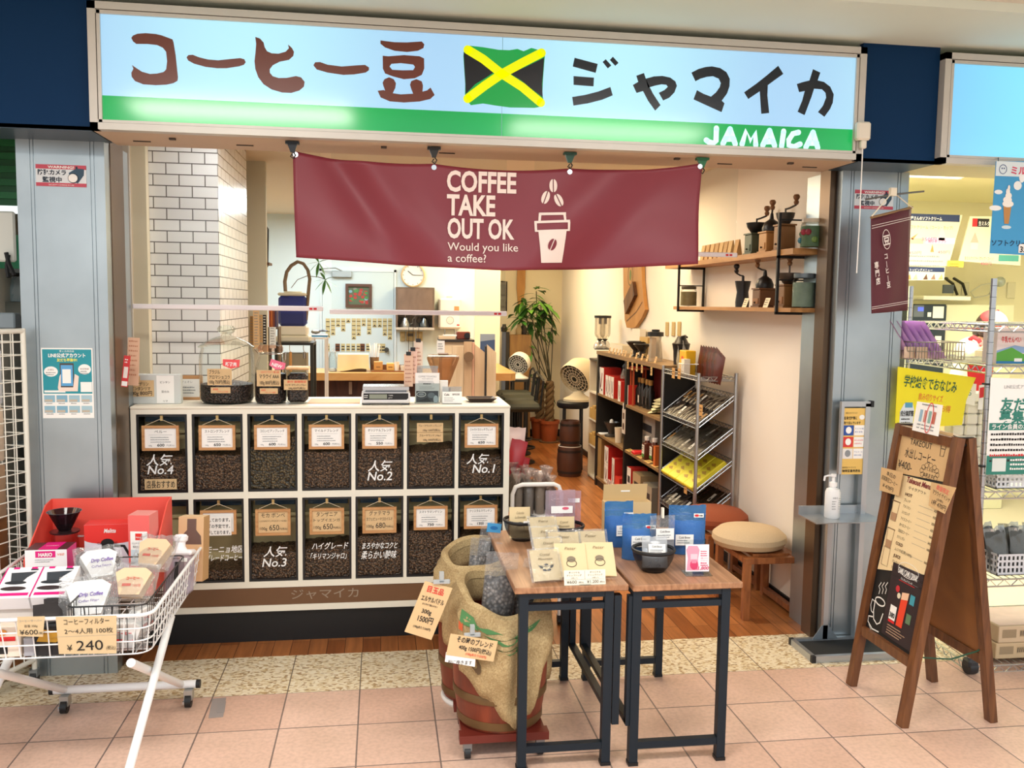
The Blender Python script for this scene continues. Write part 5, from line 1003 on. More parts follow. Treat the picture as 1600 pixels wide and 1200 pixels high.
# printed menu
CRM = m('#eed6a6',.7)
b,T,(x0,x1,y0,y1) = paper('','',[(1406,741),(1478,759),(1444,898),(1371,889)],CRM,.0022); w = x1-x0
T = T @ TR(0,0,.0003); b.text('Takeout Menu',x0+.085,y1-.035,.032,m('#7a1f28',.6),w=.17,T=T,slant=.2,bold=.03).text('テイクアウト',x0+.11,y1-.062,.016,INK,w=.12,T=T)
yy = y1-.09
for it in (('HOT',0),('ブレンド','¥300'),('アメリカン','¥300'),('ストロング','¥300'),('アイスコーヒー','¥350'),('食べるコーヒー','¥400'),('珈琲店コーヒー','¥420'),('カフェオレ','¥400'),('COLD',0),('ムジカ紅茶(100%)','¥400'),('JUICE',0),('カムカムジュース','¥380'),('カムカムミルク','¥380'),('カムカムソーダ','¥400')):
    if it[1]:b.text(it[0],x0+.095,yy,.015,INK,w=.011*len(it[0]),T=T,slant=.1).text(it[1],x1-.04,yy,.015,INK,w=.026,T=T).rect(x0+.2,yy+.004,x1-.05,yy+.005,GREY,T=T)
    else:b.text(it[0],x0+.095,yy-.002,.018,m('#5a3a28',.6),w=.05,T=T,bold=.03)
    yy -= .0265
for y0_,r in ((y1-.13,.026),(y1-.25,.024)):
    b.stroke([(x0+.02,y0_),(x0+.026,y0_-.085),(x0+.062,y0_-.085),(x0+.07,y0_),(x0+.02,y0_)],.0025,m('#8a6a4c',.7),T=T).stroke([(x0+.016,y0_),(x0+.074,y0_)],.004,m('#8a6a4c',.7),T=T).poly([(x0+.024,y0_-.05),(x0+.026,y0_-.083),(x0+.062,y0_-.083),(x0+.066,y0_-.05)],m('#b28a66',.7),T=T)
b.stroke([(x0+.02,y0+.03),(x0+.02,y0+.11),(x0+.065,y0+.11),(x0+.065,y0+.03),(x0+.02,y0+.03)],.0025,m('#8a6a4c',.7),T=T)
b.build('menu',label='long cream printed takeout menu in the middle of the sandwich board',cat='menu')
# dark drink poster
b,T,(x0,x1,y0,y1) = paper('','',[(1396,878),(1444,899),(1423,1020),(1377,988)],m('#2a2228',.45),.003)
T = T @ TR((x0+x1)/2,(y0+y1)/2,.0003); w = .17
b.text('CAMU CAMU DRINK',0,.12,.034,PAPER,'C',w=.135,T=T,bold=.02).ring(0,.145,.07,.03,.002,PAPER,.001,20,T=T).text('カムカムドリンク',0,.098,.012,PAPER,'C',w=.08,T=T).rect(-.05,.092,.06,.094,RED,T=T)
b.poly([(-.012,.05),(.034,.06),(.026,-.09),(-.016,-.09)],m('#e8482e',.4),.001,T).poly([(-.012,.05),(.034,.06),(.033,.03),(-.0125,.02)],m('#f0c6a4',.4),.0013,T).ell(-.046,.055,.014,.014,m('#c4303a',.4),.001,T=T).ell(-.03,.03,.012,.012,m('#e6dcc2',.4),.0012,T=T)
b.rect(.045,.02,.076,.06,m('#3f9aac',.5),T=T).rect(.042,-.06,.074,-.02,m('#5f8060',.5),T=T).rect(-.072,-.08,-.028,-.02,PAPER,T=T).text('380',-.05,-.07,.028,INK,'C',w=.036,T=T @ TR(0,0,.001),bold=.03).rect(-.072,-.092,-.028,-.082,RED,T=T).lines(-.07,.06,-.108,4,.011,.005,m('#b99a80',.6),T=T)
b.build('poster',label='dark drink poster with a red iced glass, low on the sandwich board',cat='poster')
# small cards taped to the frame
for pxs,rows,lab,off in (([(1377,730),(1411,738),(1404,775),(1374,766)],(('本日の',.2,.022,INK,.5),('自家製豆コーヒー',-.08,.022,INK,.88),('¥ 470円',-.4,.022,INK,.6)),'small kraft card taped to the left edge of the sandwich board',.018),
                      ([(1455,753),(1494,762),(1476,803),(1451,790)],(('数量限定',.25,.022,CORAL,.6),('マラウイ ゲイシャ',.0,.022,INK,.85),('(お得!)',-.18,.012,INK,.3),('1杯 470円',-.42,.024,INK,.7)),'small kraft card taped to the right edge of the sandwich board',.019)):
    b,T,(x0,x1,y0,y1) = paper('','',pxs,KR2,off); T = T @ TR((x0+x1)/2,(y0+y1)/2,.0004,rz=-.1)
    for s_,y,h,col,ww in rows:b.text(s_,0,y*(y1-y0)*.85,h,col,'C',w=ww*(x1-x0)*.85,T=T)
    b.build('price_card',label=lab,cat='price card')
b,T,(x0,x1,y0,y1) = paper('','',[(1433,627),(1473,633),(1466,682),(1425,672)],PAPER,.02); T = T @ TR((x0+x1)/2,(y0+y1)/2,.0005)
for i in range(4):b.rect(-.055+i*.03,-.02,-.037+i*.03,.03,m(('#8fb4cc','#c88a80','#88b0a8','#c06a58')[i],.6),T=T).lines(-.06+i*.03,-.035+i*.03,-.035,2,.014,.006,GREY,T=T)
b.lines(-.05,.05,.05,1,.01,.006,GREY,T=T); b.ring(.013,.002,.022,.062,.004,RED,.002,24,T=T); b.build('leaflet',label='white drink leaflet with a red ring on top of the sandwich board',cat='leaflet')

# ---- maroon hanging flag on the right pillar
FY = 3.72
t = thing('hanging_flag','small maroon coffee specialist flag hung in front of the right pillar','flag',at(1391,420,FY))
o = at(1391,420,FY); T = TR(-o.x,-o.y,-o.z)
C4 = [at(1361,341,FY-.03),at(1425,325,FY+.10),at(1419,485,FY+.10),at(1363,490,FY-.03)]
g = MB(T); N = 14; vs = []
for j in range(N+1):
    for i in range(N+1):
        u,v = i/N,j/N; p = (C4[0]*(1-u)+C4[1]*u)*(1-v)+(C4[3]*(1-u)+C4[2]*u)*v; vs.append(p+Vector((0,.006*math.sin(u*7+v*2),0)))
g.add(vs,[(j*(N+1)+i,(j+1)*(N+1)+i,(j+1)*(N+1)+i+1,j*(N+1)+i+1) for j in range(N) for i in range(N)],m('#5a2230',.7,v=.05),True); o_ = g.build('cloth',t); sd = o_.modifiers.new('thick','SOLIDIFY'); sd.thickness = .0015
Tf = frame3((C4[0]+C4[1]+C4[2]+C4[3])/4 + Vector((-.004,-.012,0)),C4[1]-C4[0],(C4[0]+C4[1]-C4[2]-C4[3])); Wf = m('#efe6e2',.6); s = MB(T)
L2 = lambda px,py:onp(px,py,Tf)
for a,c in (((1362,353),(1424,339)),((1362,357),(1424,342)),((1362,480),(1420,470)),((1362,483),(1420,473))):s.stroke([L2(*a),L2(*c)],.0022,Wf,.001,Tf)
q = L2(1385,374); s.ring(q[0],q[1],.028,.043,.003,Wf,.001,28,Tf).text('豆',q[0],q[1]-.022,.05,Wf,'C',T=Tf,bold=.02)
q = L2(1384,400); s.text('コーヒー豆',q[0],q[1]-.012,.030,Wf,'C',T=Tf,vert=True,bold=.02); q = L2(1369,411); s.text('専門店',q[0],q[1]-.022,.033,Wf,'C',T=Tf,vert=True,bold=.02)
s.build('lettering',t)
s = MB(T); s.tube([at(1361,340,FY-.03),at(1425,324,FY+.10)],.006,m('#8a6a48',.6)); s.build('rod',t)
k_ = at(1395,300,FY+.02); s = MB(T); s.tube([at(1362,338,FY-.03),k_,at(1427,326,FY+.10)],.0028,m('#ece4d0',.7)); s.build('cord',t)
s = MB(T); s.tube([at(1352,312,3.82),at(1395,304,FY+.02),at(1444,299,FY-.02)],.004,m('#6b6a66',.4,.6)); s.box(k_,(.028,.02,.035),m('#e4dcc8',.6)); s.build('bracket',t)

# ---- pillar stickers
def camera_sticker(xc,zc,lab):
    w,h = .2,.09; T = TR(xc,4.0385,zc) @ FACE; s = MB(T); R2 = m('#c44a5e',.5)
    s.bx(-w/2,w/2,-h/2,h/2,-.0006,0,m('#dfe6ea',.4)).rect(-w/2,h/2-.018,w/2,h/2,R2,.0008).rect(-w/2,-h/2,w/2,-h/2+.015,R2,.0008)
    s.text('WARNING!',0,h/2-.0145,.014,PAPER,'C',w=.105,bold=.03).text('SECURITY CAMERAS IN USE',0,-h/2+.004,.007,PAPER,'C',w=.10)
    NV = m('#16283c',.5); s.text('防犯カメラ',-w/2+.008,.004,.024,NV,w=.112,bold=.03).text('監視中',-w/2+.026,-.026,.024,NV,w=.076,bold=.03)
    s.poly([(.03,.012),(.06,.032),(.092,.03),(.09,.004),(.066,-.03),(.04,-.02)],m('#2f4d63',.5),.0009).ell(.048,-.009,.022,.021,NV,.0012).ell(.0465,-.009,.0185,.0175,PAPER,.0016).rect(.058,.03,.066,.04,NV,.001)
    s.build('security_sticker',label=lab,cat='sticker')
camera_sticker(-1.331,2.172,'security camera warning sticker high on the left steel pillar')
camera_sticker(2.345,2.185,'security camera warning sticker behind the hanging maroon flag')
w,h = .208,.302; s = MB(TR(-1.33,4.038,1.296) @ FACE); s.bx(-w/2,w/2,-h/2,h/2,-.0008,0,PAPER); TE = m('#1f93a2',.5)
s.rect(-w/2+.005,-.045,w/2-.005,h/2-.006,TE,.0008).text('LINE公式アカウント',0,.112,.020,PAPER,'C',w=.15,bold=.03).text('友だち募集中!',0,.094,.015,m('#e8e45a',.5),'C',w=.082,bold=.03).text('豊ヶ丘商店会',0,.134,.009,PAPER,'C',w=.06)
s.rect(-.03,-.02,.026,.086,m('#4d4038',.4),.0014).rect(-.026,-.012,.022,.078,m('#5aa6dc',.4),.0018).rect(-.02,.0,.014,.06,PAPER,.0022).poly([(-.04,-.02),(-.032,.03),(-.026,.04),(-.028,-.018),(.022,-.018),(.03,.04),(.046,.03),(.04,-.035),(-.036,-.035)],m('#f1ddd0',.6),.0016)
s.ell(-.066,.05,.028,.022,PAPER,.0012).ell(.07,.06,.026,.022,PAPER,.0012).text('お得な',-.066,.054,.009,RED,'C').lines(-.086,-.046,.043,2,.009,.005,GREY,.0016).text('限定情報',.07,.058,.009,RED,'C').lines(.052,.088,.048,2,.008,.005,GREY,.0016)
s.rect(.052,-.038,.098,.005,PAPER,.0012).rect(-.095,-.04,-.01,-.031,PAPER,.0012)
for i in range(4):
    for j in range(2):
        x = -.075+i*.05; y = -.068-j*.046; s.rect(x-.022,y-.014,x+.022,y+.016,m(('#8fb9cc','#7fb0c8','#9ec2cf','#a8c8d4')[i],.5),.0009).rect(x-.02,y-.012,x+.012,y-.002,m('#c2b6a4',.6),.0012).lines(x-.014,x+.014,y-.021,1,.01,.004,GREY)
s.build('poster',label='teal and white messaging account poster on the left steel pillar',cat='poster')
# strip of clear tape on the floor
p = fl(340,1106); MB().bx(-.028,.028,-.09,.09,0,.0008,clear('#e8e0dc',.5,.2,.7)).bx(.0,.03,-.05,.05,.0008,.0015,clear('#e8e0dc',.5,.2,.7)).build('floor_tape',label='strip of clear tape stuck on the floor tiles by the cart',cat='tape',loc=(p.x,p.y,.0006),rot=(0,0,.1))

# ================================================================== WIRE CART WITH GOODS
CW = m('#eef0f0',.4); ZR_,ZB = .62,.478; CX0,CX1,CY0,CY1 = -1.425,-.75,3.0,3.97
t = thing('wire_cart','white wire basket cart on crossed tube legs full of coffee goods','cart',(-1.09,3.48,0)); T = TR(1.09,-3.48,0)
def rrect(x0,x1,y0,y1,r,z,n=5):
    P = []
    for cx,cy,a0 in ((x1-r,y0+r,-PI/2),(x1-r,y1-r,0),(x0+r,y1-r,PI/2),(x0+r,y0+r,PI)):P += [Vector((cx+r*math.cos(a0+PI/2*i/n),cy+r*math.sin(a0+PI/2*i/n),z)) for i in range(n+1)]
    return P
def ringat(u):   # u 0 bottom, 1 rim
    i = .02*(1-u); return rrect(CX0+i,CX1-i,CY0+i*1.6,CY1-i,.05,ZB+(ZR_-ZB)*u)
b = MB(T); b.tube(ringat(1),.0065,CW,8,True)
for u in (0,.33,.66):b.tube(ringat(u),.0028,CW,5,True)
def along(P,step):
    out = []; d = 0; nxt = 0
    for a,c in zip(P,P[1:]+P[:1]):
        L = (c-a).length
        while nxt <= d+L:out.append(((nxt-d)/L,a,c)); nxt += step
        d += L
    return out
Pt,Pb = ringat(1),ringat(0)
A = along(Pt,.048); 
per = sum((c-a).length for a,c in zip(Pt,Pt[1:]+Pt[:1])); perb = sum((c-a).length for a,c in zip(Pb,Pb[1:]+Pb[:1]))
Bq = along(Pb,.048*perb/per)
for (u,a,c),(v,e,f_) in zip(A,Bq):b.tube([a*(1-u)+c*u,e*(1-v)+f_*v],.0022,CW,5)
x = CX0+.06
while x < CX1-.03:b.tube([(x,CY0+.03,ZB),(x,CY1-.02,ZB)],.002,CW,4); x += .05
y = CY0+.08
while y < CY1-.03:b.tube([(CX0+.02,y,ZB-.003),(CX1-.02,y,ZB-.003)],.002,CW,4); y += .06
b.build('basket',t)
for x in (-.78,-1.29):
    MB(T).cyl((x,2.41,.0),(x,3.40,ZB-.006),.0145,CW,n=14).build('leg',t); MB(T).cyl((x-.03 if x > -1 else x+.03,3.685,.085),(x-.03 if x > -1 else x+.03,2.97,ZB-.006),.0145,CW,n=14).build('leg',t)
bb = MB(T).cyl((-1.305,3.685,.085),(-.748,3.685,.085),.0165,CW,n=14).build('cross_bar',t)
for x in (-1.31,-.743):MB(T).cyl((x-.008,3.685,.085),(x+.008,3.685,.085),.0175,BLACK,n=14).build('end_cap',bb)
MB(T).cyl((-1.29,2.42,.006),(-.78,2.42,.006),.0145,CW,n=14).build('foot_bar',t)
for x in (-1.255,-.778):
    w_ = MB(T).cyl((x-.012,3.66,.027),(x+.012,3.66,.027),.027,m('#17181a',.5),n=20).build('wheel',t); MB(T).bx(x-.017,x+.017,3.65,3.69,.03,.07,m('#b8b6b0',.35,.7)).bx(x-.02,x+.012,3.64,3.65,.018,.03,CHROME).build('caster_fork',w_)
# price cards on the front rim
T = frame3((-1.02,CY0-.013,ZR_),(1,0,0),(0,-.12,1)); CDM = m('#d8c096',.7)
g = MB(); x0,x1,y0,y1 = quad(g,T,[(87,964),(182,962),(182,1021),(92,1022)],CDM); cx = (x0+x1)/2; h = y1-y0; T1 = T @ TR(cx,y0,.0005)
g.text('コーヒーフィルター',0,h*.80,.024,INK,'C',w=.14,T=T1).text('2〜4人用 100枚',.005,h*.565,.021,INK,'C',w=.15,T=T1).rect(-.10,h*.49,.10,h*.495,GREY,T=T1).text('¥',-.066,h*.12,.03,INK,T=T1).text('240',-.036,h*.12,.05,INK,w=.082,T=T1).text('(税込)',.056,h*.12,.016,INK,w=.028,T=T1); g.build('price_card',label='large kraft card priced 240 yen hung on the cart front',cat='price card')
g = MB(); x0,x1,y0,y1 = quad(g,T,[(27,964),(70,963),(67,995),(27,994)],CDM); T1 = T @ TR((x0+x1)/2,y0,.0005); h = y1-y0; g.text('コーヒーサーバー',0,h*.75,.010,GREY,'C',w=.07,T=T1).text('容量 350g',0,h*.5,.010,INK,'C',w=.04,T=T1).text('¥600',-.008,h*.14,.024,INK,'C',w=.055,T=T1).text('(税込)',.034,h*.14,.010,INK,'C',T=T1); g.build('price_card',label='small kraft card priced 600 yen hung on the cart front',cat='price card')
# --- goods
MG = m('#e0147e',.4); RD = m('#e5352f',.4); RDL = m('#ef5a4c',.5); SMK = clear('#8a6a78',.35,.04,.8)
BZ = ZB+.004
# red display box
q0,q1 = at(74,850,3.80),at(258,850,3.80); t = thing('display_box','open red card display box at the back of the cart','box',(-1.16,3.8,BZ)); T = TR(1.16,-3.8,-BZ)
zt_,zf = at(170,778,3.93).z,.64; x0,x1 = at(80,790,3.93).x,at(268,780,3.93).x
g = MB(T); g.bx(x0,x1,3.93,3.936,BZ,zt_,RDL)
for x in (x0,x1-.005):g.add([(x,3.93,BZ),(x,3.93,zt_),(x,3.86,zt_-.01),(x,3.62,zf),(x,3.62,BZ),(x+.005,3.93,BZ),(x+.005,3.93,zt_),(x+.005,3.86,zt_-.01),(x+.005,3.62,zf),(x+.005,3.62,BZ)],[(0,1,2,3,4),(9,8,7,6,5),(1,6,7,2),(2,7,8,3),(3,8,9,4)],RDL)
g.bx(x0,x1,3.62,3.936,BZ,BZ+.004,RDL).bx(x0,x1,3.62,3.625,BZ,BZ+.06,RDL); g.build('tray',t)
def carton(name,lab,p,w,d,h,rz,mats,cat='box',rx=0,group=None):
    t = thing(name,lab,cat,p,rz,group,rot=(rx,0,rz)); g = MB(); a,c = w/2,d
    vs = [(-a,0,0),(a,0,0),(a,c,0),(-a,c,0),(-a,0,h),(a,0,h),(a,c,h),(-a,c,h)]
    for f,k in (((0,1,5,4),'f'),((1,2,6,5),'s'),((3,0,4,7),'s'),((2,3,7,6),'s'),((4,5,6,7),'t'),((0,3,2,1),'s')):g.add([vs[i] for i in f],[(0,1,2,3)],mats.get(k,mats['s']))
    return t,g
def jug_art(s,x,y,k,body='#4a3c40'):
    s.poly([(x-.035*k,y),(x-.04*k,y+.02*k),(x-.02*k,y+.06*k),(x+.02*k,y+.06*k),(x+.04*k,y+.02*k),(x+.035*k,y)],m(body,.4),.001).rect(x-.018*k,y+.06*k,x+.018*k,y+.072*k,m('#1a1a1c',.4),.001).ell(x,y+.08*k,.02*k,.014*k,m('#1a1a1c',.4),.001).stroke([(x+.02*k,y+.07*k),(x+.05*k,y+.068*k),(x+.07*k,y+.03*k)],.009*k,m('#1a1a1c',.4),.0012).poly([(x-.022*k,y+.055*k),(x-.034*k,y+.035*k),(x+.034*k,y+.035*k),(x+.022*k,y+.055*k)],m('#b9b4bc',.4),.0014)
p = at(173,878,3.74); t,g = carton('coffee_pot_box','red and white coffee pot box standing in the red display',(p.x,3.74,BZ+.08),.195,.09,.185,.05,{'f':m('#e3e0ea',.4),'s':RD,'t':RD})
s = TR(0,-.0008,0) @ FACE; g.rect(-.0975,.135,.0975,.185,RD,.0003,T=s).ell(0,.128,.1,.022,RD,.0005,24,T=s).text('Melitta',0,.152,.024,PAPER,'C',w=.045,T=s @ TR(0,0,.001),slant=.2,bold=.02).text('Caliomea 1000',-.01,.105,.013,INK,'C',w=.075,T=s @ TR(0,0,.001)); g.T = s; jug_art(g,-.01,.01,1.25); g.T = Matrix(); g.build('carton',t)
p = at(218,880,3.66); t,g = carton('dripper_box','tall pink and white hand drip box beside the coffee pot box',(p.x,3.66,BZ+.004),.085,.09,.315,-.15,{'f':m('#ef6a66',.4),'s':m('#f08a86',.4),'t':m('#f29a94',.4)})
s = TR(0,-.001,0) @ FACE; g.rect(-.034,.004,.034,.25,PAPER,0,T=s).rect(-.014,.215,.014,.242,RD,.0008,T=s).text('Melitta',0,.223,.01,PAPER,'C',w=.022,T=s @ TR(0,0,.001)).text('ハンドドリップを',0,.198,.01,INK,'C',w=.055,T=s).text('始めたい方に!',0,.184,.01,INK,'C',w=.048,T=s).rect(-.032,.115,.03,.175,m('#cfe0ea',.5),.0006,T=s).poly([(-.008,.16),(.014,.16),(.008,.142),(-.002,.142)],m('#3a6a5c',.5),.0012,s).rect(-.034,.104,.034,.11,RD,.0006,T=s).lines(-.03,.028,.095,4,.008,.003,GREY,T=s).ell(0,.03,.022,.018,m('#b9cbe0',.5),.0008,T=s).build('carton',t)
# server with a dark dripper on top
p = at(102,850,3.78); t = thing('coffee_server','glass server topped with a dark cone dripper in the red display','server',(p.x,3.78,BZ+.11))
MB().bx(-.05,.05,-.04,.05,-.106,0,RDL).build('plinth',t)
MB().lathe([(.001,0),(.048,0),(.052,.01),(.05,.1),(.046,.115)],clear('#fbeeee',.25,.03),28).build('jug',t); MB().tube([(.05,0,.1),(.085,0,.1),(.085,0,.04),(.055,0,.03)],.005,clear('#f4f4f4',.4,.05,.8)).build('handle',t)
MB().lathe([(.02,.118),(.055,.118),(.056,.124),(.02,.126)],m('#241a1c',.3),28).lathe([(.022,.126),(.03,.14),(.062,.205),(.066,.205)],clear('#3a2a30',.4,.05,.75),28).build('dripper',t)
# magenta box
p = at(76,905,3.60); HBW = m('#f4f2f4',.4); t,g = carton('paper_filter_box','white box with magenta stripe lid lying across the cart',(p.x,3.58,BZ+.115),.152,.11,.095,0,{'f':HBW,'s':MG,'t':m('#5a2b30',.4)})
g.rect(-.03,0,.04,.11,MG,.0958).text('HARIO',-.015,.05,.014,PAPER,z=.0965,w=.045)
s = TR(0,-.001,0) @ FACE; g.rect(-.038,.065,.035,.09,MG,0,T=s).text('HARIO',-.026,.07,.019,PAPER,w=.05,T=s @ TR(0,0,.001),bold=.04).text('V60',.04,.072,.014,m('#e8704a',.5),T=s,slant=.2,w=.026).lines(-.04,.03,.055,2,.008,.003,GREY,T=s).poly([(-.04,.03),(-.032,.012),(.03,.012),(.038,.03)],m('#6a5248',.5),.001,s).build('carton',t)
MB().bx(-.07,.07,.01,.1,0,.114,m('#ede9e4',.5)).build('filter_box',label='plain white box under the magenta striped box in the cart',cat='box',loc=(p.x,3.58,BZ))
# glass server with white handle
p = at(140,890,3.56); t = thing('measuring_server','grey tinted glass server with a white handle in the cart','server',(p.x,3.56,BZ+.08))
MB().lathe([(.001,0),(.055,0),(.058,.01),(.047,.105),(.05,.112)],clear('#9a868e',.35,.04,.85),30).build('jug',t); MB().tube([(.05,-.0,.1),(.075,-.005,.1),(.095,-.01,.075),(.092,-.01,.03)],.008,WHT).build('handle',t); MB().bx(-.05,.05,-.05,.05,-.078,0,m('#c9c2c4',.5)).build('coaster',t)
MB(TR(0,-.058,0) @ FACE).rect(-.02,.05,.005,.054,PAPER,0).rect(-.02,.03,.0,.033,PAPER,0).build('scale_mark',t)
# two white boxes with dripper pictures, tilted
for i,(px,lab) in enumerate(((30,'white dripper box at the cart edge with magenta trim'),(86,'second white dripper box with magenta trim, next to the filter bags'))):
    p = at(px,940,3.27); t,g = carton('dripper_box',lab,(p.x,3.22,BZ+.10),.125,.16,.05,0,{'s':HBW,'t':HBW,'f':HBW},rx=.42,group='white dripper boxes')
    g.rect(-.0625,.004,-.058,.16,MG,.0508).rect(-.05,.012,.05,.026,MG,.0508).rect(-.04,.15,-.02,.16,MG,.0508).rect(.02,.15,.04,.16,MG,.0508)
    g.poly([(-.028,.085),(-.04,.13),(.045,.135),(.02,.105),(.012,.085)],m('#3b4148',.4),.051).ell(-.01,.078,.036,.009,m('#2e3238',.4),.0512).ell(-.008,.048,.042,.011,m('#3a2e30',.4),.051).rect(.02,.142,.045,.15,m('#3b4148',.4),.051); g.build('carton',t)
MB().bx(-.145,.115,.0,.14,0,.096,m('#dcd6cf',.5)).build('flat_carton',label='flat white carton under the two white dripper boxes',cat='box',loc=(at(60,940,3.27).x,3.235,BZ))
# black folded filter holders
for i,(px,py,y) in enumerate(((78,958,3.08),(94,936,3.18),(108,920,3.30))):
    p = at(px,py,y); MB().pouch(.10,.085,.03,m('#2b2627',.6),None,8,8,.05,.8).build('filter_holder',label=('front black cloth filter holder behind the small kraft card','middle black cloth filter holder in the cart','rear black cloth filter holder partly under the filter bags')[i],cat='filter holder',group='black filter holders',loc=(p.x,y,BZ+.09+i*.014),rot=(-.9,0,.35))
    if i == 0:MB().bx(-.06,.06,-.04,.05,0,.06,m('#a9a9b0',.5)).rect(-.05,.02,0,.05,INK,.061).build('stock_box',label='grey and black stock box low in the cart behind the wires',cat='box',loc=(p.x-.01,y,BZ))
MB().cbox(-.05,.05,0,.03,0,.1,m('#17181c',.5),.003).poly([(-.04,.05),(-.02,.09),(.02,.085),(.045,.06),(.02,.045)],m('#c9962a',.5),.0,T=TR(0,-.001,0) @ FACE).build('dark_pack',label='black pack with a golden print seen through the cart wires',cat='pack',loc=(at(80,1000,3.05).x,3.035,BZ),rot=(0,0,0))
MB().cbox(-.045,.045,0,.04,0,.105,m('#e9d9c8',.5),.003).rect(-.03,.055,.03,.07,RED,0,T=TR(0,-.001,0) @ FACE).rect(-.02,.012,.005,.04,INK,0,T=TR(0,-.001,0) @ FACE).ell(-.015,.085,.02,.012,m('#e39a4a',.5),T=TR(0,-.001,0) @ FACE).build('snack_pack',label='cream pack at the front corner of the cart, left edge',cat='pack',loc=(at(12,1000,3.05).x,3.035,BZ))
# black wire divider basket with filter packs
dx0,dx1,dy0,dy1 = at(105,950,3.04).x,-.775,3.035,3.62; t = thing('divider_basket','black wire basket inside the cart holding paper filters','basket',((dx0+dx1)/2,dy0,BZ)); T = TR(-(dx0+dx1)/2,-dy0,-BZ); g = MB(T); BKW = m('#1a1a1c',.4); zt_ = BZ+.162
g.tube(rrect(dx0,dx1,dy0,dy1,.02,zt_,3),.003,BKW,6,True)
x = dx0+.02
while x < dx1:g.tube([(x,dy0,BZ),(x,dy0,zt_)],.0014,BKW,4); x += .024
y = dy0+.02
while y < dy1:g.tube([(dx1,y,BZ),(dx1,y,zt_)],.0014,BKW,4); g.tube([(dx0,y,BZ),(dx0,y,zt_)],.0014,BKW,4); y += .024
g.build('wires',t); xm = dx0+.1; MB(T).tube([(xm-.045,dy0-.004,zt_),(xm-.042,dy0-.006,zt_-.03),(xm-.02,dy0-.006,zt_-.06),(xm+.02,dy0-.006,zt_-.06),(xm+.042,dy0-.006,zt_-.03),(xm+.045,dy0-.004,zt_)],.0024,BKW,6).build('handle',t)
FW = m('#f3f1ee',.6); FO = m('#eccaa2',.6,v=.06,sc=20); VIO = m('#7a5fb0',.6)
def filter_pack(px,py,y,z,lab,fm,ink,rz,rx,w=.15,h=.13):
    p = at(px,py,y); t = thing('filter_pack',lab,'filter pack',(p.x,y,z),rz,'bagged paper filters',rot=(rx,0,rz))
    g = MB(); a = w*.42; prof = [(-a*.55,.008),(a*.55,.008),(a,h*.75),(a*.6,h*.9),(-a*.6,h*.9),(-a,h*.75)]
    g.add([(x,-.02,z_) for x,z_ in prof]+[(x,.02,z_) for x,z_ in prof],[tuple(range(6)),tuple(range(6,12))[::-1]]+[(i,i+6,(i+1) % 6+6,(i+1) % 6) for i in range(6)],fm); g.build('paper_filters',t)
    s = MB(TR(0,-.0215,h*.42) @ FACE); 
    if ink is VIO:s.text('Drip Coffee',-.03,.012,.02,ink,w=.075,slant=.2,bold=.02).text('Coffee Filters',-.03,-.01,.014,ink,w=.065)
    else:s.text('コーヒー',-.02,.012,.014,ink,w=.045,bold=.03).rect(-.03,-.012,.0,-.002,ink).text('100枚',.008,-.014,.012,ink)
    s.build('print',t); MB(TR(0,0,-.002)).pouch(w*1.1,h*1.12,.05,FILM,None,8,8,.1,.8,crumple=.012).build('film',t); return t
filter_pack(138,960,3.12,BZ+.09,'front white paper filter pack with violet print in the cart',FW,VIO,.25,-.75,.17,.15)
filter_pack(160,935,3.36,BZ+.15,'rear white paper filter pack with violet print, below the glass server',FW,VIO,.45,-.75,.15,.13)
filter_pack(203,945,3.2,BZ+.13,'front unbleached paper filter pack with orange print in the cart',FO,ORG,-.1,-.7,.15,.12)
filter_pack(232,918,3.42,BZ+.17,'rear unbleached paper filter pack with orange print, below the drip box',FO,ORG,-.3,-.75,.15,.13)
filter_pack(197,1010,3.06,BZ+.006,'paper filter pack standing upright inside the cart front with red print',FW,RED,0,0,.13,.1)
filter_pack(222,985,3.2,BZ+.006,'upright filter pack at the cart corner behind the wires',FW,RED,1.2,0,.13,.1)
# kraft jug box and clear cold brew jug
p = at(292,880,3.78); t,g = carton('jug_box','kraft box with a dark bottle silhouette in the cart corner',(at(296,870,3.80).x,3.80,BZ),.105,.08,.27,-.12,{'f':m('#d9b487',.6),'s':m('#c79f6e',.6),'t':m('#e6c79c',.6)},rx=-.12)
s = TR(0,-.001,0) @ FACE; g.poly([(-.016,.262),(-.016,.215),(-.044,.185),(-.05,.155),(.045,.155),(.042,.19),(.022,.215),(.022,.262)],m('#6a5248',.5),0,s).build('carton',t)
t = thing('cold_brew_jug','clear square jug with a white neck in the cart corner','jug',(at(276,880,3.62).x,3.64,BZ),-.1,None,rot=(-.2,0,-.1))
MB().cbox(-.052,.052,-.035,.035,0,.155,clear('#e6e2ee',.35,.06,.7),.012).build('jug_body',t); MB().cbox(-.056,.056,-.038,.038,.155,.175,m('#f6f2f4',.4),.008).lathe([(.026,.175),(.019,.19),(.019,.205),(.027,.212),(.028,.228),(.02,.236),(.001,.238)],m('#f6f2f4',.4),24).build('cap',t)
MB(TR(0,-.036,0) @ FACE).rect(-.008,.05,.008,.13,INK,0).rect(.012,.13,.04,.145,PAPER,0).build('label',t)

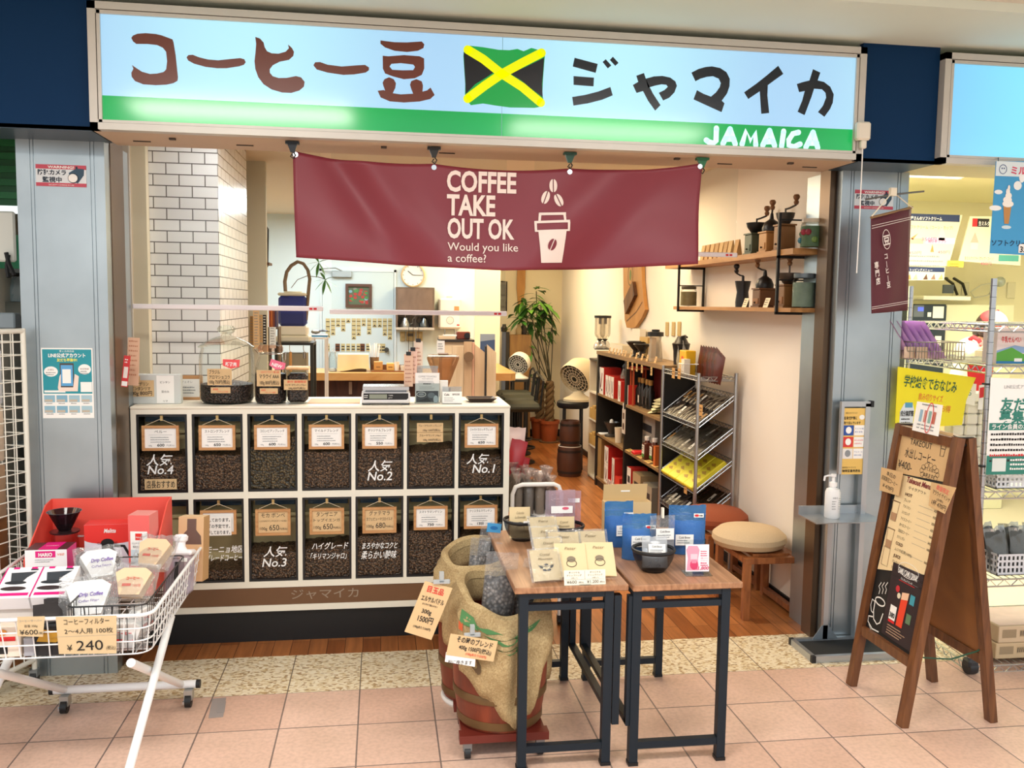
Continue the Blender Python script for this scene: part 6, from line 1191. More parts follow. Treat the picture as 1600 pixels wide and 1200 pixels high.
# ================================================================== BEHIND THE COUNTER
BARW = wood('#c8924e','#ddb071',(3,30,10),.35); BZT = 1.0; by0 = 8.4
bxr = at(808,585,by0).x; bxl = -1.35
t = thing('bar_counter','light wood bar counter with a rounded end behind the bean counter','bar counter',(0,by0,0)); T = TR(0,-by0,0)
pts = [(bxl,by0),(bxr-.06,by0),(bxr-.015,by0+.03),(bxr,by0+.1),(bxr,9.85),(bxr-.5,9.85),(bxr-.5,9.0),(bxl,9.0)]
g = MB(T); n = len(pts); g.add([(x,y,BZT-.07) for x,y in pts]+[(x,y,BZT) for x,y in pts],[tuple(range(n))[::-1],tuple(range(n,2*n))]+[(i,(i+1) % n,n+(i+1) % n,n+i) for i in range(n)],BARW); g.build('worktop',t)
MB(T).bx(bxl,bxr-.35,by0+.25,by0+.29,0,BZT-.07,wood('#3a2216','#553322',(20,4,3),.5)).bx(bxr-.38,bxr-.35,by0+.25,9.8,0,BZT-.07,m('#33231a',.5)).build('front_panel',t)
MB(T).bx(at(545,600,by0+.2).x,at(550,600,by0+.2).x,by0+.2,by0+.25,.78,.9,m('#a89a88',.4)).build('bracket',t)
def onbar(px,y):return at(px,570,y).x
# bar things
y = 8.6; p = onbar(520,y); t = thing('glass_dispenser','small glass lidded jar on the bar beside the cloth covered box','jar',(p,y,BZT)); MB().lathe([(.001,0),(.035,0),(.042,.02),(.042,.13),(.03,.16),(.03,.175)],clear('#f4f8f8',.35,.04),20).build('jar_body',t); MB().lathe([(.034,.175),(.034,.19),(.012,.2),(.008,.22),(.001,.225)],clear('#e8ecec',.4,.05,.8),18).build('lid',t); MB().lathe([(.001,.004),(.036,.004),(.03,.03),(.001,.035)],m('#e9e4dc',.6),16).build('filters',t)
y = 8.55; x0,x1 = onbar(528,y),onbar(576,y); t = thing('covered_box','machine on the bar covered with a cream cloth','appliance',((x0+x1)/2,y,BZT)); w = x1-x0
MB().bx(-w*.42,w*.42,.02,.2,0,.15,m('#5c4630',.5)).build('appliance_body',t)
g = MB(); N = 16; vs = []
for j in range(7):
    for i in range(N+1):
        u = i/N; v = j/6; vs.append(((u-.5)*w*(1+.05*v),-.012-.008*math.sin(u*9)*v,.165-.145*v-.012*math.sin(u*5+1)*v))
for i in range(N+1):vs.append(((i/N-.5)*w,.21,.165))
g.add(vs,[(j*(N+1)+i,(j+1)*(N+1)+i,(j+1)*(N+1)+i+1,j*(N+1)+i+1) for j in range(6) for i in range(N)]+[(7*(N+1)+i,i,i+1,7*(N+1)+i+1) for i in range(N)],m('#efd9a6',.9,v=.04),True); g.build('cloth',t)
y = 8.75; x = onbar(585,y); t = thing('straw_cup','cup of white straws on the bar behind the wooden box','cup',(x,y,BZT)); MB().lathe([(.001,0),(.04,0),(.045,.13),(.04,.13),(.035,.01)],m('#8a6a48',.5),18).build('cup',t)
rnd = random.Random(3); g = MB()
for i in range(14):a = rnd.random()*6.28; r = rnd.random()*.03; g.tube([(r*math.cos(a),r*math.sin(a),.03),(r*2.2*math.cos(a),r*1.6*math.sin(a),.24+rnd.random()*.03)],.004,WHITE,5)
g.build('straws',t)
for px0,px1,z,c_,lab in ((584,598,.085,'#c9924e','square wooden box on the bar'),(604,616,.07,'#e2b05c','small yellow wooden box on the bar tray')):
    y = 8.55; a,b = onbar(px0,y),onbar(px1,y); MB().cbox(-(b-a)/2,(b-a)/2,0,.08,.012,.012+z,m(c_,.5,v=.06),.004).rect(-.02,.04,.02,.05,m('#8a5f30',.5),0,T=TR(0,-.001,0) @ FACE).build('wooden_box',label=lab,cat='box',loc=((a+b)/2,y,BZT+.001))
a,b = onbar(580,8.6),onbar(640,8.6); t = thing('wooden_tray','brown wooden tray with a back rail on the bar','tray',((a+b)/2,8.6,BZT)); MB().bx(-(b-a)/2,(b-a)/2,-.1,.1,0,.011,m('#8a5a30',.5)).build('tray',t); MB().bx(-(b-a)/2,(b-a)/2,.09,.1,.011,.06,m('#7a4c26',.5)).build('rail',t)
for px,lab,c_ in ((620,'small paper cup on the bar tray','#ece3d4'),(630,'small white bowl at the end of the bar tray','#e8e2d8')):
    x = onbar(px,8.56); MB().lathe([(.001,0),(.022,0),(.03 if px == 630 else .025,.05 if px == 630 else .085),(.02,.02)],m(c_,.5),16).build('cup',label=lab,cat='cup',loc=(x,8.56,BZT+.012))
# water dispenser on its dark rack
y = 7.2; zb = at(460,534,y).z; x = at(458,500,y).x
t = thing('metal_rack','dark metal rack under the blue water dispenser','rack',(at(462,560,y).x,y,0)); a,b = at(433,560,y).x-at(462,560,y).x,at(492,560,y).x-at(462,560,y).x; g = MB()
for xx in (a+.012,b-.012):
    for yy in (-.15,.15):MB().bx(xx-.012,xx+.012,yy-.012,yy+.012,0,zb-.02,m('#24261f',.5)).build('leg',t)
g.bx(a,b,-.165,.165,zb-.02,zb,m('#1f211c',.5)).bx(a,b,-.165,.165,.72,.735,m('#1f211c',.5)); g.build('rack_shelf',t)
MB().bx(a+.05,b-.06,-.05,.12,.736,zb-.09,m('#a89f86',.6)).build('storage_box',label='beige box inside the dark rack below the water dispenser',cat='box',loc=(at(462,560,y).x,y,0))
for dx,L in ((-.03,.2),(.075,.1)):MB().tube([(0,0,0),(.0,0,-.03),(.006,0,-.05)],.003,CHROME).cyl((.006,0,-.05),(.006,0,-L),.011,m('#d09a58',.5) if L > .15 else CHROME,n=8).build('hanging_tool',label='wooden handled tool hanging from the rack' if L > .15 else 'small metal hook hanging from the rack',cat='tool',loc=(at(462,560,y).x+dx,y-.17,zb-.021))
t = thing('water_dispenser','water dispenser with blue tank and cream base behind the bean jars','dispenser',(x,y,zb)); w = .105
MB().cbox(-w-.02,w+.03,-.1,.1,0,.05,m('#e4dec8',.45),.01).cbox(-w-.005,w+.01,-.09,.09,.05,.125,m('#eae5d2',.45),.012).build('base',t)
MB().cbox(-w,w,-.08,.08,.125,.36,clear('#5a63a8',.2,.05,.5),.02).build('tank',t); MB().cbox(-w+.008,w-.008,-.07,.07,.13,.225,m('#1c2358',.3),.01).build('water',t)
MB().cbox(-w-.004,w+.004,-.085,.085,.36,.385,m('#efe9d2',.45),.01).cyl((0,0,.385),(0,0,.395),.07,m('#efe9d2',.45),n=20).build('lid',t)
# rope wreath arch with a leafy twig
y = 7.2; g = MB(); P = [at(px,py,y) for px,py in ((447,468),(445,440),(448,425),(455,415),(465,409),(474,412),(481,422),(484,436),(482,455),(480,478),(478,500))]
o = P[0]; g.tube([q-o for q in P],.014,m('#8a7560',.9,v=.25,sc=40,bump=.5),8); t = thing('driftwood_arch','bent driftwood branch arching over the water dispenser','branch',o); g.build('branch',t)
g = MB(); g.tube([at(a_,b_,y)-o for a_,b_ in ((455,450),(465,437),(480,431),(498,433),(510,437))],.003,m('#6a5a48',.8),5); g.build('twig',t)
LF = m('#5f9a4c',.5,v=.15,sc=30)
def leaf(mb,o,d,L,w,mat,droop=.25):
    d = Vector(d).normalized(); s = d.cross(Vector((0,0,1))); s = s.normalized() if s.length > .01 else Vector((1,0,0)); u = s.cross(d); P = []
    for k in range(6):v = k/5; c = Vector(o)+d*L*v-Vector((0,0,droop*L*v*v)); ww = w*math.sin(PI*min(.97,v*.92+.05))*.5; P += [c-s*ww,c-u*ww*.18,c+s*ww]
    mb.add(P,[(3*k+i,3*k+i+1,3*k+4+i,3*k+3+i) for k in range(5) for i in (0,1)],mat,True)
g = MB()
for q in ((508,437),(498,410)):
    c = at(*q,y)-o
    for a_ in range(7):leaf(g,c,(math.cos(a_*.9)*.9,-.3,math.sin(a_*.9)*.8-.3),.10,.03,LF)
g.build('leaves',t)
# wall rack with a grinder, by the tiled column
y = 6.4; o = at(404,418,y); t = thing('wall_rack','small black wire wall rack with a coffee mill, beside the tiled column','rack',o); L = lambda px,py,d=0:at(px,py,y+d)-o
g = MB(); g.tube([L(386,354),L(417,355),L(419,358),L(418,416),L(415,420),L(386,419)],.006,BLACK,6).tube([L(386,388),L(418,388)],.004,BLACK,5).tube([L(386,362),L(410,362)],.003,BLACK,5); g.build('wire_frame',t)
MB().bx(L(386,410).x,L(422,410).x,-.06,.12,L(400,414).z,L(400,410).z,m('#5a3a24',.5)).build('plank',t)
gm = thing('coffee_mill','dark coffee mill standing on the small wire wall rack','coffee mill',o+L(398,410)); MB().cbox(-.04,.04,-.04,.04,0,.09,m('#5a3420',.5),.004).build('body',gm); MB().lathe([(.03,.09),(.05,.14),(.03,.16),(.008,.17),(.008,.2)],m('#20201e',.4),18).build('hopper',gm); MB().tube([(0,0,.2),(.06,0,.205)],.005,BLACK).ball((.06,0,.225),.016,BLACK,10).build('crank',gm)
# hanging papers and binders on the left
for px0,px1,py0,py1,y,c_,lab in ((396,405,485,545,6.2,'#e3c090','long kraft list hanging beside the tiled column'),(391,396,494,540,6.25,'#c99f62','narrow brown strip hanging next to the long kraft list'),(405,410,492,535,6.25,'#cda871','second narrow kraft strip beside the long kraft list'),(411,416,492,538,6.25,'#2c2a28','black strip of photo cards near the hanging lists'),(421,431,511,544,6.677,'#eceff0','white sheet hanging beside the water dispenser')):
    a,b = at(px0,py1,y),at(px1,py0,y); g = MB(TR(0,0,0) @ FACE); w,h = b.x-a.x,b.z-a.z; g.bx(0,w,0,h,-.003,0,m(c_,.6)).lines(w*.2,w*.85,h*.92,int(h/.02),.019,.007,GREY if c_ != '#2c2a28' else PAPER); g.build('hanging_list',label=lab,cat='list',loc=a)
y = 6.7; t = None
for i,c_ in enumerate(('#a8502c','#c26a30','#7a3a2c','#4a3c5a')):
    a = at(420+i*3.2,511,y); MB().cbox(0,.013,0,.12,0,.125,m(c_,.5),.002).build('binder',label=('rust','orange','brown','violet')[i]+' binder in the row beside the water dispenser',cat='binder',group='binders beside the dispenser',loc=a)
a = at(418,511,y); b = at(436,511,y); MB().bx(0,b.x-a.x,-.02,.14,-.015,0,m('#6a5a48',.5)).bx(0,.012,.0,.14,-a.z,-.015,m('#6a5a48',.5)).bx(b.x-a.x-.012,b.x-a.x,.0,.14,-a.z,-.015,m('#6a5a48',.5)).build('side_shelf',label='narrow brown shelf under the binders',cat='shelf',loc=a)
x0 = at(388,500,6.3).x; struct(MB().bx(-1.9,at(417,500,6.3).x,6.3,6.36,0,2.6,m('#cfcab4',.7)),'wall_kitchen_side')
# kitchen shelf cart with a blue book
y = 7.6; a,b = at(486,525,y),at(506,525,y); zt = at(490,527,y).z; t = thing('white_cart','white kitchen cart beside the water dispenser','cart',(a.x,y,0)); w = b.x-a.x+.02
g = MB(); g.bx(0,w,0,.3,zt-.015,zt,WHITE).bx(0,w,0,.3,.6,.61,WHITE); g.build('cart_shelf',t)
for xx in (0,w-.015):
    for yy in (0,.285):MB().bx(xx,xx+.015,yy,yy+.015,0,zt-.015,WHITE).build('leg',t)
MB().bx(0,.13,-.05,.1,0,.014,m('#1f6f92',.4)).bx(.003,.127,-.048,.095,.014,.022,PAPER).build('blue_book',label='blue book lying on the white kitchen cart',cat='book',loc=(a.x,y+.1,zt))
MB().ball((0,0,.02),.025,m('#8a8478',.3,.6),10,1.6,1,.8).ball((.06,0,.03),.02,m('#2c2a28',.3),8,2.2,1,.5).build('utensils',label='dark utensils lying on top of the blue book',cat='utensils',loc=(a.x+.03,y+.12,zt+.022))

# ---- back wall of the kitchen
BWY = BW-.004
def wallbox(px0,px1,py0,py1,y=BWY):a,b = at(px0,py1,y),at(px1,py0,y); return a,b.x-a.x,b.z-a.z
a,w,h = wallbox(505,615,425,700); a.z = 0; h = at(560,425,BWY).z
struct(MB().bx(a.x,a.x+w,BW-.03,BW,0,h,m('#cfdfe2',.5)).bx(a.x-.03,a.x-.004,BW-.02,BW,0,h+.03,m('#dfe9ea',.5)).bx(a.x+w+.004,a.x+w+.03,BW-.02,BW,0,h+.03,m('#dfe9ea',.5)).bx(a.x-.03,a.x+w+.03,BW-.02,BW,h+.004,h+.03,m('#dfe9ea',.5)),'door_2')
dy = BW-.034
b,w2,h2 = wallbox(519,550,424,433,dy); MB().cbox(0,w2,-.05,0,0,h2,m('#a9b2b4',.4,.4),.004).tube([(w2*.5,-.03,h2),(w2*.2,-.1,h2+.03),(-.1,-.06,h2+.02)],.008,m('#a9b2b4',.4,.4)).build('door_closer',label='grey door closer at the top of the pale door',cat='door closer',loc=b)
b,w2,h2 = wallbox(604,609,543,549,dy); MB().cyl((0,-.04,.02),(0,0,.02),.025,m('#5a605e',.3,.8)).build('knob',label='round metal knob on the pale kitchen door',cat='knob',loc=b)
# framed picture
b,w2,h2 = wallbox(540,581,444,480,dy); t = thing('picture','small dark framed picture of red fruit on the pale door','picture',b); DW = m('#5a3a2a',.5); f = .03
MB().bx(0,w2,-.03,0,0,f,DW).bx(0,w2,-.03,0,h2-f,h2,DW).bx(0,f,-.03,0,f,h2-f,DW).bx(w2-f,w2,-.03,0,f,h2-f,DW).build('frame',t)
g = MB(TR(0,-.01,0) @ FACE); g.rect(f,f,w2-f,h2-f,m('#58664c',.5),0); rnd = random.Random(5)
for i in range(26):g.ell(f+.02+(w2-2*f-.04)*rnd.random(),f+.02+(h2-2*f-.04)*rnd.random(),.02,.016,m(rnd.choice(('#b03a34','#b03a34','#7fa7b8','#4c8a48','#8a8478')),.5),.001+i*.00005,10)
g.build('canvas',t)
# tag strips on the door: columns of kraft tags, lengths as seen
TAGM = m('#c9bb8a',.7); cols = [509,517,525,533,541,549.5,557,565,573.5,582,590,598,606]; lens = [528,524,511,518,505,531,525,510,523,512,512,525,531]
for i,(px,pb_) in enumerate(zip(cols,lens)):
    b,w2,h2 = wallbox(px,px+6.6,497.5,pb_,dy); g = MB(FACE); n = max(1,round(h2/.048)); hh = h2/n
    for k in range(n):g.bx(0,w2,k*hh+.003,(k+1)*hh,-.003,0,TAGM); g.rect(w2*.1,k*hh+hh*.25,w2*.9,k*hh+hh*.42,m('#4a4030',.7),.0006)
    g.ell(w2/2,hh*.5,.008,.008,INK,.001,8); g.build('tag_strip',label='column of yellowed name tags on the pale door, number %d from the hinge side, %s' % (i+1,'long' if h2 > .2 else 'short'),cat='tag strip',group='name tag columns on the door',loc=b)
for i,px in enumerate((509,524,533,541,549,557,563,572,590,596)):
    dark = i in (1,6); b,w2,h2 = wallbox(px,px+(7 if dark else 6),537,549 if i < 8 else 551,dy); g = MB(FACE); g.bx(0,w2,0,h2,-.003,0,m('#6a3f22',.7) if dark else TAGM).rect(w2*.1,h2*.55,w2*.9,h2*.7,INK,.0006).rect(w2*.1,h2*.2,w2*.9,h2*.35,INK,.0006); g.build('name_tag',label=('dark brown' if dark else 'yellowed')+' name tag in the lower row on the door, number %d' % (i+1),cat='name tag',group='lower row of name tags',loc=b)
# clock
c = at(645,430,BWY); r = 18.5*BWY/1389; t = thing('wall_clock','round white wall clock with a wooden rim above the cabinet','clock',(c.x,BWY,c.z)); T = FACE
MB(T).lathe([(r*.9,0),(r,0),(r,.035),(r*.9,.04),(r*.88,.02)],m('#d8b98a',.5),40).build('rim',t); g = MB(T); g.ell(0,0,r*.9,r*.9,m('#f3f4f2',.5),.02,40)
for k in range(12):a_ = k*PI/6; g.rect(-.004,r*.74,.004,r*.84,GREY,.021,T=Matrix.Rotation(a_,4,'Z'))
g.build('dial',t); MB(T).stroke([(0,0),(-.055,.045)],.008,INK,.024).stroke([(0,0),(.095,0)],.006,INK,.025).build('hands',t)
# wall cabinet with two kettles
b,w2,h2 = wallbox(618,677,450,514); t = thing('wall_cabinet','dark wood glass fronted wall cabinet under the clock','cabinet',b); WN = wood('#5c4a3e','#74604f',(6,6,3),.6); hm = h2*.42
MB().bx(0,w2,-.25,0,h2-.02,h2,WN).bx(0,w2,-.26,0,0,.025,m('#b9b0a4',.5)).bx(0,.02,-.25,0,.025,h2-.02,WN).bx(w2-.02,w2,-.25,0,.025,h2-.02,WN).bx(.02,w2-.02,-.02,0,.025,h2-.02,m('#8a7f70',.6)).bx(.02,w2-.02,-.24,0,hm,hm+.02,WN).build('carcass',t)
MB().bx(.02,w2-.02,-.25,-.235,hm+.02,h2-.02,wood('#6a564a','#81695a',(8,8,3),.6)).build('door',t); MB().bx(w2/2-.008,w2/2+.008,-.25,-.235,.025,hm,m('#2c2622',.5)).build('divider',t)
for dx,lab in ((.25,'steel drip kettle in the wall cabinet, closer to the door'),(.75,'dark drip kettle in the wall cabinet, closer to the water heater')):
    k = thing('drip_kettle',lab,'kettle',(b.x+w2*dx,BW-.14,b.z+.026)); c_ = m('#b9bec0',.25,.9) if dx < .5 else m('#6e7476',.25,.9)
    MB().lathe([(.001,0),(.06,0),(.062,.02),(.035,.09),(.032,.1)],c_,20).build('kettle_body',k); MB().lathe([(.034,.1),(.02,.112),(.006,.115),(.008,.13),(.001,.132)],c_,16).build('lid',k); MB().tube([(.05,0,.03),(.085,0,.05),(.08,0,.09),(.1,0,.105)],.006,c_).build('spout',k); MB().tube([(-.03,0,.1),(-.07,0,.1),(-.08,0,.06),(-.058,0,.03)],.006,m('#2a2624',.5)).build('handle',k)
# water heater
b,w2,h2 = wallbox(684,719,466,516); t = thing('water_heater','white wall mounted water heater with a round dial','water heater',b); MB().cbox(0,w2,-.16,0,.02,h2,m('#eceae4',.4),.02).bx(w2*.35,w2*.6,-.14,-.1,h2,h2+.02,m('#c9c6c0',.4)).build('casing',t)
g = MB(TR(0,-.161,0) @ FACE); g.ell(w2*.5,h2*.32,.04,.04,m('#d8d5cf',.4),.001,20).ring(w2*.5,h2*.32,.04,.04,.005,GREY,.002).rect(w2*.68,h2*.55,w2*.9,h2*.75,m('#d98c5c',.5)).lines(w2*.1,w2*.4,h2*.6,2,.03,.012,GREY).rect(w2*.8,h2*.16,w2*.92,h2*.2,RED).build('controls',t); MB().tube([(w2*.3,-.06,.03),(w2*.3,-.06,-.06)],.01,CHROME).tube([(w2*.75,-.06,.03),(w2*.75,-.06,-.06)],.01,CHROME).build('pipe',t)
for px0,px1,lab in ((625,633,'plain beige switch plate below the cabinet'),(635,648,'wide beige switch plate with a dark display below the cabinet'),(651,660,'beige switch plate with a round knob below the cabinet')):
    b,w2,h2 = wallbox(px0,px1,518,533); MB().cbox(0,w2,-.012,0,0,h2,m('#b9a878',.5),.003).bx(w2*.15,w2*.85,-.014,-.012,h2*.5,h2*.8,m('#4a4638',.4) if px0 == 635 else m('#cfc094',.5)).build('switch_plate',label=lab,cat='switch',group='switch plates below the cabinet',loc=b)
# ---- plank screen, grinder and things around it
WP = [wood('#c9ab84','#dcc4a2',(20,20,2),.6),wood('#b99670','#cfae88',(20,20,2),.6),wood('#c48a68','#d8a888',(14,14,2),.6)]
y = 5.5; t = thing('plank_screen','screen of upright reclaimed wood planks behind the counter','screen',(at(730,600,y).x,y,0)); o = t.location
edges = [(706,724,541,0),(724.5,737,534,1),(737.5,741,535,2),(741.5,757,538,1),(760,774,538,0)]
for i,(a_,b_,tp_,k) in enumerate(edges):
    xa,xb = at(a_,600,y).x-o.x,at(b_,600,y).x-o.x; zt = at(a_,tp_,y).z; z2 = zt-(.05 if i >= 3 else 0); d = .0 if i < 4 else -.02
    MB().add([(xa,d,0),(xb,d,0),(xb,d,z2),(xa,d,zt),(xa,d+.02,0),(xb,d+.02,0),(xb,d+.02,z2),(xa,d+.02,zt)],[(0,1,2,3),(7,6,5,4),(0,4,5,1),(1,5,6,2),(2,6,7,3),(3,7,4,0)],WP[k]).build('plank',t)
MB().cyl((at(732,555,y).x-o.x,-.03,at(732,557,y).z),(at(732,555,y).x-o.x,-.001,at(732,557,y).z),.03,m('#7a5c3e',.5),n=24).build('round_plate',t)
MB().bx(at(757.5,600,y).x-o.x,at(759.5,600,y).x-o.x,-.01,.03,0,at(757,541,y).z,BLACK).build('post',t)
y = 5.12; zt = .93; x0,x1 = at(640,600,y).x,at(705,600,y).x
t = thing('work_table','plain table behind the counter carrying the grinder','table',((x0+x1)/2,y,0)); w = x1-x0+.05; MB().bx(-w/2,w/2,-.15,.2,zt-.03,zt,m('#d8cdb8',.5)).build('tabletop',t)
for sx in (-1,1):
    for sy in (-.13,.18):MB().bx(sx*(w/2-.03)-.015,sx*(w/2-.03)+.015,sy-.015,sy+.015,0,zt-.03,m('#8a7f70',.5)).build('leg',t)
x = at(692,600,y).x; t = thing('coffee_grinder','shop coffee grinder with a tall clear hopper and dark red body','coffee grinder',(x,y,zt)); z1 = at(692,606,y).z-zt; z2 = at(692,561,y).z-zt; r2 = 24*y/1389
MB().cbox(-.05,.05,-.06,.08,0,z1-.04,m('#4a1f1c',.35),.01).cyl((0,0,z1-.04),(0,0,z1),.045,m('#6a2a24',.3),n=20).build('body',t)
MB().lathe([(.03,z1),(r2,z2-.01),(r2+.004,z2),(r2+.004,z2+.012)],clear('#d8b898',.35,.04,.88),32).build('hopper',t)
MB().cbox(-r2,r2,-r2*.8,r2*.8,z2+.012,z2+.024,clear('#e4d8cc',.4,.05,.8),.006).cbox(-.03,.03,-.03,.03,z2+.024,z2+.036,m('#7a6250',.4),.005).build('lid',t)
g = MB(TR(0,-.02,z2+.036) @ FACE); g.bx(-.022,.022,0,.07,-.001,0,PAPER).lines(-.016,.016,.05,3,.014,.006,GREY); g.build('note',label='small white note card standing on the grinder lid',cat='card',loc=(x-.015,y,zt),rot=(0,0,0))
y = 5.9; a,b = at(690,600,y).x,at(738,600,y).x; zt = at(700,534,y).z; t = thing('wooden_cabinet','pale wooden cabinet behind the plank screen','cabinet',((a+b)/2,y,0)); w = b-a; MB().cbox(-w/2,w/2,0,.3,0,zt,wood('#d8c09a','#e6d2b0',(4,4,20),.5),.004).build('carcass',t); MB().bx(-w/2-.01,w/2+.01,-.02,.3,zt,zt+.015,m('#2a2320',.5)).build('top_board',t)
MB().cbox(-.05,.04,0,.08,0,.05,m('#7a3420',.5),.005).cyl((.02,-.01,.025),(.02,0,.025),.02,BLACK,n=16).build('toy_camera',label='small brown camera shaped box on the pale cabinet',cat='ornament',loc=((a+b)/2+.05,y+.05,zt+.015))
MB().bx(-.06,.05,0,.06,0,.02,m('#e4c8a0',.5)).bx(-.03,.06,.0,.05,.02,.03,PAPER).build('paper_stack',label='stack of cream papers on the pale cabinet',cat='papers',loc=((a+b)/2-.06,y+.05,zt+.015))
y = 8.7; a = at(750,545,y); zt = BZT; b = at(773,522,y); t = thing('photo_book','blue mountain photo book standing on the bar end','book',(at(762,545,y).x,y,BZT)); w,h = b.x-a.x,b.z-BZT
g = MB(); g.bx(-w/2,w/2,0,.03,0,h,m('#44608f',.4)).poly([(-w/2,.0),(w/2,0),(w/2,h*.5),(w*.2,h*.62),(0,h*.5),(-w*.3,h*.58),(-w/2,h*.48)],m('#2c4478',.4),.0,T=TR(0,-.001,0) @ FACE).poly([(-w/2,h*.8),(w/2,h*.85),(w/2,h),(-w/2,h)],m('#9fb2c8',.4),0,T=TR(0,-.001,0) @ FACE); g.build('cover',t)
t = thing('air_plant','tiny green plant in a pot beside the blue photo book','plant',(at(748,545,y).x,y-.02,BZT)); MB().lathe([(.001,0),(.03,0),(.04,.1),(.03,.1)],m('#d8cfc0',.5),14).build('pot',t); g = MB()
for k in range(12):leaf(g,(0,0,.1),(math.cos(k*2.4)*.6,math.sin(k*2.4)*.6,.8),.15,.02,m('#6a8a5a',.5),.4)
g.build('leaves',t)

# ---- far part of the shop: stools, fans, plant, small barrels
def bar_stool(x,y,lab):
    t = thing('bar_stool',lab,'bar stool',(x,y,0),0,'dark bar stools along the counter'); D = m('#2e3126',.6); K = m('#1a1b1a',.4,.4)
    MB().lathe([(.001,0),(.19,0),(.19,.015),(.03,.03),(.001,.03)],K,28).build('base',t); MB().cyl((0,0,.03),(0,0,.62),.025,K,n=12).build('post',t); MB().tube([(.15*math.cos(k*.4),.15*math.sin(k*.4),.25) for k in range(16)],.009,K,6).tube([(-.15,0,.25),(.15,0,.25)],.008,K,6).build('foot_ring',t)
    MB().cbox(-.19,.19,-.19,.19,.62,.70,D,.03).build('seat',t); MB().tube([(.17,-.16,.64),(.2,-.17,.92),(.2,0,.96),(.2,.17,.92),(.17,.16,.64)],.011,K,6).build('backrest',t); return t
bar_stool(1.36,8.62,'dark bar stool nearest the bean counter'); bar_stool(1.42,9.16,'dark bar stool in the middle of the bar row'); bar_stool(1.47,9.7,'dark bar stool farthest along the bar')
def fan(x,y,z,s,c_,lab,tilt,yaw):
    t = thing('circulator_fan',lab,'fan',(x,y,z),yaw); F = m(c_,.5)
    MB().lathe([(.001,0),(.11*s,0),(.11*s,.015*s),(.06*s,.04*s),(.03*s,.07*s),(.001,.075*s)],F,28).build('base',t)
    T = TR(0,0,.19*s,rx=tilt); g = MB(T)
    g.lathe([(.125*s,-.06*s),(.13*s,-.04*s),(.125*s,.05*s),(.09*s,.11*s),(.001,.12*s)],F,32,T=Matrix.Rotation(PI/2,4,'X') @ Matrix.Rotation(PI,4,'X')); g.build('housing',t)
    g = MB(T @ Matrix.Rotation(PI/2,4,'X')); g.ell(0,0,.118*s,.118*s,m('#24221e',.5),.02*s,28)
    for k in range(1,5):g.ring(0,0,.026*s*k,.026*s*k,.005*s,F,.055*s,24)
    for k in range(18):g.rect(.02*s,-.0022*s,.12*s,.0022*s,F,.055*s,T=Matrix.Rotation(k*PI/9,4,'Z'))
    g.build('grille',t); return t
q = at(813,578,10.0); zc = q.z
t = thing('drawer_cabinet','brown wooden cabinet with coffee goods on top beyond the bar','cabinet',(at(810,560,10.4).x,10.4,0)); w = at(826,560,10.4).x-at(786,560,10.4).x; zt = at(810,523,10.4).z
MB().cbox(-w*.35,w/2,0,.35,0,zt,wood('#7a5834','#94703f',(20,20,3),.5),.005).build('carcass',t); MB().bx(-w/2,-w*.36,0,.35,0,zt+.03,m('#241f1a',.5)).build('side_rack',t)
for i,(px,c_,h,lab) in enumerate(((788,'#22201e',.09,'black dripper on the far cabinet'),(795,'#b9a98c',.07,'beige tin on the far cabinet'),(801,'#d8cbb0',.1,'cream grinder on the far cabinet'),(811,'#c9b48a',.12,'light wood mill on the far cabinet'),(819,'#2c2420',.13,'dark bottle on the far cabinet'))):
    MB().lathe([(.001,0),(.035,0),(.04,h*.5),(.022,h*.75),(.022,h)],m(c_,.5),14).build('coffee_tool',label=lab,cat='coffee tool',loc=(at(px,520,10.5).x,10.52,zt+.03 if px < 793 else zt))
st = thing('low_stand','black low stand under the white fan','stand',(at(812,600,9.95).x,9.98,0)); zs = at(812,592,9.95).z; MB().bx(-.1,.1,-.1,.1,zs-.03,zs,m('#24221e',.5)).build('top_board',st)
for sx in (-.08,.08):
    for sy in (-.08,.08):MB().bx(sx-.012,sx+.012,sy-.012,sy+.012,0,zs-.03,m('#24221e',.5)).build('leg',st)
fan(at(812,590,9.95).x,9.98,zs,.95,'#e9e4d6','round white fan at the far end of the bar',.35,-.55)
t = thing('round_stool','black padded round stool carrying the beige fan','stool',(at(895,640,8.8).x,8.8,0)); zs = at(895,626,8.8).z
MB().lathe([(.001,zs-.07),(.15,zs-.07),(.165,zs-.05),(.165,zs-.015),(.15,zs),(.001,zs)],m('#17171a',.5),28).build('cushion',t)
for a_ in range(4):MB().cyl((.13*math.cos(a_*PI/2+.6),.13*math.sin(a_*PI/2+.6),0),(.12*math.cos(a_*PI/2+.6),.12*math.sin(a_*PI/2+.6),zs-.07),.016,m('#17171a',.5),n=8).build('leg',t)
fan(at(903,620,8.8).x,8.8,zs,1.35,'#d8c6a4','large beige fan on a black stool by the shelves',.5,-.9)
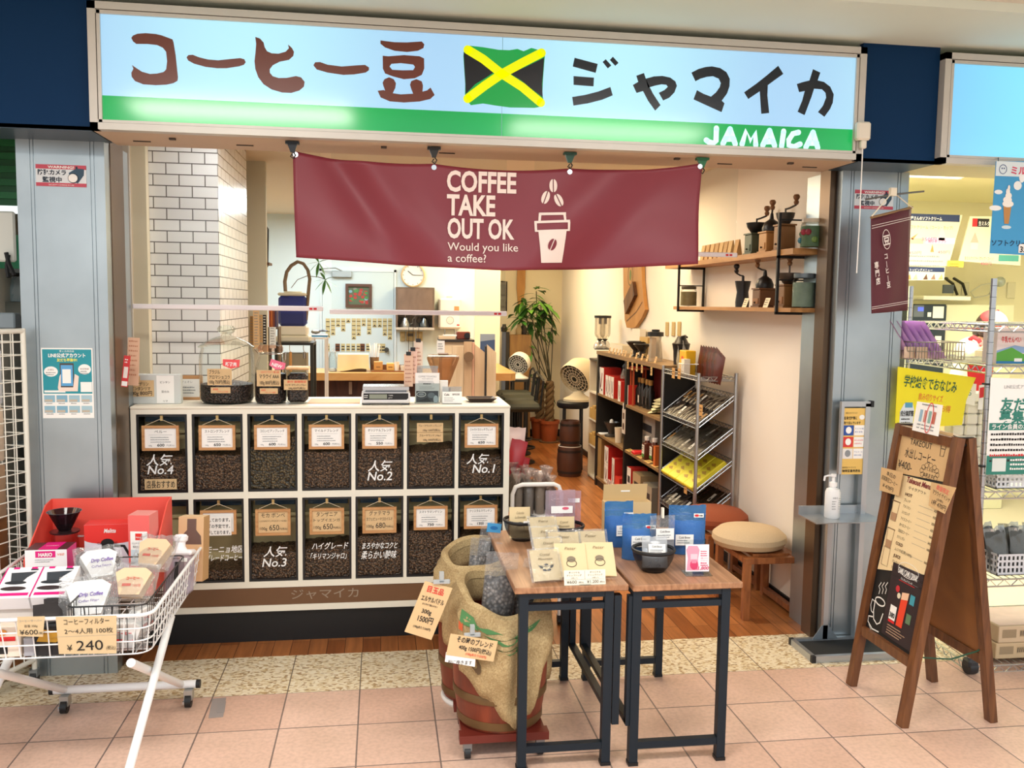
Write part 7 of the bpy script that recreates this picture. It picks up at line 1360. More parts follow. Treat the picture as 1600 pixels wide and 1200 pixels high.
for i,(z0,r,lab) in enumerate(((.0,.125,'small dark barrel with a pale rim standing on the floor by the shelves'),(.30,.105,'small stenciled barrel stacked on the lower barrel'))):
    x,y = at(889,720,8.45).x,8.42; H = .29 if i == 0 else .24; t = thing('small_barrel',lab,'barrel',(x,y,z0)); MB().lathe([(.001,.002)]+[(r*(.88+.12*math.sin(PI*k/8)),H*k/8) for k in range(9)]+[(r*.8,H),(r*.78,H-.03),(.001,H-.03)],wood('#3a1f14','#5a3320',(3,3,1),.5),28).build('staves',t)
    for f_ in (.15,.85):MB().lathe([(r*(.88+.12*math.sin(PI*f_))+.003,H*f_-.012),(r*(.88+.12*math.sin(PI*f_))+.004,H*f_+.012)],m('#241a16',.5),28).build('hoop',t)
    if i == 0:MB().lathe([(r*.86,H-.004),(r*.91,H),(r*.9,H+.008),(r*.85,H+.006)],m('#d8cfc4',.5),28).build('rim',t)
# pachira plant with two pots
def pot(x,y,r,h,lab):
    t = thing('potted_pachira',lab,'plant',(x,y,0)); C_ = m('#a3512c',.6)
    MB().lathe([(.001,.02),(r*.72,.02),(r*.92,h*.86),(r,h*.86),(r*1.02,h),(r*.9,h),(r*.88,h*.9),(.001,h*.9)],C_,28).build('pot',t); MB().lathe([(.001,0),(r*.95,0),(r*.98,.02),(.001,.02)],m('#7a6048',.6),28).build('saucer',t); return t
GR = [m('#3f7a2c',.5,v=.2,sc=20),m('#6aa23c',.5,v=.2,sc=20),m('#2c5a24',.5,v=.2,sc=20)]
def pachira(px,y,r,h,ztrunk,clusters,lab,seed):
    x = at(px,680,y).x; t = pot(x,y,r,h,lab); rnd = random.Random(seed); TK = m('#6a5236',.8,v=.3,sc=30,bump=.4)
    for k in range(3):MB().tube([(.03*math.cos(z*14+k*2.1)+.0,.03*math.sin(z*14+k*2.1),h*.85+(ztrunk-h*.85)*z) for z in (i/16 for i in range(17))],[.034-.008*i/16 for i in range(17)],TK,8).build('trunk',t)
    for c in clusters:
        p = at(c[0],c[1],y+c[3])-Vector((x,y,0)); g = MB(); q = Vector((rnd.uniform(-.02,.02),0,ztrunk-.02)); mid = (q+p)/2+Vector((rnd.uniform(-.05,.05),0,.02)); g.tube([q,mid,p],.006,m('#3f3a28',.7),5)
        g.build('stem',t); g = MB()
        for k in range(c[2]):a_ = rnd.random()*6.28; leaf(g,p+Vector((rnd.uniform(-.05,.05),rnd.uniform(-.05,.05),rnd.uniform(-.05,.05))),(math.cos(a_),math.sin(a_),rnd.uniform(-.8,.5)),rnd.uniform(.14,.24),rnd.uniform(.05,.075),rnd.choice(GR),.45)
        g.build('leaves',t)
pachira(858,10.5,.125,.27,at(858,596,10.5).z,[(845,472,16,.0),(826,482,15,-.1),(812,498,12,-.1),(832,500,14,.1),(848,490,12,.1),(862,478,4,0),(842,518,6,.05),(822,536,5,0),(862,512,3,0)],'tall green plant with a braided trunk in a terracotta pot',4)
pachira(843,10.72,.12,.27,at(846,592,10.7).z,[(838,455,8,.0),(820,470,10,0),(830,590,7,0),(850,600,4,0)],'second terracotta potted plant behind the tall braided one',9)
# carved wooden boards
T = frame3((2.243,7.3,1.6),(0,-1,0),(0,0,1)); P = [onp(*q,T) for q in ((979,395),(1008,395),(1009,440),(1013,478),(1014,484),(1009,496),(999,511),(993,513),(985,512),(982,500),(980,460))][::-1]
t = thing('carved_board','large live edge wooden sign board hung on the wall above the shelves','sign board',T.translation); Ti = TR(*(-T.translation)); n = len(P); BW_ = wood('#a8743a','#c08c4c',(8,8,2),.55)
MB(Ti @ T).add([(x,y,.004) for x,y in P]+[(x,y,.035) for x,y in P],[tuple(range(n)),tuple(range(n,2*n))[::-1]]+[(i,(i+1) % n,n+(i+1) % n,n+i)[::-1] for i in range(n)],BW_).build('board',t)
q = onp(994,465,T); MB(Ti @ T @ TR(q[0],q[1],.036,rz=.55)).bx(-.17,.15,-.07,.07,0,.03,wood('#4a3020','#7a5434',(20,20,3),.7)).build('bark_plaque',t); q = onp(991,430,T); g = MB(Ti @ T); g.ring(q[0]+.0,q[1],.08,.09,.012,m('#6a5a2c',.6),.036).ell(q[0],q[1],.035,.05,m('#6a7a34',.6),.036).stroke([onp(985,502,T),onp(1000,488,T),onp(1010,472,T)],.014,m('#6a4420',.6),.036); g.build('carving',t)
o = at(814,450,10.98); g = MB(); P = [at(*q,10.97)-o for q in ((809,395),(821,395),(820,450),(816,478),(809,477),(807,450))]; n = len(P); g.add([q for q in P]+[q-Vector((0,.03,0)) for q in P],[tuple(range(n)),tuple(range(n,2*n))[::-1]]+[(i,n+i,n+(i+1) % n,(i+1) % n) for i in range(n)],BW_); g.build('hanging_board',label='narrow brown wooden board hung on the far wall above the plant',cat='board',loc=o)
a,b = at(782,486,10.9),at(794,440,10.9); t = thing('magazine_rack','grey wall rack of leaflets on the far wall','rack',a); w,h = b.x-a.x,b.z-a.z; MB().bx(0,w*.8,.06,.08,0,h,m('#8a857c',.5)).bx(0,w*.7,.03,.06,h*.55,h*.9,m('#6a6862',.5)).bx(0,w*.6,.03,.06,h*.15,h*.4,m('#77746c',.5)).build('leaflets',t); MB().tube([(w*.85,.02,0),(w*.85,.02,h),(0,.02,h)],.008,BLACK,5).build('wire',t)

# ================================================================== RIGHT WALL: WALL SHELF WITH COFFEE MILLS
SHW = wood('#9a6c3a','#bb8a52',(20,3,20),.5); BS = m('#1c1a18',.45,.3)
t = thing('wall_shelf','two tier wooden wall shelf on thin black frames with coffee mills','shelf',(2.15,5.1,1.655)); T = TR(-2.15,-5.1,-1.655); FXS,WX = 2.05,2.235
ZL,ZU = 1.662,1.962
MB(T).bx(FXS,WX,4.26,6.09,ZL-.022,ZL,SHW).build('lower_plank',t); MB(T).bx(FXS,WX,4.26,6.3,ZU-.03,ZU,SHW).build('upper_plank',t)
for yf,up in ((4.41,.19),(5.97,.17)):
    g = MB(T); s = .007
    for x in (FXS-.007,WX-.012):g.bx(x-s,x+s,yf-s,yf+s,ZL-.03,ZU+(up if x < 2.1 else 0) if yf < 5 else ZU+.06,BS)
    g.bx(FXS-.014,WX-.005,yf-s,yf+s,ZL-.036,ZL-.0225,BS).bx(FXS-.014,WX-.005,yf-s,yf+s,ZU-.044,ZU-.0305,BS).bx(FXS-.014,WX,yf-.004,yf+.004,ZU+.15 if yf < 5 else ZU+.052,ZU+.158 if yf < 5 else ZU+.06,BS).bx(FXS-.014,WX-.005,yf-.004,yf+.004,ZL+.14,ZL+.147,BS); g.build('bracket_frame',t)
def mill(y,z,h,body,hop,lab,kind='bowl',s=1.0,crank=(.05,.05),drawer=None):
    x = 2.135; t = thing('coffee_mill',lab,'coffee mill',(x,y,z),0,'hand coffee mills on the wall shelf'); w = .047*s; B = m(body,.45,v=.06); Hm = m(hop,.38,.4)
    if kind != 'black':
        MB().cbox(-w,w,-w,w,.008,h,B,.004).bx(-w*1.12,w*1.12,-w*1.12,w*1.12,0,.01,B).bx(-w*1.1,w*1.1,-w*1.1,w*1.1,h,h+.008,B).build('body',t)
        MB().bx(-w-.004,-w,-w*.7,w*.7,.02,h*.5,drawer or B).ball((-w-.008,0,h*.28),.006,m('#2c241c',.4),8).build('drawer',t)
        zb = h+.008
    else:MB().lathe([(.001,0),(.042*s,0),(.044*s,.03),(.036*s,.09),(.044*s,h-.03),(.05*s,h),(.001,h)],m(body,.35),24).build('body',t); zb = h
    if kind == 'bowl':MB().lathe([(.02*s,zb),(.03*s,zb+.006),(.05*s,zb+.035),(.056*s,zb+.06),(.052*s,zb+.06),(.02*s,zb+.01)],Hm,24).cyl((0,0,zb+.01),(0,0,zb+.085),.005,Hm,n=8).build('hopper',t); zt = zb+.08
    elif kind == 'dome':MB().lathe([(.046*s,zb),(.048*s,zb+.02),(.036*s,zb+.05),(.012*s,zb+.068),(.008,zb+.1),(.001,zb+.1)],Hm,24).build('hopper',t); zt = zb+.1
    else:MB().cyl((0,0,zb),(0,0,zb+.03),.008,m(hop,.4),n=10).build('spindle',t); zt = zb+.03
    c = MB().tube([(0,0,zt),(crank[0]*.3,-crank[1]*.5,zt+.004),(crank[0],-crank[1],zt+.018)],.005,Hm).build('crank',t)
    MB().lathe([(.001,0),(.010,.004),(.014,.016),(.009,.026),(.016,.036),(.018,.046),(.012,.056),(.001,.058)],m('#7a5230' if kind != 'black' else '#17171a',.4),16,(crank[0],-crank[1],zt+.016)).build('knob',c)
    return t
def ymid(px,x=2.13):return atx(px,430,x).y
mill(ymid(1178),ZU,.115,'#4b5542','#1d1d1d','dark green box mill on the upper wall shelf','bowl',1.05,(.04,.045))
mill(ymid(1201),ZU,.11,'#b07f45','#1d1c1b','light wood box mill with domed black top on the upper shelf','dome',1.05,(.0,.005))
mill(ymid(1222),ZU,.135,'#8a6238','#4a4640','tall brown box mill with grey hopper on the upper shelf','bowl',.9,(.03,.06))
mill(ymid(1160),ZL,.155,'#161618','#161618','all black hand mill on the lower wall shelf','black',.95,(-.02,-.055))
mill(ymid(1194),ZL,.10,'#6a4526','#1f1c1a','brown drawer mill with a dome on the lower shelf','dome',1.05,(-.02,-.06),m('#8a5c34',.5))
mill(ymid(1232),ZL,.115,'#7a5228','#4a4038','brown drawer mill with a wide hopper on the lower shelf','bowl',1.05,(.0,.0),m('#8a5c34',.5))
def jar2(px,z,r,h,lab,fill,lid,extra=None):
    t = thing('glass_jar',lab,'jar',(2.14,ymid(px,2.14),z)); MB().lathe([(.001,0),(r,.004),(r,h*.78),(r*.82,h*.86)],GLASS,24).build('jar_body',t); MB().lathe([(.001,.004),(r*.95,.006),(r*.95,h*.74),(.001,h*.74)],fill,24).build('contents',t); MB().lathe([(r*.84,h*.86),(r*.9,h*.88),(r*.9,h),(.001,h)],lid,24).build('lid',t)
    if extra:g = MB(); rnd = random.Random(2); [g.ball((r*.9*math.cos(a_),r*.9*math.sin(a_),h*(.25+.3*rnd.random())),r*.3,m(c_,.6),8) for a_,c_ in extra]; g.build('dried_flowers',t)
jar2(1266,ZU,.058,.145,'glass jar of dried flowers with a pale lid at the shelf end',m('#3f5a3a',.6,v=.4,sc=40),clear('#efe4d0',.4,.05,.6),((3.4,'#8a1f34'),(3.9,'#7a1f30'),(2.8,'#2c6a7a'),(4.5,'#5a7a3a'),(2.2,'#40603a')))
jar2(1257,ZL,.058,.175,'grey lidded jar of layered green beans on the lower shelf',m('#6a7a6a',.6,v=.35,sc=30),m('#5f6a70',.4,.4))
jar2(1077,ZL,.058,.14,'small jar of raw beans alone at the far end of the lower shelf',m('#7a6a44',.6,v=.35,sc=60),m('#5a5240',.4,.4))
for px,lab in ((1166,'small price card leaning against the black hand mill'),(1199,'small price card in front of the brown domed mill')):
    MB(frame3((2.066,ymid(px-2,2.066),ZL),(0,-1,0),(.35,0,1))).bx(-.03,.03,0,.055,-.001,0,m('#e6d2ae',.6)).lines(-.022,.02,.04,3,.013,.005,INK).build('price_card',label=lab,cat='price card')
for i,px in enumerate((1099,1106,1113,1120,1127,1134,1141,1151)):
    yy = ymid(px,2.1); t = MB().add([(-.02,-.025,0),(.02,-.025,0),(.02,.025,0),(-.02,.025,0),(-.003,-.03,.1),(.003,-.03,.1),(.003,.03,.1),(-.003,.03,.1)],[(0,3,2,1),(4,5,6,7),(0,1,5,4),(1,2,6,5),(2,3,7,6),(3,0,4,7)],m('#b98f58' if i % 2 else '#c9a36c',.7)).build('wooden_letter',label='upright wooden piece on the upper shelf, number %d from the dark green mill' % (8-i),cat='ornament',group='row of wooden pieces on the upper shelf',loc=(2.1,yy,ZU))

# ================================================================== BLACK FRAMED SHELF UNIT WITH GOODS
SX,SXB = 1.97,2.225; YS = (6.05,7.0,7.95); ZS = (.09,.49,.86,1.235); BF = m('#15130f',.45); BO = wood('#7a5f3e','#98794f',(10,3,10),.5); BKB = m('#3a2b1c',.6,v=.1)
t = thing('shelf_unit','black framed wooden shelf unit full of coffee gear along the right wall','shelf',(2.1,7.0,0)); T = TR(-2.1,-7.0,0)
for y in YS:MB(T).bx(SX,SXB,y-.022,y+.022,0,1.215,BF).build('upright',t)
for z in ZS:
    for a,c in ((YS[0]+.022,YS[1]-.022),(YS[1]+.022,YS[2]-.022)):
        if z < 1.2:MB(T).bx(SX+.002,SXB,a,c,z-.02,z,BO).build('shelf_board',t)
MB(T).bx(SX-.005,SXB,YS[0]-.03,YS[1],1.215,1.245,BO).build('top_board',t); MB(T).bx(SX-.005,SXB,YS[1]+.003,YS[2]+.03,1.215,1.245,BO).build('top_board',t)
MB(T).bx(SXB-.008,SXB-.002,YS[0]+.022,YS[1]-.022,.0,1.215,BKB).bx(SXB-.008,SXB-.002,YS[1]+.022,YS[2]-.022,.0,1.215,BKB).build('back_panel',t); MB(T).bx(SX+.01,SX+.03,YS[0]+.022,YS[1]-.022,0,.07,BF).bx(SX+.01,SX+.03,YS[1]+.022,YS[2]-.022,0,.07,BF).build('plinth',t)
def ys(px,py=600,x=1.99):return atx(px,py,x).y
FXX = Matrix(((0,0,-1,0),(-1,0,0,0),(0,1,0,0),(0,0,0,1)))      # a sheet facing the aisle: x -> -y, y -> z
def gbox(name,lab,y0,y1,z,h,d,face,sidec,art=None,x0=1.985,cat='box',group=None):
    y0,y1 = min(y0,y1),max(y0,y1); t = thing(name,lab,cat,(x0,(y0+y1)/2,z),0,group); w = y1-y0
    g = MB(); g.bx(0,d,-w/2,w/2,0,h,m(sidec,.45)); g.build('box_body',t); g = MB(TR(-.001,0,0) @ FXX); g.rect(-w/2,0,w/2,h,m(face,.5),0)
    if art == 'V':g.stroke([(-w*.25,h*.8),(-w*.05,h*.2),(0,h*.2)],w*.10,INK).stroke([(w*.25,h*.8),(w*.03,h*.25)],w*.10,m('#8a2a2a',.5)).rect(w*.15,h*.12,w*.3,h*.2,INK)
    elif art == 'print':g.rect(-w*.3,h*.55,w*.3,h*.75,m('#2c2c30',.5)).lines(-w*.35,w*.35,h*.4,2,h*.13,h*.05,GREY)
    g.build('front_print',t); return t
R_ = '#b8271d'; Wt = '#e9e2d6'
# upper bays
gbox('filter_box','largest red and white V printed box on the far upper shelf',ys(935),ys(944),ZS[2],.24,.16,Wt,R_,'V',group='red and white printed boxes')
for i,(a,c) in enumerate(((947,951),(951.5,955),(955.5,960))):gbox('filter_box',('first','second','third')[i]+' of three medium V printed boxes on the far upper shelf',ys(a),ys(c),ZS[2],.185,.14,Wt,R_,'V',group='red and white printed boxes')
gbox('filter_box','small V printed box by the shelf divider, below the glass carafe',ys(967),ys(971),ZS[2],.17,.12,Wt,R_,'V',group='red and white printed boxes')
gbox('filter_box','white printed box at the back under the top board',ys(961),ys(969),ZS[2]+.19,.15,.05,Wt,R_,'print',2.13)
gbox('filter_box','V printed box just past the divider in the nearer bay',ys(979),ys(983),ZS[2],.16,.12,Wt,R_,'V',group='red and white printed boxes')
gbox('gift_box','dark red gift box at the back of the nearer upper bay',ys(984),ys(1002),ZS[2]+.001,.32,.02,'#6e1a18','#6e1a18',None,2.19)
y = ys(966); t = thing('glass_carafe','small glass carafe with black collar on the boxes','carafe',(2.06,y,ZS[2]+.187)); MB().lathe([(.001,0),(.05,0),(.052,.02),(.03,.085),(.034,.1)],clear('#f0ece4',.35,.04,.85),20).build('jug',t); MB().lathe([(.034,.085),(.036,.105),(.02,.13),(.001,.132)],BLACK,18).build('collar',t)
y = ys(985); t = thing('display_stand','small red wooden display stand in the nearer upper bay','stand',(2.0,y,ZS[2]))
for dy in (-.03,.045):MB().bx(0,.012,dy-.006,dy+.006,0,.29,m('#b5502c',.5)).bx(.1,.112,dy-.006,dy+.006,0,.29,m('#b5502c',.5)).build('leg',t)
MB().bx(-.01,.13,-.045,.065,.29,.305,m('#c9724a',.5)).bx(.0,.11,-.03,.05,.305,.315,RED).build('top_board',t)
for i,px in enumerate((1000,1005,1012,1017)):
    t = thing('bottle',('far','second','third','near')[i]+' dark bottle with a tan cap in the nearer upper bay','bottle',(2.08,ys(px,600,2.08),ZS[2]),0,'dark bottles with tan caps'); MB().lathe([(.001,0),(.035,0),(.036,.13),(.014,.17),(.014,.19)],m('#17120f',.3),16).build('glass_body',t); MB().lathe([(.016,.185),(.018,.19),(.018,.225),(.001,.226)],m('#b58a4a',.5),14).build('cap',t); MB(TR(-.037,0,.06) @ FXX).rect(-.018,-.03,.018,.03,m('#e8e0d0',.5) if i == 1 else m('#3a302a',.5),0).build('label',t)
for i in range(5):p_ = atx(1012+i*1.6,622+i*3-(i % 2)*4,1.99); MB().pouch(.11,.10,.02,m('#d8d2a8',.6,v=.1),None,6,6,.1,.7).build('snack_pack',label='pale packet number %d from the bottom in the heap of the nearer bay' % (i+1),cat='packet',group='pale packets heaped in the nearer bay',loc=(1.995+.012*i,ys(1016)-.02*i+.03,ZS[2]+.002+.024*i),rot=(-1.35,0,-PI/2+.25*(i-2)))
# lower shelf of each bay
y = ys(955,690,2.05); t = thing('dripper_set','dark dripper on a small stand on the far lower shelf','dripper',(2.05,y,ZS[1])); MB().lathe([(.001,0),(.06,0),(.06,.015),(.03,.025),(.03,.05),(.07,.13),(.066,.13),(.02,.05)],m('#3a3632',.4),20).build('dripper',t); MB().ball((.0,.0,.13),.02,PAPER,8,1,1,1.4).build('filter_paper',t)
MB().bx(-.05,.05,-.05,.05,0,.008,PAPER).build('saucer_card',label='white card lying beside the dark dripper',cat='card',loc=(2.03,ys(945,690,2.03),ZS[1]))
MB().lathe([(.001,0),(.028,0),(.036,.13),(.03,.13),(.025,.01)],m('#d9cfb8',.6),16).build('paper_cup',label='cream paper cup at the shelf divider',cat='cup',loc=(2.02,ys(966,700,2.02),ZS[1]))
MB().lathe([(.001,0),(.05,0),(.085,.16),(.078,.16),(.04,.012)],m('#8f1f22',.4),20).build('red_cup',label='dark red dripper cup in the nearer lower bay',cat='cup',loc=(2.09,ys(987,700,2.09),ZS[1]))
gbox('storage_box','grey stacked storage boxes, taller one at the back of the nearer lower bay',ys(995,700,2.1),ys(1019,700,2.1),ZS[1],.30,.10,'#a8a294','#8f897c','print',2.12)
gbox('storage_box','narrow grey box behind the red cup in the nearer lower bay',ys(984,680,2.12),ys(993,680,2.12),ZS[1],.34,.08,'#8a8578','#7a7568',None,2.13)
y = ys(975,680,1.96); t = thing('product_pack','hanging white product pack on the shelf divider','pack',(1.962,7.0,.62)); MB(FXX).bx(-.045,.045,0,.2,-.004,0,m('#cfc4b6',.5)).ell(0,.06,.025,.03,m('#4a2f22',.5)).rect(-.02,.12,.02,.17,m('#5a4030',.5)).build('pack',t); MB().tube([(-.003,0,.2),(-.003,0,.25)],.004,WHITE).build('hook',t)
for i,px in enumerate((1011,1017)):
    t = thing('juice_bottle',('far','near')[i]+' white capped bottle with a green label in the nearer lower bay','bottle',(2.02+.03*i,ys(px,710,2.02),ZS[1]),0,'white capped bottles'); MB().cbox(-.032,.032,-.032,.032,0,.13,m('#5a2a1c',.25),.008).lathe([(.02,.13),(.016,.15)],m('#5a2a1c',.25),14).build('bottle_body',t); MB().lathe([(.02,.148),(.021,.15),(.021,.178),(.001,.18)],m('#f0ede6',.4),16).build('cap',t); MB(TR(-.033,0,0) @ FXX).rect(-.03,.02,.03,.115,m('#e6e4d4',.5),0).rect(-.03,.02,.03,.045,m('#4f8a3a',.5),.001).lines(-.022,.022,.095,3,.016,.006,INK).build('label',t)
gbox('orange_pack','thin orange pack standing at the near end of the lower bay',ys(1022,710),ys(1025,710),ZS[1],.15,.06,'#c96a2c','#b05a24',None)
MB().cbox(-.05,.05,-.04,.04,0,.03,RED,.008).build('red_packet',label='small red packet lying in front of the juice bottles',cat='packet',loc=(2.02,ys(998,705,2.02),ZS[1]))
for i,px in enumerate((979,988,997,1009,1020)):MB(frame3((1.972,ys(px,720,1.972),ZS[1]+.0015),(0,-1,0),(.95,0,.2))).bx(-.055,.055,0,.045,-.001,0,m('#c9a25c',.6)).lines(-.045,.04,.03,2,.012,.005,INK).build('price_card',label='kraft price strip on the nearer lower shelf edge, number %d from the divider' % (i+1),cat='price card',group='price strips on the lower shelf edge')
# bottom bays
gbox('long_carton','tall tan cardboard carton at the far end of the bottom bay',ys(931,700),ys(940,720),ZS[0],.36,.18,'#a07f4c','#8f7040',None)
for i,(a,c,z0,h) in enumerate(((945,951,0,.16),(945,951,.162,.16),(957,961,.05,.17),(952,956,0,.05))):gbox('filter_box',('lower','upper','narrow middle','small front')[i]+' red and white box in the far bottom bay',ys(a,730),ys(c,730),ZS[0]+z0 if i != 2 else ZS[0],h if i != 2 else .26,.15,Wt,R_,'V',group='red and white boxes in the bottom bay')
gbox('filter_box','bright red box near the divider in the far bottom bay',ys(962,740),ys(969,740),ZS[0],.12,.15,'#d23a28',R_,None)
gbox('filter_box','red and white box in the nearer bottom bay',ys(981,730),ys(987,730),ZS[0],.27,.14,Wt,R_,'print')
gbox('storage_box','tan box with dark print in the nearer bottom bay',ys(990,740),ys(1002,740),ZS[0],.26,.14,'#b39a74','#8f7a58','print')
gbox('storage_box','grey box at the near end of the bottom bay',ys(1006,750),ys(1020,750),ZS[0],.23,.14,'#9a917f','#7a7366','print')
# goods on top of the shelf
ZT = 1.2455
y = ys(939,540,2.06)
for i,dx in enumerate((0,1)):
    t = thing('bean_dispenser',('far','near')[i]+' tall clear bean dispenser with black lid on top of the shelf unit','dispenser',(2.05+.05*i,ys(937+8*i,540,2.05+.05*i),ZT),0,'clear bean dispensers'); MB().lathe([(.001,0),(.05,0),(.05,.01),(.012,.03),(.012,.08),(.03,.1)],m('#2c2a28',.4),20).build('stand',t)
    MB().lathe([(.02,.1),(.045,.13),(.05,.15),(.05,.3)],clear('#f2efe6',.4,.04,.85),24).lathe([(.03,.08),(.06,.04),(.06,.01)],clear('#f2efe6',.4,.04,.8),24).build('hopper',t); MB().lathe([(.056,.298),(.056,.32),(.001,.322)],BLACK,24).bx(-.012,.012,-.012,.012,.24,.3,BLACK).build('lid',t)
def tcard(px,x,z,lab,grp,w=.045,h=.05,off=0):MB(frame3((x,ys(px,560,x),z),(0,-1,0),(.25,0,1))).bx(-w/2,w/2,0,h,-.001,0,m('#d2ab74',.6)).lines(-w*.4,w*.35,h*.7,2,h*.3,h*.1,INK).rect(-w*.1,0,w*.1,h*.08,INK).build('price_card',label=lab,cat='price card',group=grp)
for i,px in enumerate((951,957,962,967,972,976,984,993,1002,1010,1023)):tcard(px,1.985,ZT,'kraft price card standing on the shelf unit top, number %d counted from the bean dispensers' % (i+1),'price cards along the shelf top')
for i,px in enumerate((981,988,995,1003,1018)):
    h = .06; MB(FXX).bx(-.022,.022,-h,0,-.001,0,m('#c9a56c',.6)).lines(-.018,.016,-.02,2,.018,.006,INK).build('price_card',label='kraft card taped under the shelf top edge, number %d from the divider' % (i+1),cat='price card',group='cards hanging under the shelf top',loc=(1.9635,ys(px,570,1.964),1.214))
for px,lab,s in ((993,'pair of black cone drippers on top of the shelf unit, far one',1),(1003,'black dripper with a stand on top of the shelf unit',.9)):
    t = thing('black_dripper',lab,'dripper',(2.08,ys(px,545,2.08),ZT)); MB().lathe([(.001,0),(.045*s,0),(.02*s,.02),(.02*s,.05),(.08*s,.12*s),(.075*s,.125*s),(.015,.055)],m('#17171a',.35),22).build('cone',t); MB().tube([(0,-.06*s,.1*s),(0,-.1*s,.09*s),(0,-.09*s,.04)],.006,m('#17171a',.35)).build('handle',t)
gbox('kraft_box','kraft box standing on the shelf unit top behind the black drippers',ys(1001,540,2.15),ys(1014,540,2.15),ZT,.16,.07,'#c9a35f','#a8854a','print',2.14)
gbox('brewer_box','clear plastic brewer stand below the carved board',ys(986,530,2.16),ys(998,530,2.16),ZT,.22,.05,'#ebe3d4','#d8cfbf',None,2.17)
gbox('white_tray','white paper tray at the far part of the shelf top',ys(956,550,2.1),ys(976,550,2.1),ZT,.07,.1,'#e6dcc4','#cfc2a6',None,2.08)
t = thing('cold_brew_bottle','clear glass server with a black lid on top of the shelf unit','server',(2.05,ys(1024,540,2.05),ZT)); MB().lathe([(.001,0),(.055,0),(.058,.02),(.042,.16),(.046,.19)],clear('#ece6da',.4,.04,.8),24).build('jug',t); MB().lathe([(.06,.19),(.06,.22),(.03,.225),(.03,.24),(.001,.242)],BLACK,22).build('lid',t)
t = thing('hand_grinder','black hand grinder at the near end of the shelf top','coffee mill',(2.13,6.13,ZT)); MB().lathe([(.001,0),(.05,0),(.055,.1),(.065,.15),(.05,.16),(.03,.2),(.001,.205)],m('#161618',.35),22).build('body',t); MB().tube([(0,0,.2),(.0,-.08,.21),(.0,-.12,.2)],.007,m('#161618',.35)).build('crank',t)
# three switch plates on the wall
for i,px in enumerate((1043,1053,1062)):p = atx(px,514,2.244); MB().cbox(-.008,0,-.035,.035,-.055,.055,m('#b8a06a',.5),.003).build('switch_plate',label=('far','middle','near')[i]+' of three beige switch plates on the wall above the shelves',cat='switch',group='three switch plates on the wall',loc=p)
# ---- narrow white shelf at the far end
t = thing('narrow_shelf','narrow white sided shelf of small kraft boxes at the far end','shelf',(2.1,8.2,0)); T = TR(-2.1,-8.2,0); WS = m('#ddd3bd',.5)
MB(T).bx(2.0,2.22,8.02,8.035,0,1.14,BF).bx(2.0,2.22,8.37,8.385,0,1.14,WS).bx(2.21,2.22,8.035,8.37,0,1.14,WS).bx(1.995,2.22,8.02,8.385,1.14,1.155,BF).build('carcass',t)
for z in (.03,.33,.58,.84):MB(T).bx(2.0,2.21,8.035,8.37,z-.015,z,WS).build('shelf_board',t)
for z,n in ((.841,0),(.581,3),(.331,3)):
    for k in range(n):y0 = 8.05+k*.105; MB().cbox(-.02,.09,0,.09,0,.10+.03*(k % 2),m('#b8924e',.6,v=.08),.003).build('kraft_box',label='small kraft box number %d on the %s board of the narrow shelf' % (k+1,'upper' if z > .5 else 'lower'),cat='box',group='small kraft boxes on the narrow shelf',loc=(2.02,y0,z))
MB().cbox(0,.1,0,.2,0,.17,m('#8a7a62',.5,v=.4,sc=60),.01).build('packet_stack',label='patterned packets at the bottom of the narrow shelf',cat='packets',loc=(2.05,8.1,.031))

# ================================================================== CHROME RACK WITH SLANTED TRAYS
t = thing('wire_rack','chrome wire rack with slanted trays of packed beans by the wall','rack',(2.08,5.6,0)); T = TR(-2.08,-5.6,0); CR = m('#b4b7ba',.28,.9)
RX0,RX1,RY0,RY1 = 1.955,2.2,5.28,5.98; RZT = 1.2
for x in (RX0,RX1):
    for y in (RY0,RY1):MB(T).cyl((x,y,0),(x,y,RZT+.05),.0115,CR,n=12).build('post',t)
def wtray(z0,z1,nm):
    g = MB(T)
    for y in (RY0,RY1):
        for dz in (0,.026):g.tube([(RX0,y,z0+dz),(RX1,y,z1+dz)],.0035,CR,5)
        n = 10
        g.tube([(RX0+(RX1-RX0)*k/n,y,z0+(z1-z0)*k/n+(.026 if k % 2 else 0)) for k in range(n+1)],.0022,CR,4)
    for x,z in ((RX0,z0),(RX1,z1)):
        for dz in (0,.026):g.tube([(x,RY0,z+dz),(x,RY1,z+dz)],.0035,CR,5)
        n = 24; g.tube([(x,RY0+(RY1-RY0)*k/n,z+(.026 if k % 2 else 0)) for k in range(n+1)],.0022,CR,4)
    for k in range(1,20):y = RY0+(RY1-RY0)*k/20; g.tube([(RX0,y,z0),(RX1,y,z1)],.002,CR,4)
    g.build(nm,t)
wtray(RZT,RZT,'top_shelf'); SL_ = [(.90,1.09),(.695,.885),(.485,.675),(.28,.47)]
for a,c in SL_:wtray(a,c,'slanted_tray')
PKB = m('#241c19',.25,v=.6,sc=90); PKG = m('#b0a898',.4,v=.5,sc=50)
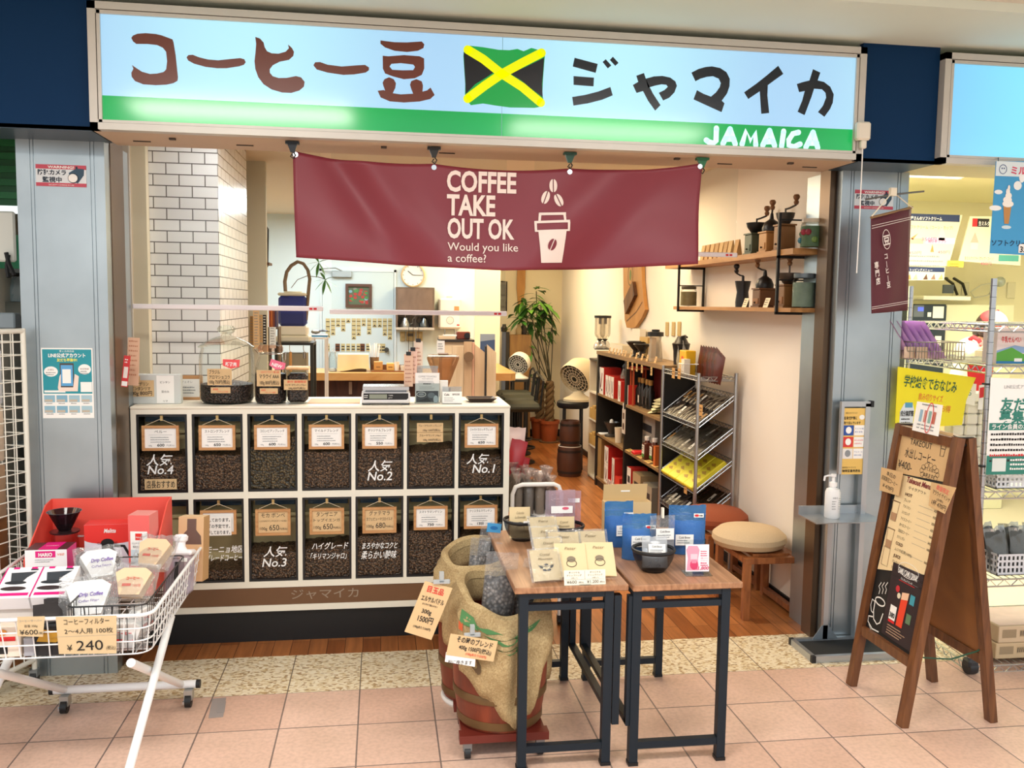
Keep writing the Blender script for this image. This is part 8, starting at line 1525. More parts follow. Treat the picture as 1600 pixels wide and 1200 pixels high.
for ti,(a,c) in enumerate(SL_):
    if ti == 2:
        ang = math.atan2(c-a,RX1-RX0)
        for k in range(4):
            y = RY0+.11+k*.155; tt = thing('yellow_pack','yellow packed box on the slanted rack, number %d from the near end' % (k+1),'pack',(RX0+.004,y,a+.006),0,'yellow packs on the slanted tray',rot=(0,-ang,0)); MB().cbox(0,.28,-.075,.075,0,.035,m('#e3d532',.45,v=.08),.006).build('pack',tt); g = MB()
            for q in range(5):g.poly([(.05+q*.04,-.06),(.075+q*.04,-.02+.02*(q % 2)),(.06+q*.04,.03),(.045+q*.04,-.01)],m('#b58f2c',.5),.0355)
            g.build('print',tt)
        continue
    ang = math.atan2(c-a,RX1-RX0); rnd = random.Random(ti)
    for k in range(9):
        for r_ in range(2):
            y = RY0+.05+k*.073; L = .145; tt = thing('bean_pack','dark bean pack, %s row of the %s slanted tray, number %d from near end' % (('front','rear')[r_],('top','second','','lowest')[ti],k+1),'coffee pack',(RX0+.003+r_*.14*math.cos(ang)+.012,y,a+.008+r_*.14*math.sin(ang)),0,'bean packs on the %s slanted tray' % ('top','second','','lowest')[ti])
            tt.rotation_euler = (0,-ang+rnd.uniform(-.06,.06),rnd.uniform(-.12,.12)); g = MB(); g.pouch(.078,L,.034,PKB if ti != 1 else m('#4a4438',.35,v=.6,sc=70),TR(0,0,.012) @ Matrix(((0,0,1,0),(1,0,0,0),(0,1,0,0),(0,0,0,1))),6,6,.1,.8,crumple=.004); g.build('pack',tt)
            if rnd.random() < .75:MB().rect(.03,-.02,.1,.012,m(rnd.choice(('#d8d4cc','#c9c2b4','#8f6a3a','#3a2a22')),.5),.0285).build('label',tt)
for k,(px,py,lab) in enumerate(((1095,641,'kraft tag clipped on the top slanted tray'),(1071,763,'kraft tag on the lowest slanted tray'),(1052,583,'far kraft tag hanging from the rack top rail'),(1061,584,'near kraft tag hanging from the rack top rail'))):
    p = atx(px,py,1.951); MB(TR(0,0,0) @ FXX).bx(-.028,.028,-.035,.035,-.001,0,m('#c99a5c',.6)).lines(-.02,.02,.01,2,.02,.006,INK).build('price_tag',label=lab,cat='tag',group='kraft tags on the chrome rack',loc=p)
# goods on the top shelf of the rack
for i in range(7):
    y = RY0+.06+i*.045; MB().pouch(.17,.19,.035,m('#3f1712' if i % 2 else '#541d16',.3),TR(rz=PI/2),6,8,.12,.8,crumple=.004).build('red_pouch',label='dark red standing pouch on the rack top, number %d from the near end' % (i+1),cat='pouch',group='dark red pouches on the rack top',loc=(2.09,y,RZT+.004),rot=(.35,0,0))
y = RY0+.44; tt = thing('yellow_tin','yellow drink box on the rack top among the pouches','box',(2.0,y,RZT+.004)); MB().cbox(0,.07,-.065,.065,0,.165,m('#e2b01c',.4),.004).build('box_body',tt); MB(TR(-.001,0,0) @ FXX).ell(0,.11,.022,.018,m('#d8502c',.5)).text('COFFEE',0,.05,.016,m('#8a5a10',.5),'C',w=.06).build('front_print',tt)
for i in range(4):clear_bag(2.06+.02*(i % 2),RY0+.51+i*.06,RZT+.004,.15,.23-.02*i,.05,'clear bag of pale filters on the rack top, number %d counted from the yellow box' % (i+1),FILM,.15,m('#d8c9a2',.6,v=.3,sc=30),PI/2-.3,-.15,'clear filter bags on the rack top')
t = thing('wire_basket','small white wire basket holding a sachet on the rack top','basket',(1.985,RY0+.36,RZT+.004)); g = MB(); g.tube([(-.02,-.05,.08),(.08,-.05,.08),(.08,.05,.08),(-.02,.05,.08)],.003,WHITE,5,True)
for k in range(5):g.tube([(-.02,-.05+.025*k,.08),(-.02,-.05+.025*k,0)],.0018,WHITE,4)
g.build('wires',t); MB().bx(-.01,.03,-.03,.03,.0,.11,m('#e6ddc8',.5)).build('sachet',label='cream sachet in the small white basket on the rack',cat='packet',loc=(1.985,RY0+.36,RZT+.006))

# ================================================================== WHITE TROLLEY BY THE COUNTER END
WT = m('#f2f1ee',.35); t = thing('tube_trolley','white tube trolley of twisted candy packs at the counter end','trolley',(.78,4.5,0)); T = TR(-.78,-4.5,0); zt = at(830,757,4.42).z
for y in (4.42,4.74):
    MB(T).tube([(.665,y,.05),(.665,y,zt-.05),(.68,y,zt-.012),(.715,y,zt),(.88,y,zt),(.905,y,zt-.012),(.92,y,zt-.05),(.92,y,.05)],.011,WT,10).build('tube_frame',t)
for z in (.22,.58):MB(T).bx(.665,.92,4.42,4.74,z-.006,z,WT).build('tray',t)
for x in (.665,.92):
    for y in (4.42,4.74):MB(T).cyl((x-.009,y,.02),(x+.009,y,.02),.02,m('#141416',.5),n=14).bx(x-.011,x+.011,y-.012,y+.012,.025,.052,m('#141416',.5)).build('caster',t)
rnd = random.Random(11)
for i in range(12):
    x = .70+(i % 4)*.058; y = 4.47+(i//4)*.09; h = .17+rnd.random()*.05; cc = ('#6a5a3c','#4a4030','#7a6a50','#5a3a2a')[i % 4]; tt = thing('twisted_pack','clear wrapped twist top pack on the white trolley, number %d counted across' % (i+1),'packet',(x,y,.581),rnd.random(),'twist top packs on the trolley')
    MB().lathe([(.001,0),(.024,0),(.026,h*.7),(.008,h*.82)],m(cc,.4,v=.3,sc=40),12).build('contents',tt); MB().lathe([(.027,0),(.028,h*.72),(.009,h*.84),(.012,h*.88),(.03,h*1.08),(.026,h*1.1),(.01,h*.9)],clear('#fbf6f4',.45,.1,.92,.8),10).build('film',tt)
for i in range(3):MB().pouch(.09,.24,.04,m('#b3202a',.35),None,6,8,.12,.8,crumple=.006).build('red_pack',label='red foil snack pack against the counter end, number %d' % (i+1),cat='packet',group='red packs on the trolley',loc=(.69+i*.02,4.66+i*.015,.60+.1*(i == 0)),rot=(-.1,.22,.2*i))
MB().pouch(.12,.2,.05,m('#e8cfc8',.35,v=.2),None,6,8,.15,.8,crumple=.008).build('pink_pack',label='pink and white pack leaning on top of the red packs',cat='packet',loc=(.70,4.70,.80),rot=(-.1,.1,0))
for i in range(4):MB().cbox(-.025,.025,-.1,.1,0,.12,m(('#a8442c','#3a2a24','#c98a74','#4a342a')[i],.5),.01).build('low_pack',label=('rust','dark','pink','brown')[i]+' pack on the low tray of the white trolley',cat='packet',group='packs on the low trolley tray',loc=(.71+i*.058,4.58,.221))

# ================================================================== NEIGHBOUR ON THE RIGHT (soft cream shop)
CR2 = m('#b9bec4',.22,.9)
NX0,NX1,NY0,NY1 = 2.62,3.75,3.6,4.02
zrack = at(1550,435,NY0).z
t = thing('wire_shelving','tall chrome wire shelving at the front of the right hand shop','rack',(3.1,3.8,0)); T = TR(-3.1,-3.8,0)
px_post = at(1541,640,NY0).x
NX0 = px_post
for x,y,top in ((NX0,NY0,zrack),(NX1,NY0,zrack),(at(1421,500,4.35).x,4.35,at(1424,447,4.35).z),(NX1,4.35,zrack)):
    p_ = MB(T); p_.cyl((x,y,.075),(x,y,top),.0135,CR2,n=14)
    for k in range(int((top-.1)/.05)):p_.cyl((x,y,.12+k*.05),(x,y,.123+k*.05),.0141,m('#7f858c',.3,.8),n=12,caps=False)
    p_.build('post',t)
NXL = at(1421,500,4.35).x
def wshelf(z,nm):
    g = MB(T); P = [(NX0,NY0),(NX1,NY0),(NX1,4.35),(NXL,4.35)]
    for (xa,ya_),(xb,yb2) in zip(P,P[1:]+P[:1]):
        n = max(6,int(math.hypot(xb-xa,yb2-ya_)/.035)); L = lambda u,dz:(xa+(xb-xa)*u,ya_+(yb2-ya_)*u,z-dz)
        g.tube([L(0,0),L(1,0)],.0045,CR2,6).tube([L(0,.032),L(1,.032)],.0045,CR2,6).tube([L(k/n,.032 if k % 2 else 0) for k in range(n+1)],.003,CR2,4)
    k = 1
    while k < 30:
        u = k/30; g.tube([(NX0+(NX1-NX0)*u,NY0,z),(NXL+(NX1-NXL)*u,4.35,z)],.002,CR2,4); k += 1
    g.build(nm,t)
zs_ = [at(1500,503,4.35).z,at(1500,572,NY0).z,at(1575,768,NY0).z,at(1575,905,NY0).z,at(1560,1040,NY0).z]
for z in zs_:wshelf(z,'wire_shelf')
MB(T).cyl((NX0,NY0,.06),(NX0,NY0,.14),.012,CR2,n=10).build('caster_stem',t)
p = fl(1510,1076); w_ = MB(T).cyl((NX0-.02,NY0,.033),(NX0+.02,NY0,.033),.033,m('#24262a',.5),n=20).cbox(NX0-.026,NX0+.026,NY0-.03,NY0+.03,.03,.072,m('#2c2f34',.5),.01).build('caster',t)
for py in (600,728):z = at(1541,py,NY0).z; MB(T).bx(NX0-.017,NX0+.017,NY0-.017,NY0+.017,z-.004,z+.004,BLACK).build('cable_tie',t)
# posters on the rack
Tn = TR(0,NY0-.02,0) @ FACE
g = MB(); T = Tn; x0,x1,y0,y1 = quad(g,T,[(1548,590),(1660,594),(1655,742),(1540,738)],PAPER); T1 = T @ TR(0,0,.0006); GN = m('#2b7f70',.5)
q = onp(1570,640,T1); s_ = 3.6/1389
g.text('LINE公式アカウント',q[0]-.01,q[1]+.095,.02,GREY,T=T1,w=.17).text('友だち',q[0]-.022,q[1]-.0,.062,GN,T=T1,bold=.03).text('募集中',q[0]-.028,q[1]-.056,.062,GN,T=T1,bold=.03)
q = onp(1552,668,T1); g.rect(q[0]-.02,q[1]-.012,x1,q[1]+.02,GN,.0008,T1).text('ライン会員のお得',q[0]-.008,q[1]-.006,.026,PAPER,T=T1 @ TR(0,0,.001),bold=.02)
for i in range(6):g.lines(q[0]-.01,x1-.02,q[1]-.035-i*.024,1,.02,.011,RED if i == 4 else INK,.001,.1,T1)
q = onp(1547,712,T1); g.rect(x0+.004,y0+.006,x1,q[1],GN,.0008,T1).rect(q[0]+.012,y0+.02,q[0]+.08,q[1]-.012,m('#dfe8e4',.5),.0012,T1).lines(q[0]+.1,x1-.03,q[1]-.025,3,.02,.01,PAPER,.0014,.2,T1)
g.build('poster',label='white and green account poster hung on the chrome shelving',cat='poster')
g = MB(); T = TR(0,4.0,0) @ FACE; YL = m('#f3e420',.45); P = [onp(*q,T) for q in ((1403,573),(1525,590),(1510,625),(1503,664),(1440,668),(1398,676))][::-1]; T1 = T @ TR(0,0,.001)
g.add([(x,y,0) for x,y in P]+[(x,y,-.002) for x,y in P],[tuple(range(6)),tuple(range(6,12))[::-1]],YL,T=T); q = onp(1412,598,T); T2 = T @ TR(q[0],q[1],.001,rz=-.12)
g.text('学校給食でおなじみ',0,-.012,.062,m('#1d5a44',.5),T=T2,w=.285,bold=.015).text('飲み切りサイズ',.09,-.07,.038,ORG,T=T2,w=.13).text('がお得',.19,-.115,.038,ORG,T=T2,w=.08)
q = onp(1415,640,T); g.poly([(q[0]-.03,q[1]-.09),(q[0]+.04,q[1]-.09),(q[0]+.045,q[1]+.0),(q[0]+.035,q[1]+.03),(q[0]-.01,q[1]+.03),(q[0]-.03,q[1]-.01)],m('#dfe8ee',.5),.0012,T).rect(q[0]-.005,q[1]+.01,q[0]+.035,q[1]+.035,m('#5aa0c0',.5),.0018,T).text('成分無調整',q[0]-.028,q[1]-.03,.03,INK,T=T @ TR(0,0,.002),w=.07,bold=.02).lines(q[0]-.022,q[0]+.035,q[1]-.05,2,.018,.008,INK,.002,.2,T)
g.build('sale_banner',label='curved yellow school lunch milk banner behind the sandwich board',cat='banner')
g = MB(); T = TR(0,3.70,0) @ FACE; x0,x1,y0,y1 = quad(g,T,[(1556,252),(1680,252),(1672,402),(1546,396)],m('#3f9fd8',.4)); T1 = T @ TR(0,0,.0006)
q = onp(1578,265,T1); g.rect(x0+.006,q[1]-.03,x1,q[1]+.035,m('#dff0f8',.5),.0006,T1).text('ミルク',q[0]+.005,q[1]-.018,.04,m('#d8446a',.5),T=T1 @ TR(0,0,.001),bold=.03); g.ring(q[0]-.035,q[1]-.0,.018,.02,.003,m('#2c4a8a',.5),.0016,16,T=T1).ell(q[0]-.04,q[1]+.004,.003,.004,m('#2c4a8a',.5),.0018,8,T=T1).ell(q[0]-.03,q[1]+.004,.003,.004,m('#2c4a8a',.5),.0018,8,T=T1)
for px,py,rx,ry in ((1555,325,.03,.012),(1560,300,.02,.01),(1590,290,.02,.02),(1597,275,.015,.03)):q = onp(px,py,T1); g.ell(q[0],q[1],rx,ry,m('#f2f8fa',.5),.0008,T=T1)
q = onp(1574,320,T1); g.poly([(q[0]-.02,q[1]-.006),(q[0]+.02,q[1]-.006),(q[0]+.012,q[1]-.085),(q[0]-.01,q[1]-.085)],m('#c08a4c',.5),.001,T1)
for k in range(4):g.ell(q[0]+.002*(-1)**k,q[1]+.004+k*.018,.028-.006*k,.015,m('#f8f6f0',.5),.0012+k*.0002,T=T1)
g.ell(q[0]+.001,q[1]+.075,.006,.012,m('#f8f6f0',.5),.0024,T=T1); g.ell(q[0]+.001,q[1]-.1,.024,.008,m('#cfe6f0',.5),.0012,T=T1)
q = onp(1549,381,T1); g.text('ソフトクリーム',q[0],q[1]-.006,.03,m('#163a5c',.5),T=T1,bold=.02); q = onp(1590,391,T1); g.rect(q[0]+.004,q[1]-.012,x1,q[1]+.028,PAPER,.0008,T1).text('350円',q[0]+.01,q[1]-.008,.036,INK,T=T1 @ TR(0,0,.001),bold=.02)
g.build('ice_cream_poster',label='blue soft ice cream poster with a cone hung under the sky sign',cat='poster')
MB().tube([at(1560,252,3.70),at(1560,246,3.76)],.002,BLACK).build('poster_hook',label='thin black hook holding the blue ice cream poster',cat='hook')
# menu boards at the back
def mboard(pxs,y,lab,fn):
    g = MB(); T = TR(0,y,0) @ FACE; r = quad(g,T,pxs,m('#dcd8ba',.5),.01); fn(g,T @ TR(0,0,.001),r); g.build('menu_board',label=lab,cat='menu board')
NVY = m('#1e2f58',.5); PKK = m('#d8608a',.5)
def mb1(g,T,r):
    L = lambda px,py:onp(px,py,T); q = L(1398,342); e = L(1500,336); b_ = L(1500,347); g.rect(q[0],b_[1],e[0],e[1],NVY,0,T).text('牛乳屋さんのソフトクリーム',q[0]+.08,b_[1]+.008,.03,PAPER,T=T @ TR(0,0,.002),w=.3,bold=.02)
    q = L(1404,352); g.text('手作りソフトクリーム（コーン・カップ）',q[0],q[1]-.02,.03,m('#a8842c',.5),T=T,w=.44); q = L(1440,372); g.text('350円',q[0],q[1]-.02,.035,PKK,T=T,w=.12)
    q = L(1423,364); g.poly([(q[0],q[1]-.04),(q[0]+.06,q[1]+.0),(q[0]+.02,q[1]-.05)],m('#c98a4c',.5),0,T); q = L(1472,363); g.poly([(q[0]-.03,q[1]-.03),(q[0]+.03,q[1]-.03),(q[0],q[1]+.05)],m('#d8d4c4',.5),0,T).rect(q[0]-.025,q[1]-.06,q[0]+.025,q[1]-.03,m('#c9ccd0',.5),0,T)
    q = L(1410,378); e = L(1443,373); g.rect(q[0],q[1]-.01,e[0],e[1],m('#f0b49a',.5),0,T); q = L(1446,378); e = L(1492,372); g.rect(q[0],q[1]-.01,e[0],e[1],m('#e8b8d4',.5),0,T).text('焼き芋ソフト',q[0]+.02,q[1]-.004,.025,PKK,T=T @ TR(0,0,.001),w=.15)
    q = L(1420,395); g.text('450円',q[0],q[1]-.01,.03,PKK,T=T,w=.1); q = L(1465,394); g.text('450円',q[0],q[1]-.01,.03,PKK,T=T,w=.1); g.poly([(q[0]-.06,q[1]),(q[0]-.03,q[1]),(q[0]-.045,q[1]+.06)],m('#c98a4c',.5),0,T); q = L(1416,401); g.lines(q[0],q[0]+.3,q[1],3,.035,.012,GREY,0,.2,T)
mboard([(1396,336),(1504,336),(1482,416),(1390,416)],6.2,'large soft ice cream menu board partly behind the maroon flag',mb1)
def mb2(g,T,r):
    L = lambda px,py:onp(px,py,T); q = L(1519,354); e = L(1546,342); g.rect(q[0],q[1],e[0],e[1],INK,0,T).rect(q[0],q[1],q[0]+.04,e[1],RED,.001,T).text('生ミルク',q[0]+.05,q[1]+.012,.035,PAPER,T=T @ TR(0,0,.002),w=.09,bold=.02); q = L(1522,375); g.poly([(q[0]-.03,q[1]-.02),(q[0]+.04,q[1]-.02),(q[0]+.005,q[1]+.06)],m('#b5aa98',.5),0,T).rect(q[0]-.025,q[1]-.07,q[0]+.035,q[1]-.02,m('#d8d4c8',.5),0,T)
    q = L(1507,404); g.text('生ミルクソフト（カップ・コーン）',q[0],q[1]-.008,.03,m('#6a5c3c',.5),T=T,w=.24); q = L(1532,412); g.text('450円',q[0],q[1]-.008,.03,PKK,T=T,w=.09)
    q = L(1560,408); e = L(1592,399); g.rect(q[0],q[1],e[0],e[1],m('#4f9f94',.5),0,T)
mboard([(1516,338),(1600,338),(1594,415),(1498,408)],6.2,'tilted raw milk soft ice cream menu board beside the blue poster',mb2)
def mb3(g,T,r):
    L = lambda px,py:onp(px,py,T); q = L(1416,424); e = L(1476,418); g.rect(q[0],q[1],e[0],e[1],NVY,0,T).text('トッピングメニュー',q[0]+.03,q[1]+.004,.022,PAPER,T=T @ TR(0,0,.001),w=.18)
    for k,px in enumerate((1420,1430,1446,1458,1470)):q = L(px,433); g.poly([(q[0]-.02,q[1]-.018),(q[0]+.02,q[1]-.018),(q[0]+.008,q[1]+.025)],m(('#c98a4c','#e0b08a','#5a3a2a','#8a6a5a','#c9a06a')[k],.5),0,T)
mboard([(1414,417),(1477,417),(1475,438),(1414,438)],6.2,'narrow topping menu strip below the large ice cream menu',mb3)
g = MB(); T = TR(0,6.19,0) @ FACE; quad(g,T,[(1481,407),(1506,408),(1505,418),(1480,416)],m('#efe04a',.5)); q = onp(1484,413,T); g.lines(q[0],q[0]+.08,q[1],2,.018,.008,m('#8a6a2a',.5),.001,.1,T); g.build('yellow_notice',label='small yellow notice between the two ice cream menus',cat='notice')
# back counter with machine and wall cabinet
y = 6.6; a = at(1424,475,y); b = at(1476,560,y); t = thing('coffee_machine','dark machine with a small blue screen behind the wire shelving','machine',(a.x,y,0)); w = b.x-a.x; z0,z1 = .9,a.z
MB().cbox(0,w,0,.5,z0,z1,m('#1b2a38',.35),.01).build('casing',t); 
T = TR(0,y-.002,0) @ FACE; g = MB(TR(-a.x,-y,0)); 
for (pa,pb),c_,e_ in ((((1427,477),(1444,495)),'#5c646c',0),(((1434,480),(1443,486)),'#4a5cf0',1.0),(((1449,488),(1455,495)),'#e6e6d8',0),(((1457,479),(1475,497)),'#e9e6d2',0),(((1460,525),(1471,540)),'#e9e6d2',0)):
    p0,p1 = onp(pa[0],pb[1],T),onp(pb[0],pa[1],T); g.rect(p0[0],p0[1],p1[0],p1[1],m(c_,.4,emit=e_),.001+.001*e_,T)
g.build('screen_and_notes',t)
a = at(1477,475,6.7); b = at(1580,560,6.7); MB().cbox(0,b.x-a.x,0,.45,0,a.z,m('#d8d6b4',.5),.005).rect(.05,1.2,.25,1.3,GREY,0,T=TR(0,-.001,0) @ FACE).build('cream_cabinet',label='cream work cabinet behind the person in the red cap',cat='cabinet',loc=(a.x,6.7,0))
a = at(1445,471,6.6); b = at(1520,468,6.6); MB().cbox(0,b.x-a.x,0,.3,0,.035,m('#efecd8',.4),.006).build('white_board',label='white board lying on top of the dark machine',cat='board',loc=(a.x,6.62,a.z+.012))
a = at(1478,465,6.75); t = thing('tablet_stand','small dark tablet with two black cables by the wall sockets','tablet',(a.x,6.75,a.z+.035)); MB().bx(-.03,.06,-.01,.01,0,.07,m('#5a6670',.4)).build('tablet',t); MB().tube([(.1,0,-.01),(.09,.05,.08),(.12,.2,.13),(.17,.25,.13)],.012,BLACK).tube([(.18,0,-.01),(.18,.05,.08),(.2,.2,.13),(.24,.25,.13)],.012,BLACK).build('cable',t)
for px,lab in ((1496,'far wall socket with black plugs in the right hand shop'),(1507,'near wall socket with black plugs in the right hand shop'),(1580,'white wall socket plate near the shelving post')):
    a = at(px,452,7.19); MB().cbox(-.04,.04,-.015,0,-.08,.06,m('#e6e2c4',.5),.004).build('wall_socket',label=lab,cat='socket',group='wall sockets in the right hand shop',loc=(a.x,7.198,a.z))
p = at(1575,440,7.0); t = thing('wall_lamp','small clamp lamp with a curved white cable on the yellow wall','lamp',(p.x,7.1,p.z)); MB().ball((0,0,0),.045,m('#b9c4c0',.3,.3),14).ball((-.06,0,-.1),.03,m('#c9d0cc',.3,.3),12).build('head',t); MB().tube([(-.02,0,0),(-.15,.04,-.03),(-.24,.05,-.09),(-.2,.05,-.14),(-.1,.02,-.12),(.02,.08,-.06)],.006,m('#e4e4d0',.5)).build('cable',t)
# ceiling light of the neighbour shop
p = at(1452,280,5.6); t = thing('ceiling_light','white ceiling light panel in the right hand shop','ceiling light',(p.x,5.6,2.597)); MB().bx(-.3,.3,-.12,.12,-.03,0,m('#fffbe8',.5,emit=1.6)).build('diffuser',t); MB().bx(-.32,.32,-.14,-.12,-.035,0,WHITE).bx(-.32,.32,.12,.14,-.035,0,WHITE).build('frame',t)
# wire basket with lilac bags on the second shelf
zb = zs_[1]+.004; y0 = 3.86
a,b = at(1402,575,4.1),at(1486,575,4.1)
t = thing('wire_basket','long wire basket of lilac bags on the chrome shelving','basket',((a.x+b.x)/2,4.1,zb)); w = b.x-a.x; g = MB(); WB = m('#8a8478',.35,.8)
for z in (0,.04,.085):g.tube(rrect(-w/2,w/2,-.11,.12,.02,z,3),.003 if z > .05 else .0018,WB,5,True)
for k in range(19):
    x = -w/2+.012+(w-.024)*k/18; g.tube([(x,-.11,0),(x,-.11,.085)],.0016,WB,4); g.tube([(x,.12,0),(x,.12,.085)],.0016,WB,4)
for k in range(9):yy = -.1+.024*k; g.tube([(-w/2,yy,0),(-w/2,yy,.085)],.0016,WB,4); g.tube([(w/2,yy,0),(w/2,yy,.085)],.0016,WB,4)
g.build('wires',t)
LI = m('#dcb4ea',.35,v=.15,sc=20)
for i in range(6):MB().pouch(.13,.22,.03,LI if i else m('#d8a8d8',.35,v=.2),TR(rz=PI/2),6,8,.1,.8,crumple=.006).build('lilac_bag',label='lilac bag leaning in the wire basket, number %d from the pillar' % (i+1),cat='bag',group='lilac bags in the wire basket',loc=((a.x+b.x)/2-w*.36+i*.036,4.1,zb+.006),rot=(0,-.62,0))
for i in range(2):MB().pouch(.06,.055,.03,m('#e6c6a8',.4,v=.2),None,6,6,.1,.8).build('biscuit_bag',label=('brown','pale')[i]+' biscuit bag at the basket end by the pillar',cat='bag',loc=((a.x+b.x)/2-w*.44+i*.05,4.03-.02*i,zb+.006))
# boxes on the shelf near the person
a = at(1554,598,3.72)
t = thing('rice_cracker_box','white cracker box with green hills on the chrome shelving','box',(a.x,3.72,zb)); w = .30; h = .165; MB().cbox(0,w,0,.10,0,h,m('#e9dcd4',.5),.003).build('box_body',t); g = MB(TR(0,-.001,0) @ FACE); g.rect(0,0,w,h,m('#ecdcd8',.5),0).poly([(0,0),(w,0),(w,.05),(w*.7,.07),(w*.45,.045),(w*.25,.075),(0,.05)],m('#5aa63c',.5),.001).poly([(0,.06),(w*.3,.085),(w*.6,.07),(w,.09),(w,.05),(0,.05)],m('#8aa8d0',.5),.0006).rect(0,0,w,.012,m('#2c7ab0',.5),.0014).text('牛乳せんべい',.02,.1,.03,RED,w=.1,bold=.02).rect(.09,.01,.13,.025,PAPER,.002).rect(w*.45,.085,w,h,m('#eceef4',.5),.0008).poly([(w*.62,.13),(w*.66,.13),(w*.64,.1)],RED,.002); g.build('front_print',t)
p = at(1572,549,4.22); MB().bx(-.1,.14,0,.11,0,p.z-zb,m('#d9cdb8',.6)).build('plain_carton',label='plain carton under the red box on the chrome shelving',cat='box',loc=(p.x,4.22,zb))
t = thing('red_box','red cardboard box being handled by the person','box',(p.x,4.22,p.z+.0005)); MB().bx(-.055,.12,.01,.11,0,.05,m('#c93a34',.5)).add([(-.055,.01,.05),(-.055,.11,.05),(-.09,.1,.03),(-.09,.02,.02)],[(0,1,2,3)],m('#d85a50',.5)).build('box_body',t); MB().add([(.02,.05,.05),(.10,.05,.05),(.11,.06,.09),(.04,.06,.10)],[(0,1,2,3),(3,2,1,0)],m('#e8e4dc',.6)).build('paper_flap',t)
# lower shelves: crates and cartons
def crate(x,y,z,w,h,lab):
    t = thing('plastic_crate',lab,'crate',(x,y,z),0,'white perforated crates'); C_ = m('#d9dbe0',.45); g = MB(); n = int(w/.022)
    g.bx(-w/2,w/2,0,.2,0,.004,C_); g.bx(-w/2,w/2,.196,.2,0,h,C_)
    for zz0,zz1 in ((0,h*.14),(h*.34,h*.44),(h*.62,h*.72),(h*.9,h)):g.bx(-w/2,w/2,0,.004,zz0,zz1,C_); g.bx(-w/2,-w/2+.004,0,.2,zz0,zz1,C_); g.bx(w/2-.004,w/2,0,.2,zz0,zz1,C_)
    for k in range(n+1):xx = -w/2+(w-.01)*k/n; g.bx(xx,xx+.01,.0005,.0035,0,h,C_)
    for k in range(9):yy = .19*k/8; g.bx(-w/2+.0005,-w/2+.0035,yy,yy+.01,0,h,C_); g.bx(w/2-.0035,w/2-.0005,yy,yy+.01,0,h,C_)
    g.build('crate_body',t); return t
zc1 = zs_[2]+.004; a = at(1595,765,3.64); crate(at(1590,760,3.64).x+.06,3.64,zc1,.34,.082,'white perforated crate under the green account poster')
MB().cbox(-.04,.04,-.02,.05,0,.03,m('#6a6a70',.4,.3),.006).build('price_gun',label='grey gadget lying in the crate under the poster',cat='gadget',loc=(at(1566,745,3.7).x,3.72,zc1+.006))
zc2 = zs_[3]+.004; crate(at(1597,900,3.64).x+.06,3.64,zc2,.38,.10,'white perforated crate full of dark wrapped packs on the lower shelf')
DK = m('#3f3d34',.3,v=.5,sc=40)
for i in range(6):t = thing('seaweed_pack','dark clear wrapped pack in the lower crate, number %d from the sandwich board' % (i+1),'packet',(at(1560,890,3.7).x+(i % 3)*.105,3.68+(i//3)*.07,zc2+.006),.2*(i % 2),'dark packs in the lower crate',rot=(-.2,.12*(i % 3-1),.2*(i % 2))); MB().pouch(.10,.19,.06,DK,None,6,8,.06,.8,crumple=.01).build('contents',t); MB(TR(0,0,-.002)).pouch(.11,.21,.066,clear('#e6e8e6',.45,.1,.9),None,6,8,.14,.8,crumple=.012).build('film',t)
zc3 = zs_[4]+.004
for i,(dx,w,h,lab,top) in enumerate(((.0,.36,.075,'lower flat carton of the pair on the bottom wire shelf',0),(.01,.36,.08,'upper flat carton of the pair on the bottom wire shelf',1))):
    t = thing('carton',lab,'carton',(at(1600,990,3.66).x+dx+.04,3.66,zc3+i*.077),0,'flat cartons on the bottom shelf'); MB().cbox(-w/2,w/2,0,.26,0,h,m('#c9b08a' if not i else '#cdb594',.6),.003).build('carton_body',t); g = MB(TR(0,-.001,0) @ FACE); g.rect(-w*.45,h*.3,-w*.25,h*.8,m('#9a8668',.6),0).rect(-w*.2,h*.35,w*.1,h*.75,m('#b59c78',.6),0)
    for k in range(10):g.rect(-w*.19+k*w*.028,h*.4,-w*.18+k*w*.028,h*.7,INK,.001)
    if not i:g.text('カルシウム',w*.14,h*.35,h*.45,m('#5a6a88',.6))
    g.build('side_print',t)
    if top:MB().rect(-w/2+.01,.01,w/2-.01,.25,m('#e6cfc4',.5,v=.2),h+.001).build('top_sheet',t)
# wrapped milk cartons behind the yellow banner
for r_ in range(7):
    for k in range(4):MB().cbox(-.035,.035,0,.07,0,.055,m('#e9e6da',.4,v=.06),.008).build('milk_pack',label='film wrapped white pack in row %d, column %d, behind the yellow banner' % (r_+1,k+1),cat='pack',group='film wrapped white packs',loc=(at(1498,660,4.12).x+k*.075,4.12,zs_[2]+.004+r_*.057))
g = MB(); T = TR(0,4.1,0) @ FACE; quad(g,T,[(1530,602),(1542,600),(1541,640),(1528,640)],PAPER); quad(g,T,[(1531,606),(1541,604),(1540,620),(1530,622)],RED,.001,.001); g.build('red_notice',label='white and red price notice behind the shelving post',cat='notice')
g = MB(); T = TR(0,4.1,0) @ FACE; quad(g,T,[(1508,598),(1526,600),(1523,634),(1506,630)],PAPER); q = onp(1513,618,T); g.text('5',q[0],q[1],.04,m('#6a9a8a',.5),T=T); g.build('price_sheet',label='white price sheet with a number beside the yellow banner',cat='notice')
